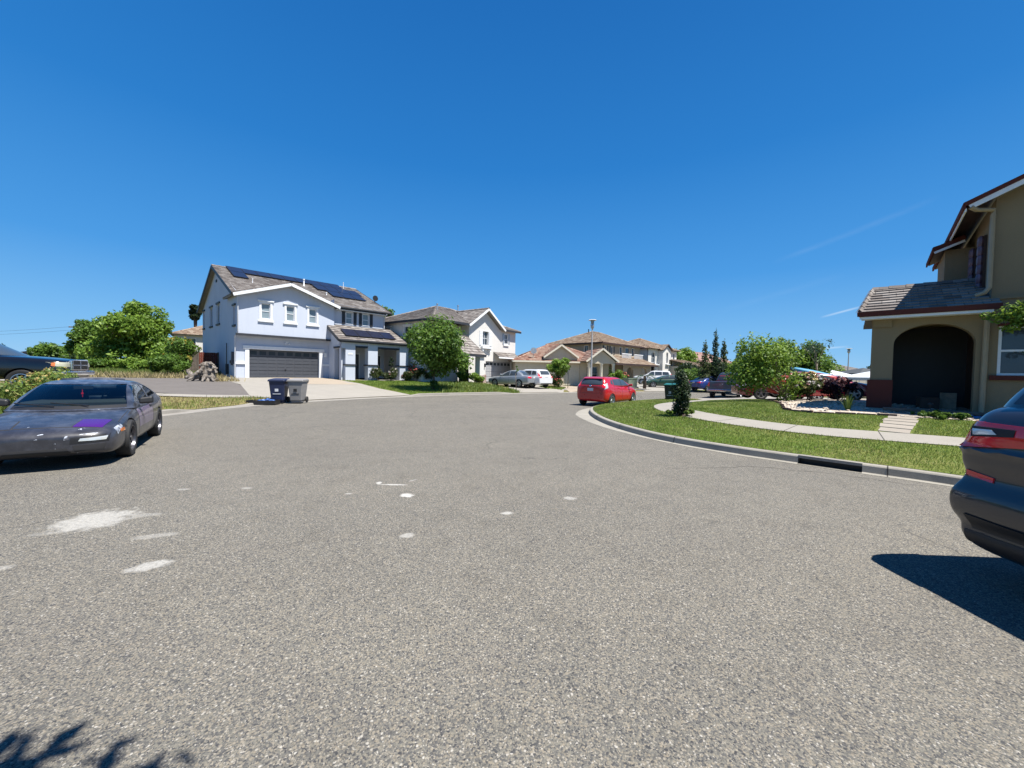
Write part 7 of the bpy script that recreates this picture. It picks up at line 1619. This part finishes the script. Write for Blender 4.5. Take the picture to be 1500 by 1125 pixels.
# ------------------------------------------------------------------ trees and shrubs
def Z(x, y): return hz(x, y)
tree('street_tree', 'round leafy young tree on the lawn between the blue and white houses', 'tree', (-5.55, 27.9, Z(-5.6, 27.9)), 4.85, 5.6, 4.0, 1.3, .075, 30, 15000, .11, 'leaf_mid', seed=1, cr=.34, dx=.25)
shrub('weed_clump', 'weedy growth round the foot of the round street tree', 'weeds', (-5.5, 27.7, Z(-5.5, 27.7)), .9, .8, 900, .06, 'leaf_mid', 3, group='weeds')
tree('big_tree', 'large bright green spreading tree in the field at the left', 'tree', (-44.0, 46, .75), 8.6, 8.8, 8.0, 1.8, .28, 54, 22000, .19, 'leaf_bright', seed=2, cr=.27, extra=[(-4.5, 0, 2.2, 2.2, 2, 1.6), (4.2, -1, 2.0, 1.8, 1.8, 1.5), (0, -1.5, 1.6, 2.6, 1.8, 1.4)])
tree('tall_tree', 'darker upright tree just left of the big green tree', 'tree', (-57.0, 53, .75), 7.4, 5.0, 6.8, 1.6, .2, 28, 9000, .2, 'leaf_mid', seed=4)
tree('broad_tree', 'bushy tree right behind the pickup hood', 'tree', (-70.0, 60, .6), 4.6, 6.2, 4.2, 1.2, .2, 24, 9000, .2, 'leaf_mid', seed=5, group='far trees left')
tree('broad_tree', 'tree at the left edge above the pickup cab', 'tree', (-80.5, 60, .6), 4.9, 4.0, 4.3, 1.4, .18, 16, 5000, .2, 'leaf_dark', seed=6, group='far trees left')
tree('broad_tree', 'low dark tree below the utility pole', 'tree', (-64.0, 60, .6), 3.6, 5.5, 3.2, .8, .16, 18, 6000, .2, 'leaf_dark', seed=7, group='far trees left')
shrub('shrub', 'dark low shrub behind the windscreen of the black pickup', 'shrub', (-76.0, 62, .6), 4.0, 2.8, 2600, .2, 'leaf_dark', 8)
tree('tree', 'tree top showing over the roof gap behind the blue house', 'tree', (-50.0, 62, .6), 10.9, 2.6, 2.6, 7.2, .22, 12, 4000, .22, 'leaf_dark', seed=9)
tree('tree', 'tiny tree top peeking above the right end of the blue house roof', 'tree', (-21, 62, .6), 11.4, 4.2, 3.2, 8, .22, 10, 3000, .2, 'leaf_mid', seed=10)
shrub('shrub', 'dark bushy shrub at the foot of the yellow-tipped bush', 'shrub', (-23.9, 27.2, Z(-23.9, 27.2)), 3.0, 1.6, 6200, .075, 'leaf_mid', 11, nclump=18)
shrub('shrub', 'yellow-tipped bush beside the dark weathered fence', 'shrub', (-25.2, 29.8, Z(-25.2, 29.8)), 2.6, 2.9, 5200, .09, 'leaf_mid', 12, flowers=[('leaf_yellow', 130, .10)], nclump=14)
shrub('shrub', 'tall leafy shrub in front of the half hidden white house', 'shrub', (-30.5, 36.0, .8), 2.4, 3.0, 3400, .11, 'leaf_mid', 13, nclump=16)
shrub('shrub', 'low bright shrub under the left side of the big tree', 'shrub', (-37.5, 39.0, .8), 5.4, 1.5, 4200, .12, 'leaf_bright', 14, nclump=20)
shrub('shrub', 'low shrub between the tall dark tree and the utility pole', 'shrub', (-44.5, 42.0, .8), 3.4, 1.5, 3200, .13, 'leaf_mid', 15, nclump=18)
shrub('flowering_bush', 'tall yellow-flowering weed bush behind the coupe roof', 'flowering bush', (-13.0, 10.9, Z(-13, 10.9)), 2.4, 1.3, 4400, .045, 'grass_weed', 16, flowers=[('petal_yellow', 190, .030)], nclump=16, stems=20)
shrub('flowering_bush', 'dry pale weed bush at the left edge beside the coupe', 'flowering bush', (-13.6, 9.3, Z(-13.6, 9.3)), 1.9, .9, 2400, .045, 'grass_dry', 17, flowers=[('petal_yellow', 50, .025)], nclump=14, stems=20)
# roses and shrubs of the blue and white houses
for i, (u, v, w, h, lb, fl) in enumerate([(9.35, -3.2, 1.3, 1.25, 'rose bush in front of the middle porch column', [('petal_white', 10, .06)]), (10.5, -3.3, 1.3, 1.35, 'rose bush with white blooms between the porch columns', [('petal_white', 26, .07), ('petal_pink', 8, .06)]),
                                       (11.9, -3.4, 1.2, 1.0, 'low rose bush at the right porch column', [('petal_pink', 18, .06)]), (13.1, -3.3, 1.9, 1.7, 'big rose bush with coral blooms right of the porch', [('petal_red', 60, .08)]), (15.0, -3.0, 1.7, 1.35, 'dusky rose bush nearest the round street tree', [('petal_red', 26, .06)])]):
    p = h1p(u, v); shrub('rose_bush', lb, 'rose bush', (*p, Z(*p)), w, h, 1900, .055, 'leaf_rose', 20+i, flowers=fl, group='rose bushes along the blue house')
p = h1p(10.9, -2.6); tree('climbing_plant', 'thin climbing plant up the porch beside the window', 'plant', (*p, Z(*p)), 2.6, .5, 2.2, .5, .02, 8, 700, .06, 'leaf_dark', seed=31)
p = h1p(14.3, -.6); tree('small_tree', 'dark leafy shrub tree between the two houses', 'tree', (*p, Z(*p)), 3.2, 2.8, 2.9, .6, .06, 14, 4200, .09, 'leaf_dark', seed=32)
for i, (x, y, w, h, lm, lb) in enumerate([(-4.6, 37.0, 2.2, 1.2, 'leaf_mid', 'low green shrub under the street tree crown'), (-3.2, 36.6, 1.6, 1.1, 'leaf_bright', 'bright shrub by the white house porch pillar'), (-8.0, 35.5, 2.2, 1.2, 'leaf_rose', 'reddish shrub left of the street tree trunk')]):
    shrub('shrub', lb, 'shrub', (x, y, Z(x, y)), w, h, 1800, .07, lm, 40+i)
p = h2p(6.6, -1.6); tree('small_tree', 'dark narrow tree at the corner of the white house above the white crossover', 'tree', (p[0], p[1], Z(*p)), 3.0, 2.0, 2.4, .9, .05, 10, 2600, .09, 'leaf_dark', seed=45)
tree('small_tree', 'small round bright tree left of the cream house gate', 'tree', (4.35, 36.6, Z(4.4, 36.6)), 3.1, 2.3, 2.2, 1.0, .05, 14, 4200, .085, 'leaf_bright', seed=46)
shrub('rose_bush', 'dark shrub with coral flowers under the small round tree', 'rose bush', (3.9, 36.2, Z(3.9, 36.2)), 1.7, 1.35, 1700, .07, 'leaf_rose', 47, flowers=[('petal_red', 22, .07)])
tree('small_tree', 'thin bare sapling in front of the cream house gate', 'tree', (5.25, 36.9, Z(5.2, 36.9)), 2.3, .7, .7, 1.5, .025, 5, 160, .07, 'leaf_rose', seed=48, bark='bark_pale')
tree('small_tree', 'twin thin sapling standing in front of the silver sedan', 'tree', (.35, 31.3, Z(.4, 31.3)), 2.0, .4, .6, 1.5, .022, 4, 60, .06, 'leaf_mid', seed=49, bark='bark_pale')
shrub('shrub', 'bright leafy bush right of the columned portico', 'shrub', (10.5, 40.6, .45), 2.4, 1.7, 2400, .09, 'leaf_bright', 50)
shrub('shrub', 'tall dark bush behind the portico columns', 'shrub', (10.0, 44.5, .45), 3.0, 3.0, 2400, .11, 'leaf_dark', 51)
shrub('flowering_bush', 'red-flowering bush in front of the arched porch', 'flowering bush', (12.0, 43.5, .45), 2.0, 1.6, 1500, .09, 'leaf_rose', 52, flowers=[('petal_red', 60, .10)])
# small palm
PM = empty('palm', (12.9, 38.2, .35), 0, 'small palm with arching fronds in front of the green sedan', 'palm'); mb = MB(); mb.tube([(0, 0, -.1), (.03, 0, .5), (0, .02, 1.15)], [.17, .15, .12], 10); mb.build('trunk', MT['bark'], PM, smooth=True)
P = []; rng = np.random.default_rng(60)
for k in range(26):
    a = rng.uniform(0, 6.28); L_ = rng.uniform(.8, 1.25); up_k = rng.uniform(.1, 1.2); base = np.array([0, 0, 1.15]); dirv = np.array([math.cos(a), math.sin(a), 0]); sidev = np.array([-dirv[1], dirv[0], 0])
    for i in range(16):
        u = (i+1)/16; c_ = base+dirv*L_*u*math.cos(up_k*.5)+np.array([0, 0, 1])*(L_*up_k*u*.55-L_*u*u*.62)
        for s in (1, -1):
            tip = c_+sidev*s*.30*(1-.5*u)+dirv*.12+np.array([0, 0, -.10*u-.03]); P.append([c_-dirv*.012, c_+dirv*.012, tip+dirv*.004, tip-dirv*.004])
mesh_np('fronds', np.array(P).reshape(-1, 3), 4, MT['leaf_blue'], PM)
MT['leaf_cyp'] = M_leaf('cypress_leaves', (.03, .055, .018), (.07, .115, .03), (.16, .20, .06))
# cypress group
for i, (x, y, h, w, lb) in enumerate([(18.8, 38.4, 4.6, 1.3, 'left cypress with a ragged spire'), (19.9, 38.6, 5.7, 1.1, 'tallest thin cypress in the middle of its group'), (20.9, 38.9, 4.8, 1.3, 'dark cypress right of the tallest one'), (22.4, 39.2, 4.6, 1.6, 'leaning bluish cypress at the right of the group')]):
    root = empty('cypress', (x, y, .35), 0, lb, 'cypress', 'cypresses behind the blue sedan'); rng = np.random.default_rng(70+i)
    cl = []; lean = .18 if i == 3 else 0
    for k in range(20): u = k/19; rad = w*.5*(1-u)**.5*(.9 if u > .55 else 1.35)+.09; cl.append((math.sin(k*2.4)*rad*.35+lean*u*h*.5, math.cos(k*2.4)*rad*.35, .3+u*(h-.35), rad*.6, rad*.6, h*.06))
    mb = MB(); mb.tube([(0, 0, -.1), (lean*h*.25, 0, h*.5), (lean*h*.5, 0, h*.95)], [.09, .06, .01], 8); mb.build('trunk', MT['bark'], root); crown('crown', cl, 3300, .08, MT['leaf_blue' if i in (1, 3) else 'leaf_cyp'], root, 70+i)
shrub('shrub', 'broad brownish shrub at the foot of the cypresses', 'shrub', (20.6, 37.8, .35), 5.0, 2.7, 5200, .12, 'leaf_dark', 80, nclump=18)
shrub('shrub', 'mid green bush left of the cypresses', 'shrub', (19.2, 42.4, .35), 3.6, 2.4, 2600, .12, 'leaf_mid', 81)
shrub('shrub', 'dark bush in front of the garage wing of the far white house', 'shrub', (22.6, 50.5, .4), 3.0, 3.2, 2600, .14, 'leaf_dark', 82)
tree('tree', 'pale yellow-green tree top behind the far white house roof', 'tree', (33.5, 78, .4), 6.6, 9, 3.0, 3, .2, 14, 3600, .24, 'leaf_bright', seed=83)
# right: light tree in front of the red wagon, dark tree behind it
tree('light_green_tree', 'airy light green multi-stemmed tree at the edge of the gravel bed', 'tree', (11.35, 16.3, Z(11.3, 16.3)), 2.75, 2.9, 2.45, .35, .035, 28, 6800, .062, 'leaf_bright', 'bark_pale', seed=84, cr=.36, dx=-.95, extra=[(.15, -.1, .35, .42, .3, .35), (.35, 0, .7, .4, .4, .4), (0, 0, .15, .3, .3, .2)])
tree('dark_green_tree', 'round dense dark green tree behind the light green tree', 'tree', (24.4, 34.0, .35), 4.6, 5.6, 4.3, 1.2, .14, 30, 16000, .12, 'leaf_mid', seed=85)
tree('light_green_tree', 'wispy bluish tree top rising left of the dense dark one', 'tree', (16.4, 26.4, .3), 3.9, 2.0, 2.8, 1.2, .05, 10, 1300, .08, 'leaf_blue', 'bark_pale', seed=86)
tree('light_green_tree', 'thin wispy branches reaching above the right of the dense dark tree', 'tree', (21.4, 27.6, .3), 4.1, 2.6, 1.2, 2.4, .04, 6, 260, .075, 'leaf_blue', 'bark_pale', seed=87)
shrub('shrub', 'yellow-green shrub between the cypresses and the light green tree', 'shrub', (20.8, 34.2, .35), 4.4, 2.9, 4200, .11, 'leaf_bright', 88, nclump=16)
shrub('shrub', 'green shrub below the distant red-roofed house', 'shrub', (32.5, 42.5, .3), 6.5, 3.0, 3800, .13, 'leaf_bright', 89, nclump=14)
tree('tree', 'small dark tree touching the tan house corner', 'tree', (46.5, 50.0, .3), 3.6, 3.0, 2.2, 1.6, .1, 10, 2200, .13, 'leaf_dark', seed=90)
shrub('rose_bush', 'rose bush full of cream and yellow blooms beside the light green tree', 'rose bush', (12.25, 16.2, Z(12.3, 16.2)), 1.7, 1.22, 3400, .055, 'leaf_rose', 91, flowers=[('petal_yellow', 46, .07), ('petal_white', 26, .07), ('petal_pink', 20, .07)], nclump=14, group='rose bushes on the gravel bed')
shrub('rose_bush', 'dark purple-leaved rose bush with pink blooms left of the maroon car', 'rose bush', (13.35, 16.0, Z(13.3, 16.0)), 1.5, 1.1, 3000, .055, 'leaf_purple', 92, flowers=[('petal_pink', 34, .075)], nclump=14, group='rose bushes on the gravel bed')
shrub('rose_bush', 'tall orange-tipped rose at the back of the gravel bed', 'rose bush', (12.5, 17.4, Z(12.5, 17.4)), 1.1, 1.4, 1300, .055, 'leaf_mid', 93, flowers=[('petal_yellow', 24, .08), ('petal_pink', 10, .07)], group='rose bushes on the gravel bed')
shrub('flowering_bush', 'small orange-flowered bush against the tan house corner', 'flowering bush', (16.4, 17.2, Z(16.4, 17.2)), 1.0, .9, 900, .055, 'leaf_rose', 94, flowers=[('petal_yellow', 26, .06)])
# white-flowering column bush in the parkway
shrub('flowering_bush', 'narrow bush with small white flowers in the grass strip by the sidewalk', 'flowering bush', (5.32, 12.3, Z(5.3, 12.3)), .62, 1.42, 3700, .034, 'leaf_dark', 95, flowers=[('petal_white', 22, .026)], nclump=46, stems=12, column=True)
shrub('weed_clump', 'low grassy clump at the foot of the narrow white-flowering bush', 'weeds', (5.25, 12.15, Z(5.2, 12.1)), 1.1, .28, 1300, .045, 'grass', 96, group='weeds')
shrub('shrub', 'low spreading green ground plant in front of the porch', 'shrub', (11.35, 10.35, Z(11.3, 10.3)), 1.9, .20, 3600, .032, 'leaf_mid', 97, nclump=30)
# spiky plant
SP = empty('spiky_plant', (10.25, 11.95, Z(10.2, 11.9)), 0, 'upright spiky green plant in the pale gravel near the porch', 'plant'); P = []; rng = np.random.default_rng(98)
for k in range(46):
    a = rng.uniform(0, 6.28); l = rng.uniform(.35, .62); o_ = rng.uniform(.05, .24); b = np.array([math.cos(a)*.04, math.sin(a)*.04, 0]); m_ = b+np.array([math.cos(a)*o_*.45, math.sin(a)*o_*.45, l*.6]); t_ = b+np.array([math.cos(a)*o_, math.sin(a)*o_, l]); w = np.array([-math.sin(a), math.cos(a), 0])*.012
    P += [b-w, b+w, m_+w*.9, m_-w*.9, m_-w*.9, m_+w*.9, t_+w*.1, t_-w*.1]
mesh_np('blades', np.array(P), 4, MT['grass'], SP)
# rose branches reaching in front of the tan house window
VB = empty('rose_branch', (13.55, 8.15, Z(13.5, 8.1)), 0, 'climbing rose branches hanging in front of the tan house window', 'rose bush'); rng = np.random.default_rng(99); mb = MB(); cl = []
def hrl(u, v, z): q = hr(u, v, z)-Vector(VB.location); return q
mb.tube([(0, 0, 0), hrl(3.35, -.8, .6), hrl(3.5, -.8, 1.8), hrl(3.3, -.75, 2.45)], [.03, .025, .02, .015], 6)
for (u0, z0, u1, z1) in ((3.3, 2.45, 2.2, 2.50), (3.3, 2.4, 2.55, 2.15), (3.4, 2.3, 2.35, 2.38), (3.3, 2.5, 2.7, 2.62), (3.5, 1.7, 2.95, 1.55), (3.5, 2.5, 4.6, 2.6), (3.5, 1.2, 3.1, .85)):
    mb.tube([hrl(u0, -.75, z0), hrl((u0+u1)/2, -.85, (z0+z1)/2+.1), hrl(u1, -.8, z1)], [.012, .008, .004], 5)
    n_ = 7 if z0 > 2 else 2
    for k in range(n_): u = (k+1)/n_; q = hrl(u0+(u1-u0)*u, -.8, z0+(z1-z0)*u+.02); cl.append((q.x, q.y, q.z, .15, .12, .09))
for u, z in ((2.6, 2.6), (2.85, 2.7), (2.75, 2.45), (2.95, 2.55), (3.15, 2.35), (3.3, 2.6), (3.0, 2.3), (3.45, 2.45), (3.7, 2.5), (3.4, .85)): q = hrl(u, -.8, z); cl.append((q.x, q.y, q.z, .25, .18, .17))
mb.build('stems', MT['bark_pale'], VB); crown('foliage', cl, 3600, .042, MT['leaf_bright'], VB, 99)
# tree behind the photographer: only the tip of its shade reaches the picture
tree('shade_tree', 'leafy tree standing behind the viewpoint', 'tree', (-.1, -.93, 0), 5.2, 3.1, 2.4, 2.6, .10, 18, 15000, .085, 'leaf_mid', seed=100, cr=.46)
# ------------------------------------------------------------------ grass
def off_path(x, y, r=None):
    q = Vector((x, y))-pa; u = max(-.05, min(1.05, q.dot(pd)/pd.length_squared)); return (q-pd*u).length > .31
blades('lawn_grass', LAWN_R, 1500, .018, .05, MT['grass'], 1, cap=90000, off=.01, lean=.9, keep=off_path)
blades('parkway_grass', par, 1900, .018, .06, MT['grass'], 2, cap=80000, off=.01, lean=.9)
blades('dry_patches_grass', LAWN_R+[], 120, .02, .05, MT['grass_dry'], 3, cap=9000, off=.01, keep=lambda x, y, r: off_path(x, y) and noise.noise(Vector((x*.7, y*.7, 2))) > .05)
blades('parkway_dry_grass', par, 260, .02, .06, MT['grass_dry'], 4, cap=12000, off=.01, keep=lambda x, y, r: noise.noise(Vector((x*.6, y*.6, 5))) > -.02)
blades('blue_house_grass', LAWN1, 260, .03, .09, MT['grass'], 5, cap=26000, off=.01, wid=.008)
WEED = offset_line(sub(KL, (-4.2, 26.0), (.9, 29.8)), .2)+[(-.3, 31.8), (-2.6, 36.0), (-5.0, 37.5), (-6.5, 33.5), (-6.3, 29.5)]
blades('tall_weeds', WEED, 300, .05, .30, MT['grass_weed'], 6, cap=16000, wid=.012, lean=1.1, keep=lambda x, y, r: noise.noise(Vector((x*.9, y*.9, 4)))+r.random()*.5 > .1)
blades('cream_house_grass', [(5.0, 36.5), (4.3, 34.0), (3.0, 35.0), (2.6, 38), (4.6, 38)], 300, .05, .2, MT['grass'], 7, cap=4000, wid=.01)
FIELD = [(-60, 55), (-60, 24), (-32, 22.0), (-23.0, 23.4), (-19.5, 25.6), (-17.6, 23.3), (-16.9, 24.8), (-21.8, 28.2), (-24, 33), (-30, 40), (-38, 52)]
blades('dry_field_grass', FIELD, 80, .06, .42, MT['grass_dry'], 8, cap=42000, wid=.010, lean=1.0, keep=lambda x, y, r: r.random() < min(1, 24/abs(y))**1.5 and noise.noise(Vector((x*.35, y*.35, 7)))+r.random()*.5 > 0)
blades('green_field_grass', FIELD, 40, .15, .55, MT['grass_weed'], 9, cap=26000, wid=.012, keep=lambda x, y, r: y > 27.5 and r.random() < min(1, 30/abs(y)))
blades('verge_grass', GS + [(-11.9, 18.0), (-13.6, 15.9), (-16.0, 15.3), (-19.5, 16.2), (-19, 9), (-17, 5)], 240, .03, .10, MT['grass_dry'], 10, cap=22000, off=.01)
blades('verge_green_grass', GS + [(-11.9, 18.0), (-13.6, 15.9), (-16.0, 15.3), (-19.5, 16.2), (-19, 9), (-17, 5)], 160, .04, .12, MT['grass'], 11, cap=12000, off=.01, keep=lambda x, y, r: noise.noise(Vector((x*.4, y*.4, 9))) > -.05)
blades('weeds_by_pickup', [(-13.2, 12.6), (-12.3, 9.5), (-12.8, 4), (-22, 4), (-22, 12.6)], 260, .15, .75, MT['grass_weed'], 12, cap=14000, wid=.008)
blades('kerb_weeds', offset_line(sub(KR, (7.65, 4.6), (3.08, 11.6)), .05)+offset_line(sub(KR, (7.65, 4.6), (3.08, 11.6)), .012)[::-1], 300, .02, .07, MT['grass_weed'], 13, cap=500, zf=lambda x, y: .0, keep=lambda x, y, r: noise.noise(Vector((x*1.3, y*1.3, 3))) > .15)
def split_loose(o):
    bm = bmesh.new(); bm.from_mesh(o.data); seen = set(); isl = []
    for v in bm.verts:
        if v.index in seen: continue
        st_ = [v]; seen.add(v.index); cur = []
        while st_:
            a = st_.pop(); cur.append(a.index)
            for e in a.link_edges:
                b = e.other_vert(a)
                if b.index not in seen: seen.add(b.index); st_.append(b)
        isl.append(set(cur))
    bm.free()
    if len(isl) < 2: return
    src = o.data
    for k, s_ in enumerate(isl):
        bm = bmesh.new(); bm.from_mesh(src); bmesh.ops.delete(bm, geom=[v for v in bm.verts if v.index not in s_], context='VERTS'); me = bpy.data.meshes.new(o.name.split('.')[0]); bm.to_mesh(me); bm.free()
        for m in src.materials: 
            if len(me.materials) < len(src.materials): me.materials.append(m)
        if k == 0: o.data = me
        else:
            c = bpy.data.objects.new(o.name.split('.')[0], me); link(c, o.parent)
for o in list(bpy.data.objects):
    nm = o.name.split('.')[0]
    if o.type == 'MESH' and (nm in ('rake_board', 'wall_ledge', 'bulb', 'fascia_board', 'gutter', 'rack', 'ledge', 'soffit_trim') or (nm == 'window' and o.parent and o.parent.name.startswith('garage_door'))): split_loose(o)
MT_unused = [m for m in bpy.data.materials if m.users == 0]
for m in MT_unused: bpy.data.materials.remove(m)
